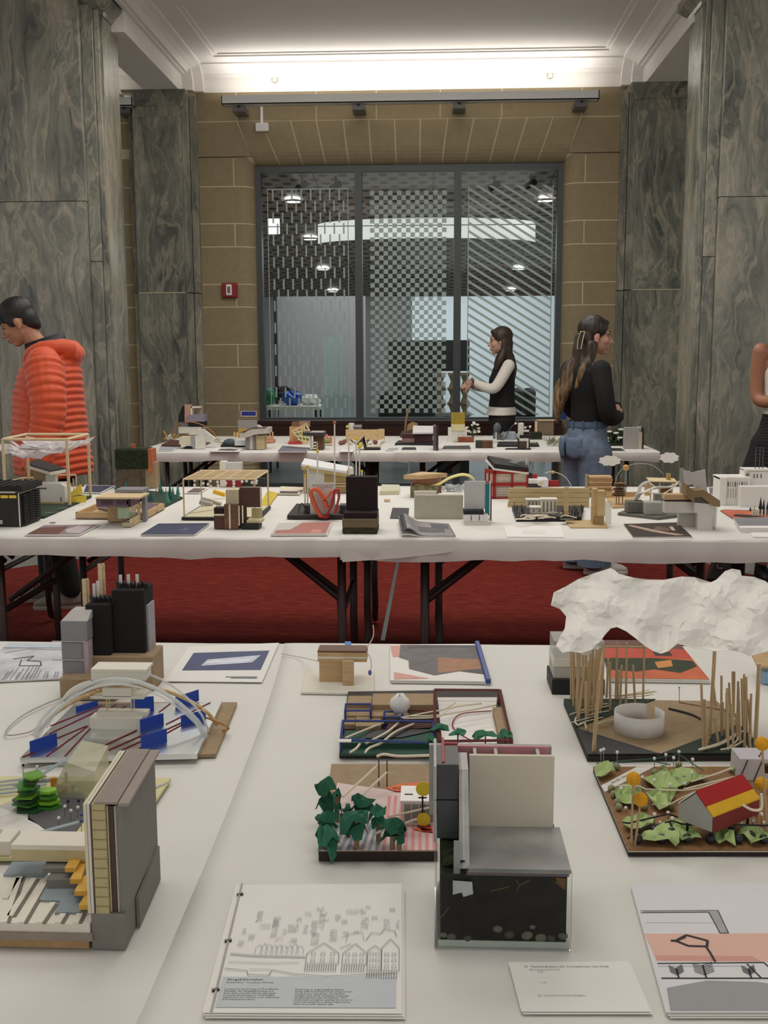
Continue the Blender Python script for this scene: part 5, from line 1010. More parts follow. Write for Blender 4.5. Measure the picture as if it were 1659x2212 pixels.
# -------- garden model with red roof
def G(x, y): return (1260+x/4.158, 1580+y/4.158)
def Gw(x, y, z): return W(*G(x, y), z)
t = model('garden model with a red and yellow roofed house, green tissue and yellow pom-poms', 1500, 1848, name='garden_model')
zq = A(1500, 1834, W(1500, 1848).y).z; bq = [Gw(x, y, zq) for x, y in ((405, 1062), (2000, 1062), (1900, 315), (88, 315))]
MB().prism([V((p.x, p.y, TZ)) for p in bq], (0, 0, zq-TZ-.0035)).build('dark_base', M('1e1614', .7), t); MB().prism([p-V((0, 0, .0035)) for p in bq], (0, 0, .0012)).build('white_layer', FOAM, t); MB().prism([p-V((0, 0, .0023)) for p in bq], (0, 0, .0023)).build('cork_top', CORK, t)
MB().prism([Gw(x, y, zq) for x, y in ((160, 490), (195, 548), (640, 320), (480, 322))], (0, 0, .001)).build('white_path', WHITE, t); textmesh('Nordre Gate', .0085, Gw(262, 470, zq+.0015), (Gw(400, 395, zq)-Gw(262, 470, zq)).normalized(), V((-.25, .95, 0)), INK, t)
for k, out in enumerate(([(100, 340), (220, 315), (290, 370), (250, 400), (160, 440), (110, 400)], [(540, 420), (640, 385), (760, 370), (900, 370), (1040, 400), (1160, 440), (1000, 470), (880, 520), (700, 570), (600, 530), (540, 470)], [(280, 600), (340, 520), (480, 500), (520, 560), (540, 620), (500, 690), (380, 670), (300, 640)], [(560, 600), (700, 570), (850, 560), (800, 640), (760, 720), (680, 720), (600, 660)], [(350, 830), (420, 780), (520, 770), (640, 790), (620, 850), (520, 920), (430, 900), (360, 870)], [(500, 960), (600, 900), (760, 850), (900, 850), (1000, 900), (1060, 1010), (960, 1000), (860, 1000), (860, 1045), (760, 1020), (640, 1010), (540, 1020)], [(1160, 920), (1230, 905), (1280, 930), (1350, 960), (1370, 1030), (1280, 1000), (1220, 1050), (1180, 990)], [(1380, 930), (1440, 890), (1560, 900), (1659, 960), (1659, 1010), (1520, 1020), (1440, 970)], [(1290, 340), (1400, 290), (1450, 300), (1420, 340), (1340, 370)])):
    crumple(out, lambda u, v, h: Gw(u, v, zq+.004)+V((0, 0, .006+h)), 42, .006, k, 'green_tissue', LIME, t, .0005)
BER = M('23272f', .45, .2, 60)
for x, y in ((490, 985), (640, 912), (705, 985), (755, 868), (793, 925), (932, 980), (1140, 985), (1392, 985), (1500, 955), (1622, 988), (1325, 920)): MB().ball(Gw(x, y+22, zq)+V((0, 0, .007)), .0068, 12, 8).build('dark_berry', BER, t, smooth=True)
for x, y in ((250, 525), (272, 580), (305, 650), (318, 695), (550, 690), (640, 380), (715, 345), (855, 310), (910, 440), (1090, 440), (750, 640), (790, 690), (830, 450), (300, 330), (1590, 920), (500, 545)): MB().ball(Gw(x, y+18, zq)+V((0, 0, .006)), .0058, 10, 7).build('pale_berry', M('8f9270', .6, .2, 60), t, smooth=True)
POM = M('e0a21a', .9, .18, 300, .8)
for x, y, xb_, yb_ in ((450, 425, 430, 1015), (515, 612, 465, 1020), (1605, 110, 1652, 950), (1605, 468, 1640, 800)):
    p = Gw(xb_, yb_, zq); q = A(*G(x, y), p.y); o = MB().rod(p, q, .0016, 6).build('stem', M('b99a78', .7), t); MB().ball(q, .0098, 14, 10).build('pom_pom', POM, o, smooth=True)
for x, y, yb_ in ((158, 170, 310), (183, 160, 315), (305, 187, 330), (638, 243, 330), (742, 208, 350), (812, 236, 420), (860, 183, 300), (982, 250, 410), (532, 410, 530), (640, 435, 530), (780, 480, 610), (910, 470, 530), (340, 512, 600), (640, 745, 890), (762, 730, 800), (800, 780, 920), (958, 820, 880), (1160, 815, 960), (1360, 790, 900), (1417, 822, 900), (1522, 800, 880), (1600, 745, 850), (1625, 820, 900), (975, 375, 480), (690, 820, 870), (382, 688, 730)): pin(t, G(x, 0)[0], G(0, y)[1], G(0, yb_)[1], zq, WHITEPLASTIC, .0028)
def thr(pts, m_, r=.001):
    MB().tube([A(*G(x, y), Gw(x, yb_, zq).y) for x, y, yb_ in pts], r, 5).build('thread', m_, t)
GT = M('3f6350', .7); thr([(225, 320, 330), (305, 265, 330), (640, 245, 330), (860, 205, 300), (980, 290, 410), (1080, 350, 450)], GT); thr([(305, 280, 330), (640, 270, 330), (780, 300, 400)], GT); thr([(120, 280, 300), (190, 320, 315)], GT)
thr([(355, 815, 900), (400, 825, 900), (640, 770, 890), (762, 742, 800), (960, 800, 880), (1160, 832, 960), (1659, 845, 960)], BLACK, .0013); thr([(395, 965, 1000), (500, 885, 980), (690, 835, 870), (800, 800, 920), (880, 830, 900), (1040, 845, 940)], BLACK, .0013)
for pts in ([(290, 490, 560), (500, 490, 560), (560, 520, 580), (900, 530, 640), (1040, 510, 640), (1440, 395, 640)], [(620, 655, 700), (780, 655, 720), (880, 600, 720), (1000, 545, 700)], [(970, 450, 560), (1200, 380, 520), (1330, 330, 480)], [(900, 520, 640), (1300, 420, 600), (1420, 400, 600)]): thr(pts, STRING, .0016)
# house
zh = zq+.022
a = Gw(1155, 905, zh); e = Gw(1565, 740, zh)-a; lft = W(*G(850, 790), zh)-a; he = A(*G(1155, 772), a.y).z-zh
apex = A(*G(990, 555), (a+lft*.5).y); ap = a+lft*.5; hr = apex.z-zh
b = MB(); b.prism([a, a+lft, a+lft+V((0, 0, he)), ap+V((0, 0, hr)), a+V((0, 0, he))], e); b.build('house_body', M('a6a6a2', .7, .05), t)
nrm = V((0, 0, .001)); off = V((e.y, -e.x, 0)).normalized()*.001
MB().para(a+off, e, V((0, 0, he)), off).build('red_wall', M('7d1a18', .6, .1), t)
r0, r1 = ap+V((0, 0, hr+.002)), a+V((0, 0, he+.002)); dn = (r1-r0)*1.02
MB().para(r0-e*.01, e*1.02, dn*.66, nrm*2).build('red_roof', M('a81512', .6, .05), t); MB().para(r0-e*.01+dn*.66, e*1.02, dn*.38, nrm*2.4).build('yellow_roof_band', M('dfae1c', .6, .05), t)
l1 = a+lft+V((0, 0, he+.002)); MB().para(r0-e*.01, e*1.02, (l1-r0), nrm*2).build('white_roof', FOAM, t)
for u in (.1, .9):
    for v in (.15, .85): p = a+e*u+lft*v; MB().rod((p.x, p.y, zq), p, .002).build('house_post', BLACK, t)
MB().rod(r0+e*.75, Gw(1560, 760, zq), .0014).build('cord', M('5d6a58', .7), t); MB().rod(r0+e*.8, Gw(1600, 780, zq)+V((0, 0, .03)), .0014).build('cord', STRING, t)
MB().tube(curve([A(*G(1435, 660), a.y), A(*G(1520, 705), a.y), A(*G(1600, 690), a.y), A(*G(1600, 560), a.y)]), .0018, 6).build('cord', STRING, t)
c0 = Gw(1600, 440, zq); B('white_house', (c0.x-.035, c0.x+.06, c0.y, c0.y+.05, zq, zq+.035), M('cfccd0', .7), t); p = Gw(1600, 310, zq+.035); B('black_chimney', (p.x-.005, p.x+.012, p.y-.03, p.y-.02, zq+.035, zq+.047), BLACK, t)
for dx in (-.035, -.012, .014): MB().rod((c0.x+dx, c0.y-.001, zq), (c0.x+dx+.012, c0.y-.001, zq+.034), .0008).build('black_line', BLACK, t)
MB().rod(Gw(1470, 400, zq), A(*G(1600, 190), Gw(1600, 420, zq).y), .0012).build('cord', M('7a4a42', .7), t)
# -------- wooden model cut by the picture edge
t = model('brown wooden roof model with a pale blue box at the picture edge', 1655, 1470, name='timber_roof_model')
Yr = W(1655, 1478).y; B('blue_box', fb(1648, 1700, 1452, 1478, .04), M('8fb6d6', .6), t); q = fy(1637, 1720, 1418, 1444, Yr-.01, .08); b = MB(); b.hexa([V((q[0], q[2], q[4])), V((q[1], q[2], q[4])), V((q[1], q[3], q[5])), V((q[0], q[3], q[5])), V((q[0], q[2], q[4]+.004)), V((q[1], q[2], q[4]+.004)), V((q[1], q[3], q[5]+.004)), V((q[0], q[3], q[5]+.004))]); b.build('roof', PINE, t)
for dx in (.012, .05): MB().rod((q[0]+dx, Yr+.02, TZ), (q[0]+dx, Yr+.02, q[4]+.01), .002).build('post', STK, t)
# ================================================================ models on the middle table
M2 = 'architecture models on the middle table'
def conv(x0, y0, s): return lambda x, y: (x0+x/s, y0+y/s)
Z0, Z1, Z2, Z3 = conv(0, 920, 4.1475), conv(380, 940, 3.53), conv(820, 960, 3.95), conv(1200, 960, 3.614)
def zf(Z, x0, x1, yt, yb, dep, z=TZ): a, b_ = Z(x0, yt), Z(x1, yb); return fb(a[0], b_[0], a[1], b_[1], dep, z)
def zy(Z, x0, x1, yt, yb, Y, dep): a, b_ = Z(x0, yt), Z(x1, yb); return fy(a[0], b_[0], a[1], b_[1], Y, dep)
def zw_(Z, x, y, z=TZ): return W(*Z(x, y), z)
def zq_(Z, pts): return [Z(x, y) for x, y in pts]
def mod2(label, Z, x, y, name): return thing(name, label, 'model', zw_(Z, x, y), M2)
def board(par, Z, pts, h, m_, nm='base_board', z=TZ): return MB().prism([zw_(Z, x, y, z) for x, y in pts], (0, 0, h)).build(nm, m_, par)
# black ribbed house
t = mod2('black house model with ribbed cladding and small yellow windows', Z0, 100, 895, 'ribbed_house_model')
p0 = zw_(Z0, 200, 900); d = zw_(Z0, 365, 838)-p0; h = A(*Z0(200, 600), p0.y).z-TZ; wv_ = V((-.42, .0, 0))
MB().para(p0+V((-.012, 0, 0)), wv_, d, (0, 0, h)).build('body', M('23231f', .7, .15, 30), t); MB().para(p0+V((-.011, -.002, 0)), (.005, 0, 0), d, (0, 0, h)).build('white_edge', FOAM, t); MB().para(p0+V((-.005, -.002, 0)), (.005, 0, 0), d, (0, 0, h*.97)).build('side_panel', BLACK, t)
for k in range(13):
    for j in range(3): MB().para(p0+d*(.05+j*.31)+V((0, 0, h*(.04+k*.07)+.004*j)), d*.28, (.008, 0, 0), (0, 0, h*.045)).build('cladding_rib', BLACK, t)
MB().para(p0+V((-.02, -.012, h)), wv_+V((0, 0, 0)), d*1.05, (0, 0, .008)).build('white_eave', FOAM, t); o = MB().para(p0+V((.012, -.018, h+.008)), wv_*1.1, d*1.12, (0, 0, .022)).build('roof', M('1b1b1b', .7, .2, 60), t)
for k in range(12): MB().para(p0+V((.0, -.018, h+.03))+wv_*1.1*(k/12), V((-.012, 0, 0)), d*1.1, (0, 0, .004)).build('roof_rib', BLACK, t)
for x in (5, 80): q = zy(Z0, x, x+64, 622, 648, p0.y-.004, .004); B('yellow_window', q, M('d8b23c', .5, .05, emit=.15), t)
B('white_plinth', zy(Z0, -80, 20, 845, 880, p0.y-.006, .02), LGREY, t)
# timber frame with tulle
t = mod2('open timber frame model holding a white tulle cloud over small houses', Z0, 620, 730, 'timber_frame_model')
zt_ = A(*Z0(625, 120), zw_(Z0, 625, 722).y).z; fr = zw_(Z0, 625, 722); br = zw_(Z0, 812, 640); fl = V((A(*Z0(38, 400), fr.y).x, fr.y, TZ)); bl = V((A(*Z0(255, 400), br.y).x, br.y, TZ))
r_ = .0055
C4 = [fl, fr, br, bl]
for p in C4: MB().box(p.x-r_, p.x+r_, p.y-r_, p.y+r_, TZ, zt_).build('post', BALSA, t)
for a, c in zip(C4, C4[1:]+C4[:1]): a2, c2 = V((a.x, a.y, zt_)), V((c.x, c.y, zt_)); MB().tube([a2, c2], r_*1.2, 4).build('rail', BALSA, t)
board(t, Z0, [(250, 825), (400, 825), (820, 642), (480, 600), (100, 640)], .008, FOREST); board(t, Z0, [(350, 720), (560, 720), (640, 680), (420, 670)], .012, M('7a6a42', .9, .2, 50), 'brown_ground')
def tul(sd, c, r, dz, m_):
    g = random.Random(sd); out = [(cos(2*pi*i/18)*(1+.15*g.uniform(-1, 1)), sin(2*pi*i/18)*(1+.15*g.uniform(-1, 1))) for i in range(18)]
    crumple(out, lambda u, v, h: V((c.x+u*r[0], c.y+v*r[1], c.z+dz*(u*u+.3*sin(5*v+3*u))+h)), .28, .018, sd, 'tulle', m_, t, .0004)
cc = (fl+fr+br+bl)/4
for k in range(5): tul(40+k, V((cc.x+(k-2)*.02, cc.y+.0+(k-2)*.03, zt_-.075+.008*k)), (.16, .10), .03, sheer('f0eaec', .36))
tul(50, V((cc.x-.05, cc.y-.06, zt_-.08)), (.11, .06), .03, sheer('efe9ea', .45)); tul(51, V((cc.x-.10, cc.y-.04, zt_-.075)), (.07, .05), .02, sheer('f2ecee', .5))
yb_ = zw_(Z0, 470, 620).y
B('white_column', zy(Z0, 412, 497, 440, 640, yb_, .04), FOAM, t); B('tan_wall', zy(Z0, 305, 420, 390, 640, yb_+.01, .04), KRAFT, t)
A4 = [A(*Z0(x, y), yb_+dy) for x, y, dy in ((235, 345, -.05), (450, 410, -.05), (590, 385, .06), (330, 300, .06))]; MB().prism(A4, (0, 0, .004)).build('black_roof', BLACK, t); MB().prism([p-V((0, 0, .018)) for p in A4], (0, 0, .016)).build('white_roof_frame', FOAM, t)
q = zf(Z0, 320, 585, 545, 688, .09, TZ+.01); b = MB(); b.prism([V((q[0], q[2], q[4])), V((q[1], q[2], q[4])), V((q[1], q[2], q[5])), V((q[1]-.02, q[2], q[5]+.014)), V((q[0]+.01, q[2], q[5]+.014)), V((q[0], q[2], q[5]))], (0, .09, 0)); b.build('white_house', M('d8d6d2', .7, .02), t); B('house_slot', (q[0]+.015, q[0]+.055, q[2]-.001, q[2], q[5]-.012, q[5]-.004), M('6b6560', .6), t); B('house_slot', (q[1]-.022, q[1]-.017, q[2]-.001, q[2], q[4]+.006, q[4]+.026), M('4b4540', .6), t)
for pts in ([(580, 690), (770, 685), (775, 620), (600, 640)], [(600, 640), (740, 610), (725, 520), (640, 590)], [(575, 600), (605, 610), (600, 495)]):
    Yy = zw_(Z0, 680, 690, TZ+.008).y+.02; MB().prism([A(*Z0(x, y), Yy+(700-y)*.0001) for x, y in pts], (0, .003, 0)).build('yellow_paper', M('dcc23e', .7, .05), t)
for pts in ([(70, 500), (205, 465), (400, 460), (430, 440), (680, 438)],): 
    Yy = zw_(Z0, 400, 600).y; P_ = [A(*Z0(x, y), Yy) for x, y in pts]; MB().tube(P_, .004, 4).build('fence_rail', BALSA, t)
    for p in P_+[A(*Z0(x, 470), Yy) for x in (160, 205, 300, 385, 655)]: MB().rod((p.x, p.y, TZ+.005), p, .003, 4).build('fence_post', BALSA, t)
for x in (400, 520): textmesh('VILLA' if x < 500 else 'HOUSE', .024, zw_(Z0, x, 780 if x < 500 else 740, TZ+.0085), (.93, .37, 0), (-.2, .98, 0), M('cfd6cc', .7), t)
# print with brown picture
sheet('magazine', 'brown pictured print lying in front of the timber frame model', 'magazine', zq_(Z0, [(215, 985), (710, 985), (910, 885), (390, 893)]), .003, [((.02, .04, .98, .96), M('8a7a7c', .7, .1)), ([(.02, .08), (.6, .05), (.5, .8), (.05, .7)], M('6b4538', .7, .25, 40)), ([(.55, .5), (.7, .2), (.95, .15), (.9, .8), (.65, .85)], M('b9aeb4', .7, .08))])
tag(MB().ob(zw_(Z0, 472, 872)+V((0, 0, .002)), (.011, .005, .0012)).build('paper_tag', M('6b3c35', .7), loc=zw_(Z0, 472, 872)), 'tiny brown paper tag on the middle table cloth', 'tag')
# wood and purple house on tray
t = mod2('pine and purple house section model standing in a wooden tray', Z0, 1000, 860, 'house_section_model')
tb = [zw_(Z0, x, y) for x, y in ((677, 832), (1312, 836), (1475, 745), (880, 742))]; hh = .028
for a, c in zip(tb, tb[1:]+tb[:1]): d_ = (c-a).normalized(); n_ = V((-d_.y, d_.x, 0))*.012; MB().para(a, c-a, n_, (0, 0, hh)).build('tray_wall', PINE, t)
MB().prism(tb, (0, 0, .004)).build('tray_floor', PINE, t); MB().ob((tb[0]+tb[2])/2+V((-.08, .03, .02)), (.03, .02, .004), (.3, .2, .3)).build('purple_scrap', MAUVE, t); MB().ob((tb[1]+tb[2])/2+V((-.03, .03, .025)), (.03, .03, .003), (.5, .2, .3)).build('purple_scrap', MAUVE, t)
side = zw_(Z0, 1175, 905); q = zf(Z0, 965, 1098, 735, 860, .10); Yh = side.y+.02; q2 = zy(Z0, 862, 1170, 655, 728, side.y, .16); B('lower_box', (*q[:4], TZ, q2[4]), PINE, t); zc = q2[4]
B('purple_storey', (*q2[:4], zc+.001, q2[5]), MAUVE, t)
for x in (905, 1045, 1135): B('storey_recess', zy(Z0, x, x+(105 if x < 1100 else 25), 668, 705, Yh-.021, .002), M('46343f', .6), t)
q3 = zy(Z0, 855, 1250, 640, 655, Yh-.03, .15); B('roof_board', (*q3[:4], q2[5]+.001, q2[5]+.008), wood('cdb287', 'e0c9a0'), t)
d = zw_(Z0, 1262, 855)-side; hs = q2[5]
for (u0, u1, za, zb_) in ((0, 1, TZ, TZ+.032), (.82, 1, TZ+.032, hs), (0, 1, hs-.045, hs)): MB().para(side+d*u0+V((0, 0, za-TZ)), d*(u1-u0), (-.006, 0, 0), (0, 0, min(zb_, hs)-za)).build('side_frame', BALSA, t)
MB().para(side+d*.05+V((-.01, 0, .033)), d*.75, (-.045, 0, 0), (0, 0, zc-TZ-.035)).build('green_glass', sheer('b8cdb4', .55), t); B('front_step', zf(Z0, 1095, 1175, 868, 905, .05), M('b7a98c', .6), t)
q = zy(Z0, 965, 1293, 578, 860, side.y+.16, .02); MB().para(side+d+V((.006, 0, 0)), d*.25, (.015, 0, 0), (0, 0, hs-TZ+.02)).build('grey_slab', GREY, t); B('grey_top', (q2[0]+.04, side.x+d.x+.02, side.y+d.y-.02, side.y+d.y+.08, hs+.01, hs+.022), GREY, t)
# moss roof model
t = mod2('moss topped stone model with an orange side strip', Z0, 1190, 565, 'moss_model'); Ym = zw_(Z0, 1190, 560).y
q = zy(Z0, 1025, 1330, 205, 388, Ym, .12); B('moss_block', q, M('222a14', 1, .5, 70, 1.0), t, bev=.008); q2 = zy(Z0, 1040, 1300, 388, 560, Ym+.01, .1); B('stone_block', (*q2[:4], TZ, q[4]+.002), M('5b4f40', .9, .3, 40, .6), t); q3 = zy(Z0, 1322, 1358, 210, 420, Ym+.005, .1); B('orange_strip', q3, M('b5643f', .7, .1), t); q4 = zy(Z0, 1300, 1392, 330, 560, Ym+.015, .09); B('tan_column', (*q4[:4], TZ, q4[5]), KRAFT, t); B('red_cap', zy(Z0, 1172, 1200, 165, 203, Ym+.05, .03), M('b5643f', .7), t)
# green cone trees
t = mod2('dark green board with tall teal paper cone trees', Z0, 1500, 730, 'cone_tree_model')
board(t, Z0, [(1295, 690), (1480, 728), (1640, 650), (1500, 600), (1100, 575)], .006, FOREST)
for k, (x, yt, yb) in enumerate(((1130, 490, 572), (1300, 555, 672), (1350, 575, 672), (1440, 490, 605), (1500, 560, 692), (1525, 500, 650), (1552, 535, 665), (1595, 510, 622), (1045, 530, 570), (1210, 545, 570))):
    p = zw_(Z0, x, yb, TZ+.006); zt2 = A(*Z0(x, yt), p.y).z; n = 4; MB().add([p+V((.013*cos(2*pi*i/n+k), .013*sin(2*pi*i/n+k), 0)) for i in range(n)]+[V((p.x, p.y, zt2))], [(i, (i+1) % n, n) for i in range(n)]+[(3, 2, 1, 0)]).build('cone_tree', M(('2f6b5f', '4c8f7d', '1f5a50')[k % 3], .6, .08), t)
b = MB(); p = zw_(Z0, 1400, 620, TZ+.006)
for dx in (0, .035): b.rod(p+V((dx, 0, 0)), p+V((dx, 0, .03)), .002); b.rod(p+V((dx, .05, 0)), p+V((dx, .05, .03)), .002)
b.rod(p+V((0, 0, .03)), p+V((.035, 0, .03)), .002).build('little_frame', M('8b8565', .7), t)
sheet('open_magazine', 'dark pictured magazine behind the timber frame model', 'magazine', zq_(Z0, [(740, 605), (900, 608), (1030, 540), (760, 535)]), .004, [((.05, .05, .95, .95), M('39425a', .6, .3, 30))], group=None)
sheet('blue_booklet', 'navy blue booklet in front of the balsa pergola model', 'booklet', [(303, 1157), (420, 1157), (453, 1132), (342, 1133)], .004, [((.0, .0, 1, 1), M('33395a', .5, .08, 20)), ([(.6, .3), (.75, .4), (.7, .6)], M('5c6386', .5))], pages=2)
# balsa pergola
t = mod2('balsa pergola frame model with small white pom-poms hanging under the lattice', Z1, 300, 640, 'pergola_model')
fl = zw_(Z1, 64, 622, TZ+.012); zt_ = A(*Z1(64, 338), fl.y).z; fr = V((A(*Z1(597, 345), fl.y).x, fl.y, fl.z)); bk = W(*Z1(700, 274), zt_); bk = V((bk.x, bk.y, fl.z)); bl = V((A(*Z1(190, 300), bk.y).x, bk.y, fl.z)); C4 = [fl, fr, bk, bl]
MB().prism([V((p.x, p.y, TZ)) for p in (fl+V((-.01, -.01, 0)), fr+V((.02, -.01, 0)), bk+V((.01, .01, 0)), bl+V((-.01, .01, 0)))], (0, 0, .010)).build('black_base', BLACK, t); MB().prism([V((p.x, p.y, TZ+.010)) for p in C4], (0, 0, .003)).build('white_floor', M('d9d3b4', .8, .03), t)
for p in C4: MB().rod(p, (p.x, p.y, zt_), .0035, 4).build('post', BALSA, t)
for i in range(6): u = i/5; a, c = lerp(fl, fr, u), lerp(bl, bk, u); MB().tube([V((a.x, a.y, zt_)), V((c.x, c.y, zt_))], .0042, 4).build('rafter', BALSA, t)
for i in range(7): u = i/6; a, c = lerp(fl, bl, u), lerp(fr, bk, u); MB().tube([V((a.x, a.y, zt_+.002)), V((c.x, c.y, zt_+.002))], .0042 if i in (0, 6) else .003, 4).build('purlin', BALSA, t)
g = random.Random(6)
for (x, y) in ((142, 382), (142, 345), (208, 368), (245, 375), (262, 350), (265, 392), (317, 358), (322, 385), (380, 368), (440, 352), (442, 372), (440, 395), (505, 355), (538, 350), (580, 362), (615, 348), (612, 365)):
    Yp = lerp(fl.y, bl.y, g.uniform(.1, .9)); p = A(*Z1(x, y), Yp); o = MB().rod(p, (p.x, p.y, zt_), .0004, 4).build('hanging_thread', STRING, t); MB().ball(p, .0065, 8, 6).build('pom_pom', WHITEPLASTIC, o, smooth=True)
for (x, y, m_) in ((330, 430, YELLOW), (250, 490, LGREY), (300, 500, CREAM), (230, 510, LGREY)): MB().ob(zw_(Z1, x, y+30, TZ+.013)+V((0, 0, .012)), (.03, .006, .010), (.4, .3, g.uniform(-.6, .6))).build('folded_scrap', m_, t)
MB().prism([zw_(Z1, x, y, TZ+.0135) for x, y in ((100, 600), (360, 560), (230, 575))], (0, 0, .003)).build('cream_wedge', CREAM, t)
b = MB(); board(t, Z1, [(600, 600), (700, 560), (780, 450), (700, 430)], .006, M('c9b23a', .8, .1), 'yellow_mat')
# brown and cream model
t = mod2('brown board model with cream stepped panels and a wood column', Z1, 400, 715, 'brown_panel_model'); BR = M('523529', .75, .08, 60); Yb = zw_(Z1, 380, 714).y
q = zy(Z1, 290, 372, 612, 713, Yb, .07); B('brown_block', (*q[:4], TZ, q[5]), BR, t); q = zy(Z1, 290, 362, 555, 612, Yb+.02, .05); B('dark_block', q, M('241915', .8), t); B('cream_line', zy(Z1, 290, 368, 606, 615, Yb-.002, .06), CREAM, t)
q = zy(Z1, 368, 475, 530, 715, Yb-.006, .08); B('wood_column', (*q[:4], TZ, q[5]), WALNUT, t); B('cream_line', zy(Z1, 404, 416, 530, 714, Yb-.008, .002), CREAM, t); B('cream_top', zy(Z1, 380, 478, 418, 530, Yb+.02, .05), M('c4b898', .7, .05), t)
q = zy(Z1, 485, 642, 402, 550, Yb+.03, .02); B('brown_panel', q, BR, t); B('panel_stem', (q[0], q[0]+.025, q[2], q[3], TZ, q[4]), BR, t); B('cream_edge', (q[1], q[1]+.004, q[2]-.002, q[3], q[4], q[5]), CREAM, t)
for x in (476, 503): B('cream_post', zy(Z1, x, x+9, 540, 690, Yb-.004, .01), CREAM, t)
q = zy(Z1, 498, 632, 672, 713, Yb-.004, .08); B('black_plinth', (*q[:4], TZ, q[5]), BLACK, t); B('cream_step', (q[0]+.02, q[1]+.01, q[2]+.01, q[3], q[5], q[5]+.01), M('cbbf98', .7), t); B('cream_wall', (q[0]+.03, q[1]+.002, q[3]-.004, q[3], q[5]+.01, q[5]+.05), M('cbbf98', .7), t)
# white and red model behind
t = mod2('white panel model with a red front behind the balsa pergola', Z1, 430, 400, 'white_red_model'); Yb = zw_(Z1, 430, 392).y
q = zy(Z1, 360, 500, 210, 348, Yb, .05); B('white_panel', q, M('c9c9c4', .7), t); q2 = zy(Z1, 335, 380, 203, 400, Yb-.004, .06); B('white_post', (*q2[:4], TZ, q2[5]), FOAM, t); q3 = zy(Z1, 378, 500, 345, 402, Yb-.002, .05); B('red_front', (*q3[:4], TZ, q3[5]), M('8c1d22', .6), t); q4 = zy(Z1, 500, 690, 330, 400, Yb+.03, .03); B('dark_side', (*q4[:4], TZ, q4[5]), M('2b2c28', .7), t)
sheet('pink_booklet', 'salmon pink booklet beside the brown board model', 'booklet', zq_(Z1, [(720, 770), (1148, 768), (1192, 668), (783, 682)]), .006, [((0, 0, 1, 1), M('c3c0bb', .7, .02)), ([(.05, .05), (.98, .05), (.98, .95), (.45, .95), (.3, .4), (.05, .35)], M('ad6f66', .7, .06)), ((.7, .12, .88, .35), M('c98d84', .7))], pages=3)
sheet('brown_print', 'brown pictured print under the back of the balsa pergola', 'print', zq_(Z1, [(60, 445), (180, 447), (250, 405), (130, 403)]), .002, [((.1, .1, .9, .9), M('6e5a58', .7, .2, 40))])
t, P = sheet('curled_catalogue', 'curled cream catalogue behind the red loops model', 'magazine', zq_(Z1, [(770, 455), (940, 458), (975, 405), (800, 398)]), .006, [((.1, .05, .9, .35), M('4b3a48', .6, .3)), ([(.8, .3), (1, .3), (1, .6)], M('8c3f7a', .6))], mat=CREAM, pages=2)
# loops model
t = mod2('dark slab model with translucent orange and red plastic loops and tall pins', Z1, 1060, 640, 'loop_model')
board(t, Z1, [(848, 640), (1300, 640), (1300, 560), (920, 548)], .016, M('35302a', .8, .15, 50)); zq = TZ+.016; Yl = zw_(Z1, 1060, 620, zq).y
def band(pts, m_, w_, dy=.035):
    P_ = curve([A(*Z1(x, y), Yl) for x, y in pts], 8); vs = []
    for p in P_: vs += [p, p+V((0, dy, 0))]
    MB().add(vs, [(2*i, 2*i+2, 2*i+3, 2*i+1) for i in range(len(P_)-1)]).build('plastic_loop', m_, t, solid=w_, smooth=True)
OT, RT = sheer('e2633a', .8), sheer('b3202a', .82)
band([(1110, 625), (1075, 580), (1040, 500), (1025, 440), (1060, 415), (1095, 440), (1130, 500), (1150, 560)], OT, .014); band([(1150, 610), (1185, 540), (1200, 470), (1210, 425), (1235, 425), (1240, 480), (1225, 540), (1210, 600)], RT, .009); band([(1130, 500), (1160, 470), (1180, 440), (1200, 430)], OT, .010); band([(1110, 625), (1150, 628), (1160, 605)], RT, .010)
q = zy(Z1, 1022, 1213, 362, 560, Yl+.06, .003); B('text_card', (*q[:4], zq, q[5]), M('d8d8d4', .7), t); textmesh('Architecture Design Studio 201\n   Faculty of Architecture\n        Project 02', .0085, (q[0]+.008, q[2]-.0008, q[5]-.014), (1, 0, 0), (0, 0, 1), INK, t)
for x in (980, 1050, 1250): MB().prism([zw_(Z1, x, 600, zq), zw_(Z1, x+60, 600, zq), zw_(Z1, x+60, 580, zq), zw_(Z1, x, 580, zq)], (0, 0, .035)).build('dark_mesh_box', sheer('2a2426', .75), t)
b = MB().tube(curve([A(*Z1(x, y), Yl+.02) for x, y in ((935, 600), (945, 540), (965, 520), (985, 560))]), .002, 5).build('wire', BLACK, t)
for (x, yt, yb, hd, r) in ((1005, 238, 560, YELLOW, .0058), (985, 310, 560, YELLOW, .0045), (1080, 122, 560, YELLOW, .0055), (1210, -95, 560, M('c0503a', .5), .0058), (1318, -2, 540, YELLOW, .004), (1375, 28, 540, YELLOW, .0055), (1400, 92, 540, YELLOW, .006), (1418, 275, 540, YELLOW, .005)):
    a = zw_(Z1, x, yb, TZ); p = A(*Z1(x, yt), a.y); o = MB().rod(a, p, .0034, 6).build('tall_pin', M('ded6cc', .6), t); MB().ball(p, r*1.25, 10, 8).build('pin_head', hd, o, smooth=True)
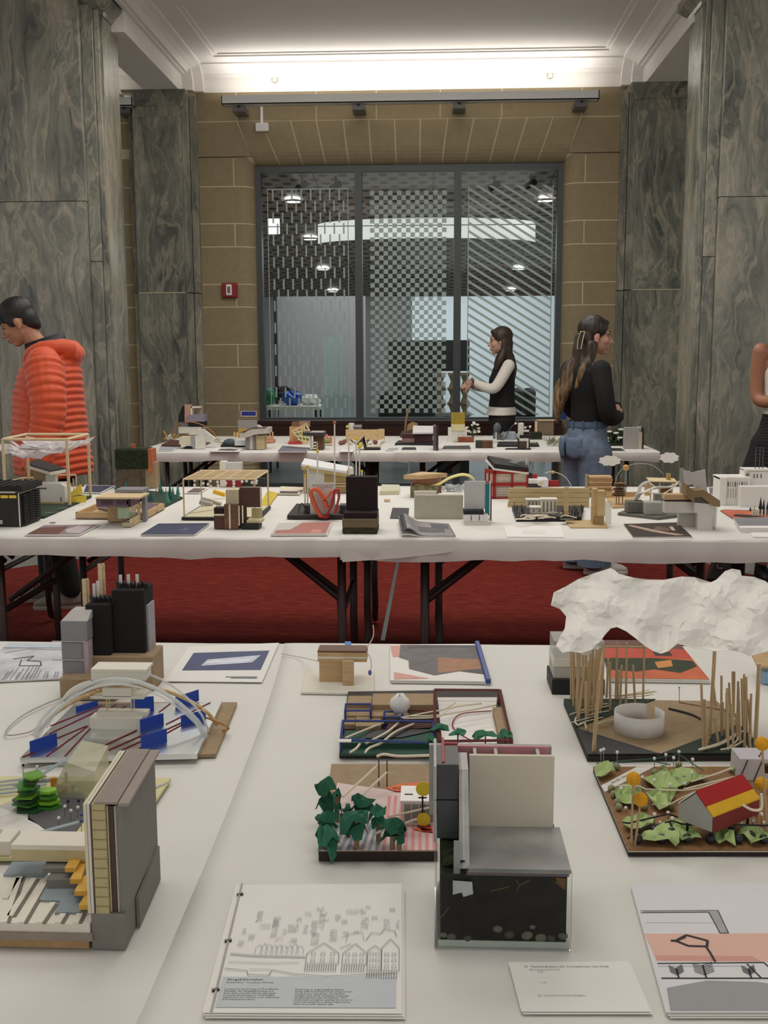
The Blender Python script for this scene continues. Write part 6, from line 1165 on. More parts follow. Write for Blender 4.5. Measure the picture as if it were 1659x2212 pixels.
# white roofed house
t = mod2('tan house model with a tilted white slab roof behind the red loops', Z1, 1140, 440, 'white_roof_house_model'); Yb = zw_(Z1, 1140, 440).y
q = zy(Z1, 972, 1318, 268, 440, Yb, .12); B('tan_walls', (*q[:4], TZ, q[5]), M('a08a5e', .8, .06), t); B('grey_panel', zy(Z1, 1000, 1132, 262, 400, Yb-.004, .004), M('c2c2bd', .7), t)
P_ = [A(*Z1(x, y), Yb+dy) for x, y, dy in ((955, 220, -.02), (1300, 275, -.02), (1345, 240, .12), (982, 175, .12))]; MB().prism([p-V((0, 0, .012)) for p in P_], (0, 0, .012)).build('roof_slab', M('d9dbdd', .7, .02), t); MB().prism([p-V((0, 0, .028)) for p in P_], (0, 0, .015)).build('roof_edge', M('b09c6c', .8), t)
B('white_chimney', zy(Z1, 1310, 1352, 250, 300, Yb+.01, .02), FOAM, t)
for y in (365, 385): B('wood_rail', zy(Z1, 1215, 1300, y, y+8, Yb-.01, .006), BALSA, t)
# maroon L block
t = mod2('dark maroon L-shaped block model on a layered soil base', Z1, 1400, 755, 'maroon_block_model'); Yb = zw_(Z1, 1400, 755).y; MAR = M('231013', .85, .2, 90)
q = zy(Z1, 1268, 1535, 640, 755, Yb, .14); B('soil_base', (q[0], q[1], q[2], q[3], TZ+.024, q[5]), M('6f6049', .9, .18, 70, .6), t, bev=.003); B('dark_soil', (q[0], q[1], q[2], q[3], TZ, TZ+.024), M('33301f', .95, .6, 60, .8), t, bev=.003)
q2 = zy(Z1, 1280, 1533, 572, 640, Yb+.012, .13); B('step_block', (*q2[:4], q[5], q[5]+.022), MAR, t); q3 = zy(Z1, 1297, 1535, 318, 560, Yb+.09, .05); B('upright_block', (*q3[:4], q[5]+.022, q3[5]), MAR, t, bev=.002)
# grey card and magazine
tag(MB().prism([zw_(Z2, x, y) for x, y in ((88, 635), (242, 637), (252, 548), (110, 545))], (0, 0, .003)).build('dark_card', M('3b3a3c', .7, .04), loc=zw_(Z2, 170, 590)), 'small square dark grey card on the middle table', 'card')
q = [zw_(Z2, x, y) for x, y in ((185, 795), (650, 797), (590, 690), (160, 660))]; t = thing('curved_magazine', 'open grey magazine with a raised curling cover', 'magazine', q[0])
def mg(u, v, h): return bil(q, u, v)+V((0, 0, h+.030*math.exp(-((u-.12)/.16)**2)+.006))
MB().grid(lambda u, v: mg(u, v, 0), 20, 6).build('cover', M('8a8586', .5, .25, 14), t, smooth=True, solid=.002); MB().grid(lambda u, v: bil(q, u, v)+V((0, 0, .003+.008*math.exp(-((u-.1)/.2)**2))), 14, 4).build('page', PAPER2, t, smooth=True, solid=.003)
MB().grid(lambda u, v: mg(.35+u*.5, .25+v*.35, .0015), 6, 4).build('printed_picture', M('5e5659', .5, .3, 30), t, smooth=True); MB().grid(lambda u, v: mg(.02+u*.09, .02+v*.96, .0015), 4, 4).build('printed_strip', M('2e2c30', .5, .1), t, smooth=True); MB().grid(lambda u, v: mg(.62+u*.33, .55+v*.35, .0016), 4, 4).build('printed_sky', M('4b4d5a', .5, .1), t, smooth=True)
# pale panel block
t = mod2('plain pale grey standing panel model in front of the marbled house', Z2, 500, 635, 'pale_panel_model'); q = zf(Z2, 302, 712, 432, 636, .03); B('panel', q, M('b5b1a0', .8, .05, 30), t, bev=.002); B('white_back', (q[0]-.004, q[0]+.09, q[3], q[3]+.02, TZ, q[5]+.012), FOAM, t); B('white_foot', (q[0]-.02, q[1]+.01, q[2]+.004, q[3]+.03, TZ, TZ+.004), FOAM, t)
# marbled house
t = mod2('marbled box house model with a flat pine roof and yellow ribbon', Z2, 380, 470, 'marbled_house_model'); Yb = zw_(Z2, 380, 450).y
q = zy(Z2, 270, 530, 285, 352, Yb, .1); B('marbled_walls', (*q[:4], TZ+.02, q[5]), M('8d5f49', .6, .4, 25), t); B('pebble_base', zf(Z2, 262, 500, 352, 455, .12), M('7c7458', .9, .5, 50, .8), t); q2 = zy(Z2, 205, 577, 235, 292, Yb-.03, .18)
P_ = [A(*Z2(x, y), Yb+dy) for x, y, dy in ((205, 262, -.03), (358, 262, -.06), (577, 245, .04), (355, 232, .10))]; MB().prism([p-V((0, 0, .02)) for p in P_], (0, 0, .02)).build('pine_roof', PINE, t)
Pr = curve([A(*Z2(x, y), Yb-.01) for x, y in ((285, 365), (330, 350), (400, 362), (500, 340), (600, 285), (700, 258), (770, 270), (812, 305))]); vs = []
for p in Pr: vs += [p-V((0, .006, .006)), p+V((0, .006, .006))]
MB().add(vs, [(2*i, 2*i+2, 2*i+3, 2*i+1) for i in range(len(Pr)-1)]).build('yellow_ribbon', M('dfd488', .6, .04), t, solid=.002, smooth=True)
t2 = mod2('crumpled clear plastic water model beside the marbled house', Z2, 640, 410, 'plastic_water_model'); g = random.Random(9)
for k in range(5): c_ = zw_(Z2, 570+k*32, 405+g.uniform(-8, 8)); crumple([(cos(a), sin(a)) for a in [2*pi*i/8 for i in range(8)]], lambda u, v, h, c_=c_: c_+V((u*.028, v*.02, .022+h)), .5, .02, 60+k, 'plastic_wrap', sheer('c5cacc', .6), t2, .0006)
sheet('cream_package', 'cream plastic wrapped package on the middle table', 'package', zq_(Z2, [(0, 432), (165, 430), (170, 375), (20, 372)]), .02, [], mat=M('d6d0b0', .3, .05))
tag(MB().ob(zw_(Z2, 65, 490)+V((0, 0, .007)), (.014, .01, .006)).build('wood_offcut', wood('c9a37e', 'e6d6c2'), loc=zw_(Z2, 65, 490)), 'tiny wooden offcut block near the cream package', 'block')
# white and teal tower
t = mod2('pale grey and teal tower model on a white boxed base', Z2, 820, 695, 'teal_tower_model'); Yb = zw_(Z2, 820, 690).y
q = zy(Z2, 722, 905, 315, 572, Yb+.05, .012); q1 = zy(Z2, 716, 925, 600, 652, Yb, .09); q0 = zy(Z2, 722, 935, 652, 692, Yb+.006, .08); B('base', (*q0[:4], TZ, q0[5]), FOAM, t); B('white_boxes', (*q1[:4], q0[5], q1[5]), M('dcdad8', .6), t); qb = zy(Z2, 716, 890, 566, 602, Yb+.004, .08); B('black_slab', (*qb[:4], q1[5], qb[5]), BLACK, t); B('grey_panel', (q[0], q[1], q[2], q[3], qb[5], q[5]), M('c3c1c0', .7, .03), t, bev=.001); B('teal_strip', zy(Z2, 902, 936, 335, 605, Yb+.045, .02), TEAL, t); B('white_strip', zy(Z2, 936, 946, 318, 650, Yb+.046, .02), FOAM, t); B('dark_strip', zy(Z2, 947, 957, 335, 655, Yb+.05, .05), M('4a4043', .6), t)
for x in (778, 848): B('box_joint', zy(Z2, x, x+6, 604, 650, Yb-.001, .002), BLACK, t)
# red folded model
t = mod2('red and white folded frame model under a black tilted roof', Z2, 1000, 465, 'red_frame_model'); p0 = zw_(Z2, 975, 466); Yb = p0.y; RD = M('9c1f1c', .6, .05)
def wallp(x0, x1, Zf, dirv, m_, nm, zlo, zhi): pass
a0 = A(*Z2(905, 300), Yb+.07); e0 = zw_(Z2, 1275, 440)
zr = A(*Z2(975, 218), Yb).z; zr2 = A(*Z2(1270, 255), Yb+.02).z; dR = V((A(*Z2(1270, 300), Yb+.02).x-p0.x, .02, 0)); dL = V((a0.x-p0.x, .07, 0))
def strip(o, d, u0, u1, h0, h1, m_, nm, th=.006):
    n_ = V((-d.y, d.x, 0)).normalized()*th; H = zr-TZ; MB().para(o+d*u0+V((0, 0, H*h0)), d*(u1-u0), n_, (0, 0, H*(h1-h0))).build(nm, m_, t)
for d_ in (dR, dL):
    for u in ((0, .06), (.5, .56), (.94, 1)): strip(p0, d_, u[0], u[1], 0, .96, RD, 'red_post')
    for h_ in ((.0, .06), (.44, .56), (.86, 1)): strip(p0, d_, 0, 1, h_[0], h_[1], RD, 'red_rail', .007)
    strip(p0+V((0, .02, 0)), d_, .05, .95, .05, .9, M('d9d0be', .7), 'white_infill', .004)
    for k in range(4): strip(p0+V((0, .012, 0)), d_, .08, .5, .1+.08*k, .13+.08*k, FOAM, 'white_louvre', .004)
MB().prism([p0+V((-.004, -.006, zr-TZ)), p0+dR+V((0, -.006, zr2-TZ)), p0+dR+V((0, .10, zr2-TZ+.01)), p0+dL+V((0, .06, zr-TZ+.03))], (0, 0, .008)).build('white_roof_edge', FOAM, t); MB().prism([p0+V((0, 0, zr-TZ+.008)), p0+dR+V((0, 0, zr2-TZ+.008)), p0+dR+V((0, .1, zr2-TZ+.025)), p0+dL+V((.01, .06, zr-TZ+.035))], (0, 0, .022)).build('black_roof', BLACK, t)
P_ = [A(*Z2(x, y), Yb+.05) for x, y in ((1105, 150), (1160, 165), (1255, 118), (1200, 100))]; MB().prism(P_, (0, .004, 0)).build('clear_flap', sheer('c9cdc9', .55), t); MB().tube([A(*Z2(1255, 118), Yb+.05), A(*Z2(1250, 175), Yb+.05)], .003, 4).build('flap_support', FOAM, t)
t = mod2('white box model with dark windows and red slanted fins', Z2, 1300, 370, 'white_fin_model'); Yb = zw_(Z2, 1310, 380).y+.05
q = zy(Z2, 1195, 1440, 295, 400, Yb, .1); B('white_body', (*q[:4], TZ, q[5]), M('d9d9d7', .5), t, bev=.004); B('dark_window', zy(Z2, 1180, 1380, 335, 368, Yb-.003, .004), M('23262a', .4), t); B('red_fin', zy(Z2, 1300, 1345, 255, 300, Yb+.03, .02), RD, t); B('black_fin', zy(Z2, 1262, 1300, 245, 295, Yb+.03, .02), BLACK, t); B('red_fin', zy(Z2, 1440, 1530, 310, 365, Yb+.05, .03), RD, t)
MB().tube(curve([A(*Z2(x, y), Yb+.06) for x, y in ((1410, 245), (1475, 232), (1560, 262), (1610, 310), (1640, 370))]), .0025, 5).build('clear_wire', sheer('d8d8d0', .6), t); MB().ball(A(*Z2(1478, 237), Yb+.06), (.012, .01, .009), 10, 8).build('yellow_bead', M('b9a43c', .6), t)
# plank wall with white houses
t = mod2('plank backed model with small white houses among twigs on a black base', Z2, 1360, 660, 'plank_wall_model'); Yb = zw_(Z2, 1360, 658).y; Yw = zw_(Z2, 1360, 535).y
q = zy(Z2, 1095, 1790, 372, 535, Yw, .02)
for k in range(4): hz = (q[5]-TZ)/4; B('plank', (q[0]+(.004 if k % 2 else 0), q[1], Yw, Yw+.018, TZ+hz*k+.0005, TZ+hz*(k+1)-.0008), wood('b7a06f', 'c9b487'), t)
pb = [zw_(Z2, x, y) for x, y in ((1165, 660), (1720, 660), (1740, 560), (1130, 560))]; MB().prism(pb, (0, 0, .02)).build('black_base', BLACK, t); zq = TZ+.02
WH = M('dcd6c6', .7, .02)
for x0, x1, yt, yb in ((1258, 1382, 480, 545), (1380, 1508, 475, 595), (1290, 1480, 545, 590)):
    q = zf(Z2, x0, x1, yt, yb, .05, zq); B('white_house', q, WH, t); B('house_roof', (q[0]-.004, q[1]+.004, q[2]-.004, q[3]+.004, q[5], q[5]+.005), FOAM, t)
    for k in range(4): x = lerp(q[0], q[1], (k+.4)/4); B('house_window', (x, x+.006, q[2]-.0006, q[2], q[4]+.008, q[5]-.006), M('77726a', .6), t)
g = random.Random(12)
for k in range(16): x, y = g.uniform(1150, 1580), g.uniform(585, 655); MB().tube(curve([zw_(Z2, x, y, zq+.006), zw_(Z2, x+40, y-8+g.uniform(-9, 9), zq+.014), zw_(Z2, x+90+g.uniform(0, 50), y+g.uniform(-8, 8), zq+.005)]), .0028, 5).build('white_twig', STRING, t, smooth=True)
for k in range(26): x, y = g.choice((g.uniform(1140, 1250), g.uniform(1510, 1740))), g.uniform(570, 640); p = zw_(Z2, x, y, zq); MB().rod(p, p+V((g.uniform(-.006, .006), 0, g.uniform(.02, .045))), .0016, 4).build('dark_twig', M('3b3630', .8), t)
for k, (x, y) in enumerate(((1520, 605), (1600, 640))): p = zw_(Z2, x, y, zq+.0002); MB().prism([p+V((.03*cos(a), .02*sin(a), 0)) for a in [2*pi*i/14 for i in range(14)]], (0, 0, .002)).build('grey_pond', M('55554e', .5), t)
MB().ball(zw_(Z2, 1375, 470, zq)+V((0, .03, .075)), (.016, .012, .016), 8, 6).build('white_dome', WH, t)
sheet('blank_sheet', 'blank white sheet in front of the plank backed model', 'paper', [(1095, 1161), (1219, 1162), (1211, 1137), (1088, 1137)], .003, [((.3, .3, .7, .6), M('e2e0d8', .8))], pages=2)
# pale wood frame
t = mod2('pale wood L-shaped frame model with a tall block', Z3, 240, 655, 'wood_frame_model'); LW = wood('b79c6b', 'cbb285'); MB().prism([zw_(Z3, x, y) for x, y in ((115, 657), (412, 657), (375, 600), (72, 600))], (0, 0, .006)).build('base', LW, t)
Yb = zw_(Z3, 85, 602).y; B('slim_post', (A(*Z3(68, 450), Yb).x, A(*Z3(102, 450), Yb).x, Yb, Yb+.012, TZ+.006, A(*Z3(85, 335), Yb).z), LW, t); Yc = zw_(Z3, 345, 640).y; q = zy(Z3, 328, 388, 365, 560, Yc, .05); q2 = zy(Z3, 292, 330, 348, 555, Yc+.02, .05); B('tall_block', q, LW, t); B('tall_block', (*q2[:4], TZ+.006, q2[5]), LW, t); q3 = zy(Z3, 300, 378, 560, 640, Yc+.006, .04); B('foot_block', (*q3[:4], TZ+.006, q3[5]), wood('8f774e', 'a5895c'), t); B('clear_sheet', zy(Z3, 388, 436, 440, 625, Yc+.01, .003), sheer('cfcfc4', .4), t)
# slat stack
t = mod2('stacked wooden slat block model', Z3, 340, 410, 'slat_stack_model'); q = zf(Z3, 262, 436, 250, 412, .07); n = 9
for k in range(n): hz = (q[5]-TZ)/n; g_ = (k*37 % 5)*.0015; B('slat', (q[0]-g_, q[1]+g_*.6, q[2]-g_, q[3], TZ+hz*k+.0006, TZ+hz*(k+1)-.0006), (PINE, wood('96724a', 'b58e60'))[k % 2], t)
B('grey_side', (q[0]-.012, q[0]-.004, q[2], q[3], TZ, q[5]+.004), M('8f806c', .7), t); B('grey_foot', (q[0]-.012, q[0]+.02, q[2]-.008, q[2]-.002, TZ, TZ+.012), GREY, t)
# disc tree
t = mod2('tree model of stacked thin wooden discs on a pine base', Z3, 490, 500, 'disc_tree_model'); board(t, Z3, [(445, 502), (640, 490), (640, 420), (400, 430)], .008, PINE)
B('back_fence', zy(Z3, 395, 660, 372, 425, zw_(Z3, 500, 420).y, .006), PINE, t); c = zw_(Z3, 500, 465, TZ+.008)
for dx, dy in ((-.015, 0), (.015, .01), (0, .02)): MB().rod(c+V((dx, dy, 0)), c+V((dx, dy, .12)), .002).build('trunk_post', WALNUT, t)
g = random.Random(3)
for k, y in enumerate((400, 388, 372, 358, 345, 330, 318, 305)):
    p = A(*Z3(498+g.uniform(-12, 12), y), c.y); r = g.uniform(.026, .036); MB().prism([p+V((r*cos(a), r*.8*sin(a), 0)) for a in [2*pi*i/9 for i in range(9)]], (0, 0, .003)).build('wood_disc', (WALNUT, wood('7a5a36', '94704a'))[k % 2], t)
# concrete base with cubes
t = mod2('concrete slab model with grey cubes, white strands and a wooden gazebo', Z3, 790, 592, 'concrete_model'); CON = M('66675f', .85, .12, 50); board(t, Z3, [(485, 555), (800, 592), (1035, 560), (790, 515), (600, 510)], .012, CON); zq = TZ+.012
q = zf(Z3, 560, 695, 448, 538, .07, zq); B('dark_cube', q, CON, t, bev=.003); B('pale_cube', zf(Z3, 698, 840, 452, 552, .06, zq), M('a3a19b', .8, .08, 40), t, bev=.003); B('back_cube', zf(Z3, 776, 850, 390, 520, .05, zq), M('8a8982', .8, .08, 40), t)
for k in range(9): x = 620+k*10; Pq = [A(*Z3(x0_+k*3, y0_), q[2]+.03+k*.004) for x0_, y0_ in ((612, 435), (640, 385+k), (700, 375-k*3), (760, 345), (800+k*12, 330))]; MB().tube(curve(Pq), .003, 5).build('white_strand', sheer('e6e4df', .85), t, smooth=True)
for k in range(3): MB().tube(curve([A(*Z3(x0_+k*8, y0_), q[2]+.06) for x0_, y0_ in ((645, 370), (655, 330), (690, 300), (720, 292))]), .004, 5).build('white_strand', sheer('e6e4df', .85), t, smooth=True)
Yg = zw_(Z3, 830, 480).y+.05; q = zy(Z3, 705, 935, 285, 300, Yg, .1); P_ = [A(*Z3(x, y), Yg+dy) for x, y, dy in ((735, 292, 0), (950, 297, 0), (925, 270, .1), (708, 264, .1))]; MB().prism(P_, (0, 0, .004)).build('gazebo_roof', wood('d0bb90', 'e2d0aa'), t)
for x in (745, 815, 912): p = A(*Z3(x, 300), Yg+.03); MB().rod((p.x, p.y, TZ), p, .004, 5).build('gazebo_post', PINE, t)
B('gazebo_wall', zy(Z3, 700, 750, 310, 400, Yg+.06, .02), PINE, t); B('gazebo_wall', zy(Z3, 812, 905, 335, 400, Yg+.06, .02), WALNUT, t); p = A(*Z3(880, 285), Yg+.05); n = 14; MB().prism([p+V((.011*cos(2*pi*i/n), .011*sin(2*pi*i/n), 0)) for i in range(n)], (0, 0, .034)).build('roof_drum', wood('8a6a3c', 'c9a86a'), t)
MB().tube(curve([A(*Z3(x, y), Yg-.02) for x, y in ((720, 285), (790, 335), (880, 330), (930, 310), (970, 285))]), .003, 5).build('white_strand', STRING, t); MB().tube(curve([A(*Z3(x, y), Yg-.03) for x, y in ((700, 360), (780, 385), (860, 375), (960, 300))]), .003, 5).build('white_strand', STRING, t)
# bridge model
t = mod2('white walled bridge model with a bent brown roof channel', Z3, 1150, 680, 'bridge_model'); Yb = zw_(Z3, 1165, 672).y; PW = M('cfcac2', .8, .03)
q = zy(Z3, 852, 1085, 450, 535, Yb+.03, .04); B('white_wall', q, PW, t); B('wall_cap', zy(Z3, 850, 1085, 392, 432, Yb+.04, .05), PINE, t); B('dark_gap', zy(Z3, 858, 1080, 432, 450, Yb+.045, .03), M('3b2f2c', .8), t)
b = MB(); b.prism([A(*Z3(x, y), Yb+.01) for x, y in ((1083, 455), (1225, 465), (1225, 672), (1108, 678), (1108, 535), (1083, 535))], (0, .03, 0)); b.build('white_leg', PW, t)
P_ = [A(*Z3(x, y), Yb+.0) for x, y in ((1020, 315), (1080, 360), (1160, 355), (1285, 440), (1285, 488), (1235, 485), (1140, 412), (1085, 415), (1085, 455), (1020, 405))]; MB().prism(P_, (0, .08, 0)).build('brown_roof', wood('7d6746', '937b58'), t)
for x in (1228, 1252): p = A(*Z3(x, 490), Yb+.02); MB().box(p.x-.003, p.x+.003, Yb+.01, Yb+.05, TZ, p.z).build('clear_leg', sheer('d6d8d4', .45), t)
for pts in ([(1000, 200), (1055, 210), (1075, 310), (1030, 320), (1005, 300)], [(1058, 222), (1170, 195), (1180, 320), (1075, 322)], [(1075, 322), (1180, 322), (1190, 390), (1100, 345)]): MB().prism([A(*Z3(x, y), Yb+.09+(x-1000)*.0001) for x, y in pts], (0, .006, 0)).build('pale_sheet', M('c3c0bc', .7, .02), t)
MB().prism([A(*Z3(x, y), Yb+.1) for x, y in ((968, 300), (1015, 320), (1025, 400), (972, 390))], (0, .006, 0)).build('white_sheet', PW, t); B('clear_pane', zy(Z3, 968, 1000, 185, 310, Yb+.11, .003), sheer('b9c2c2', .4), t)
pa = A(*Z3(1000, 390), Yb+.1); B('sheet_stand', (pa.x-.02, pa.x+.1, Yb+.085, Yb+.11, TZ, pa.z), PW, t)
# cloud signs
for k, (x0, x1, y0, y1, xb) in enumerate(((335, 515, 85, 170, 425), (810, 967, 60, 147, 850))):
    t = mod2(('white paper cloud sign on a wire in front of the jeans', 'white paper cloud sign on a wire in front of the marble pilaster')[k], Z3, xb, 420 if k else 380, 'cloud_sign'); Yb = zw_(Z3, xb, 420 if k else 380).y; cx_, cy_ = (x0+x1)/2, (y0+y1)/2; n = 48; pts = []
    for i in range(n): a = 2*pi*i/n; rr = .80+.20*abs(sin(4.0*a+.4))**.8; pts.append(A(*Z3(cx_+(x1-x0)/2*rr*cos(a), cy_-(y1-y0)/2*rr*sin(a)), Yb))
    MB().prism(pts, (0, .002, 0)).build('paper_cloud', M('e9e7e3', .7, .01), t); p = A(*Z3(xb, cy_), Yb+.003); MB().rod((p.x, Yb+.004, TZ), p, .0016).build('wire_stem', M('6b5a50', .4), t)
t = mod2('small wooden ball on a clear rod between the two cloud signs', Z3, 555, 390, 'ball_on_rod'); Yb = zw_(Z3, 555, 390).y; p = A(*Z3(550, 182), Yb); MB().ball(p, .0155, 16, 12).build('wooden_ball', wood('b98848', 'd0a468'), t, smooth=True); MB().rod((p.x, Yb, TZ), p, .007, 8).build('clear_rod', sheer('8f9a98', .5), t)
MB().tube(curve([A(*Z3(x, y), Yb+.02) for x, y in ((465, 330), (480, 250), (530, 185), (640, 150), (760, 165), (840, 230))]), .002, 5).build('clear_wire', sheer('b9beb9', .5), t)
sheet('photo_magazine', 'dark brown pictured magazine in front of the concrete slab model', 'magazine', zq_(Z3, [(605, 735), (1068, 733), (950, 620), (530, 632)]), .006, [((0, 0, 1, 1), M('33261f', .45, .15, 20)), ([(.05, .85), (.12, .9), (.6, .35), (.9, .12), (.75, .1), (.4, .35)], M('b39a86', .5, .2, 50)), ([(.45, .5), (.7, .4), (.85, .6), (.55, .75)], M('6b5145', .5, .2)), ([(.76, .45), (.82, .42), (.84, .7), (.78, .72)], M('d6d2ca', .5))], pages=3)
# plaster building
t = mod2('white plaster building model of stacked blocks with column windows', Z3, 1500, 490, 'plaster_building_model'); PL = M('e4e1db', .75, .015); Yb = zw_(Z3, 1560, 490).y
q = zy(Z3, 1445, 1760, 330, 490, Yb, .12); B('front_block', (*q[:4], TZ, q[5]), PL, t, bev=.001); q = zy(Z3, 1335, 1520, 275, 455, Yb+.06, .1); B('side_block', (q[0], q[1], q[2], q[3], TZ, q[5]), PL, t, bev=.001); q1 = zy(Z3, 1282, 1335, 262, 455, Yb+.05, .12); B('end_wall', (*q1[:4], TZ, q1[5]), PL, t, bev=.001); B('flat_roof', (q1[0], q[1], Yb+.055, Yb+.18, q[5], q[5]+.012), PL, t, bev=.001)
for k in range(9): B('window_slot', zy(Z3, 1345+k*18, 1345+k*18+(5 if k % 3 else 8), 292, 330, Yb+.0585, .002), M('8a7f74' if k % 3 else '4a423c', .6), t)
for k in range(8): B('window_slot', zy(Z3, 1345+k*20, 1345+k*20+5, 345, 420, Yb+.0585, .002), M('a79c8c', .6), t)
q = zy(Z3, 1520, 1760, 212, 320, Yb+.08, .09); B('tower', q, PL, t, bev=.001); q = zy(Z3, 1474, 1522, 198, 320, Yb+.1, .08); B('tower_side', q, PL, t, bev=.001); B('tower_window', zy(Z3, 1484, 1508, 228, 262, Yb+.099, .002), M('8d8574', .6), t); B('tower_roof', (q[0], q[1]+.09, Yb+.078, Yb+.18, q[5]-.004, q[5]+.004), PL, t)
for x in (1548, 1572, 1602): B('tower_slot', zy(Z3, x, x+7, 232, 264, Yb+.0785, .002), M('4a423c', .6), t)
for x in (1558, 1590, 1616): p = A(*Z3(x, 190), Yb+.12); MB().rod(p, p+V((0, 0, .1)), .0022).build('roof_rod', M('4b4e50', .4), t)
# red board with cones
t = mod2('red board model with dark pointed trees and a ring of white posts', Z3, 1480, 600, 'red_board_model'); board(t, Z3, [(1410, 600), (1900, 605), (1900, 530), (1320, 515), (1285, 520)], .004, BLACK); board(t, Z3, [(1410, 596), (1900, 598), (1900, 532), (1320, 515), (1288, 518)], .003, M('c4674a', .7, .3, 20), 'red_sheet', TZ+.004)
for x, yt, yb, m_, r in ((1597, 405, 545, FOREST, .012), (1622, 420, 550, M('18223a', .6), .010), (1655, 430, 550, M('18223a', .6), .012), (1550, 475, 555, M('7d8a3c', .7), .006), (1520, 485, 525, M('18223a', .6), .006)):
    p = zw_(Z3, x, yb, TZ+.007); MB().add([p+V((r*cos(2*pi*i/8), r*sin(2*pi*i/8), .004)) for i in range(8)]+[V((p.x, p.y, A(*Z3(x, yt), p.y).z))], [(i, (i+1) % 8, 8) for i in range(8)]+[tuple(range(7, -1, -1))]).build('pointed_tree', m_, t)
for i in range(11): a = pi*i/10; p = zw_(Z3, 1620, 555, TZ+.007)+V((.045*cos(a+pi), .03*sin(a+pi), 0)); MB().rod(p, p+V((0, 0, .03)), .004, 5).build('white_post', FOAM, t)
MB().prism([zw_(Z3, x, y, TZ+.0075) for x, y in ((1390, 560), (1500, 570), (1660, 560), (1400, 545))], (0, 0, .001)).build('black_stripe', BLACK, t)
g_ = 'papers stacked at the end of the middle table'
sheet('paper_stack', 'stack of white papers with a grey cover near the picture edge', 'papers', zq_(Z3, [(1440, 690), (1800, 690), (1800, 605), (1385, 612)]), .02, [((.0, .2, 1, 1), M('85858c', .6, .12, 20))], pages=4); sheet('white_leaflet', 'white leaflet lying below the stack of papers', 'paper', zq_(Z3, [(1540, 732), (1800, 735), (1800, 695), (1525, 700)]), .006, [], pages=2)
sheet('marbled_print', 'grey marbled print behind the white plaster building', 'print', zq_(Z3, [(1200, 395), (1300, 400), (1310, 340), (1190, 340)]), .003, [((.05, .05, .95, .95), M('77727c', .6, .4, 30))])
# ================================================================ models on the far table
M3 = 'architecture models on the far table'
Za, Zb, Zc, Zd = conv(340, 860, 5.925), conv(600, 880, 5.925), conv(800, 860, 2.633), conv(1080, 890, 10.37)
def mod3(label, Z, x, y, name): return thing(name, label, 'model', zw_(Z, x, y), M3)
def st(Z, x0, x1, yt, yb, Y, dep, to=TZ): q = zy(Z, x0, x1, yt, yb, Y, dep); return (*q[:4], to, q[5])
# tall stacked model
t = mod3('tall stacked model with a black side panel and small lit frame', Za, 420, 520, 'stacked_room_model'); Y = zw_(Za, 420, 500).y
b0 = st(Za, 300, 520, 450, 520, Y+.02, .15); B('card_base', b0, KRAFT, t); b1 = st(Za, 268, 558, 370, 450, Y, .2, b0[5]); B('white_slab', b1, FOAM, t); b2 = st(Za, 395, 590, 300, 370, Y+.02, .15, b1[5]); B('black_box', b2, BLACK, t); B('grey_side', st(Za, 300, 395, 315, 370, Y+.02, .12, b1[5]), M('75717c', .6), t); b3 = st(Za, 390, 592, 213, 300, Y, .15, b2[5]); B('purple_box', b3, M('8f8896', .6, .1), t); b4 = st(Za, 425, 545, 108, 213, Y+.04, .1, b3[5]); B('frame_back', (b4[0], b4[1], b4[3]-.01, b4[3], b4[4], b4[5]), M('b3a58c', .6), t)
for q in ((b4[0], b4[0]+.012, b4[2], b4[3], b4[4], b4[5]), (b4[0], b4[1], b4[2], b4[3], b4[5]-.012, b4[5])): B('white_frame', q, M('efe4d2', .6, .01), t)
B('pink_panel', st(Za, 345, 425, 85, 250, Y+.03, .08, b3[4]), M('c39a86', .6, .12), t); P_ = [A(*Za(x, y), Y+.02) for x, y in ((345, 95), (345, 300), (265, 305), (280, 200), (315, 110))]; MB().prism(P_, (0, .06, 0)).build('black_panel', BLACK, t)
MB().tube(curve([A(*Za(x, y), Y-.05) for x, y in ((350, 305), (460, 310), (580, 345), (680, 410), (735, 470), (750, 560))]), .005, 6).build('orange_wire', M('b57a3c', .6), t, smooth=True); MB().tube(curve([A(*Za(x, y), Y-.05) for x, y in ((300, 320), (250, 350), (215, 420), (205, 480))]), .004, 6).build('orange_wire', M('b57a3c', .6), t)
# cream and white model
t = mod3('cream box model with a white L-shaped wall at the table corner', Za, 450, 650, 'cream_box_model'); Y = zw_(Za, 450, 648).y
B('black_base', st(Za, 335, 470, 628, 650, Y, .12), BLACK, t); B('white_base', st(Za, 300, 460, 598, 628, Y+.01, .13, TZ+.02), FOAM, t); B('cream_box', st(Za, 278, 455, 500, 600, Y+.02, .12, TZ+.03), CREAM, t); B('white_wall', st(Za, 520, 600, 405, 645, Y-.01, .05), M('dcd8cf', .7), t); q = st(Za, 458, 500, 490, 645, Y, .06); n = 14; MB().prism([V(((q[0]+q[1])/2+.035*cos(2*pi*i/n), Y+.03+.035*sin(2*pi*i/n), TZ)) for i in range(n)], (0, 0, q[5]-TZ)).build('grey_cylinder', M('a7a5a5', .3, .05), t, smooth=False); B('white_fin', st(Za, 485, 520, 480, 645, Y-.012, .01), FOAM, t)
b = MB(); b.prism([A(*Za(x, y), Y+.12) for x, y in ((385, 470), (520, 400), (600, 415), (700, 490), (740, 520), (720, 570), (600, 560), (520, 470))], (0, .05, 0)); b.build('white_canopy', FOAM, t); board(t, Za, [(600, 610), (680, 575), (670, 500), (610, 530)], .03, M('6f5c46', .8, .2), 'brown_ground')
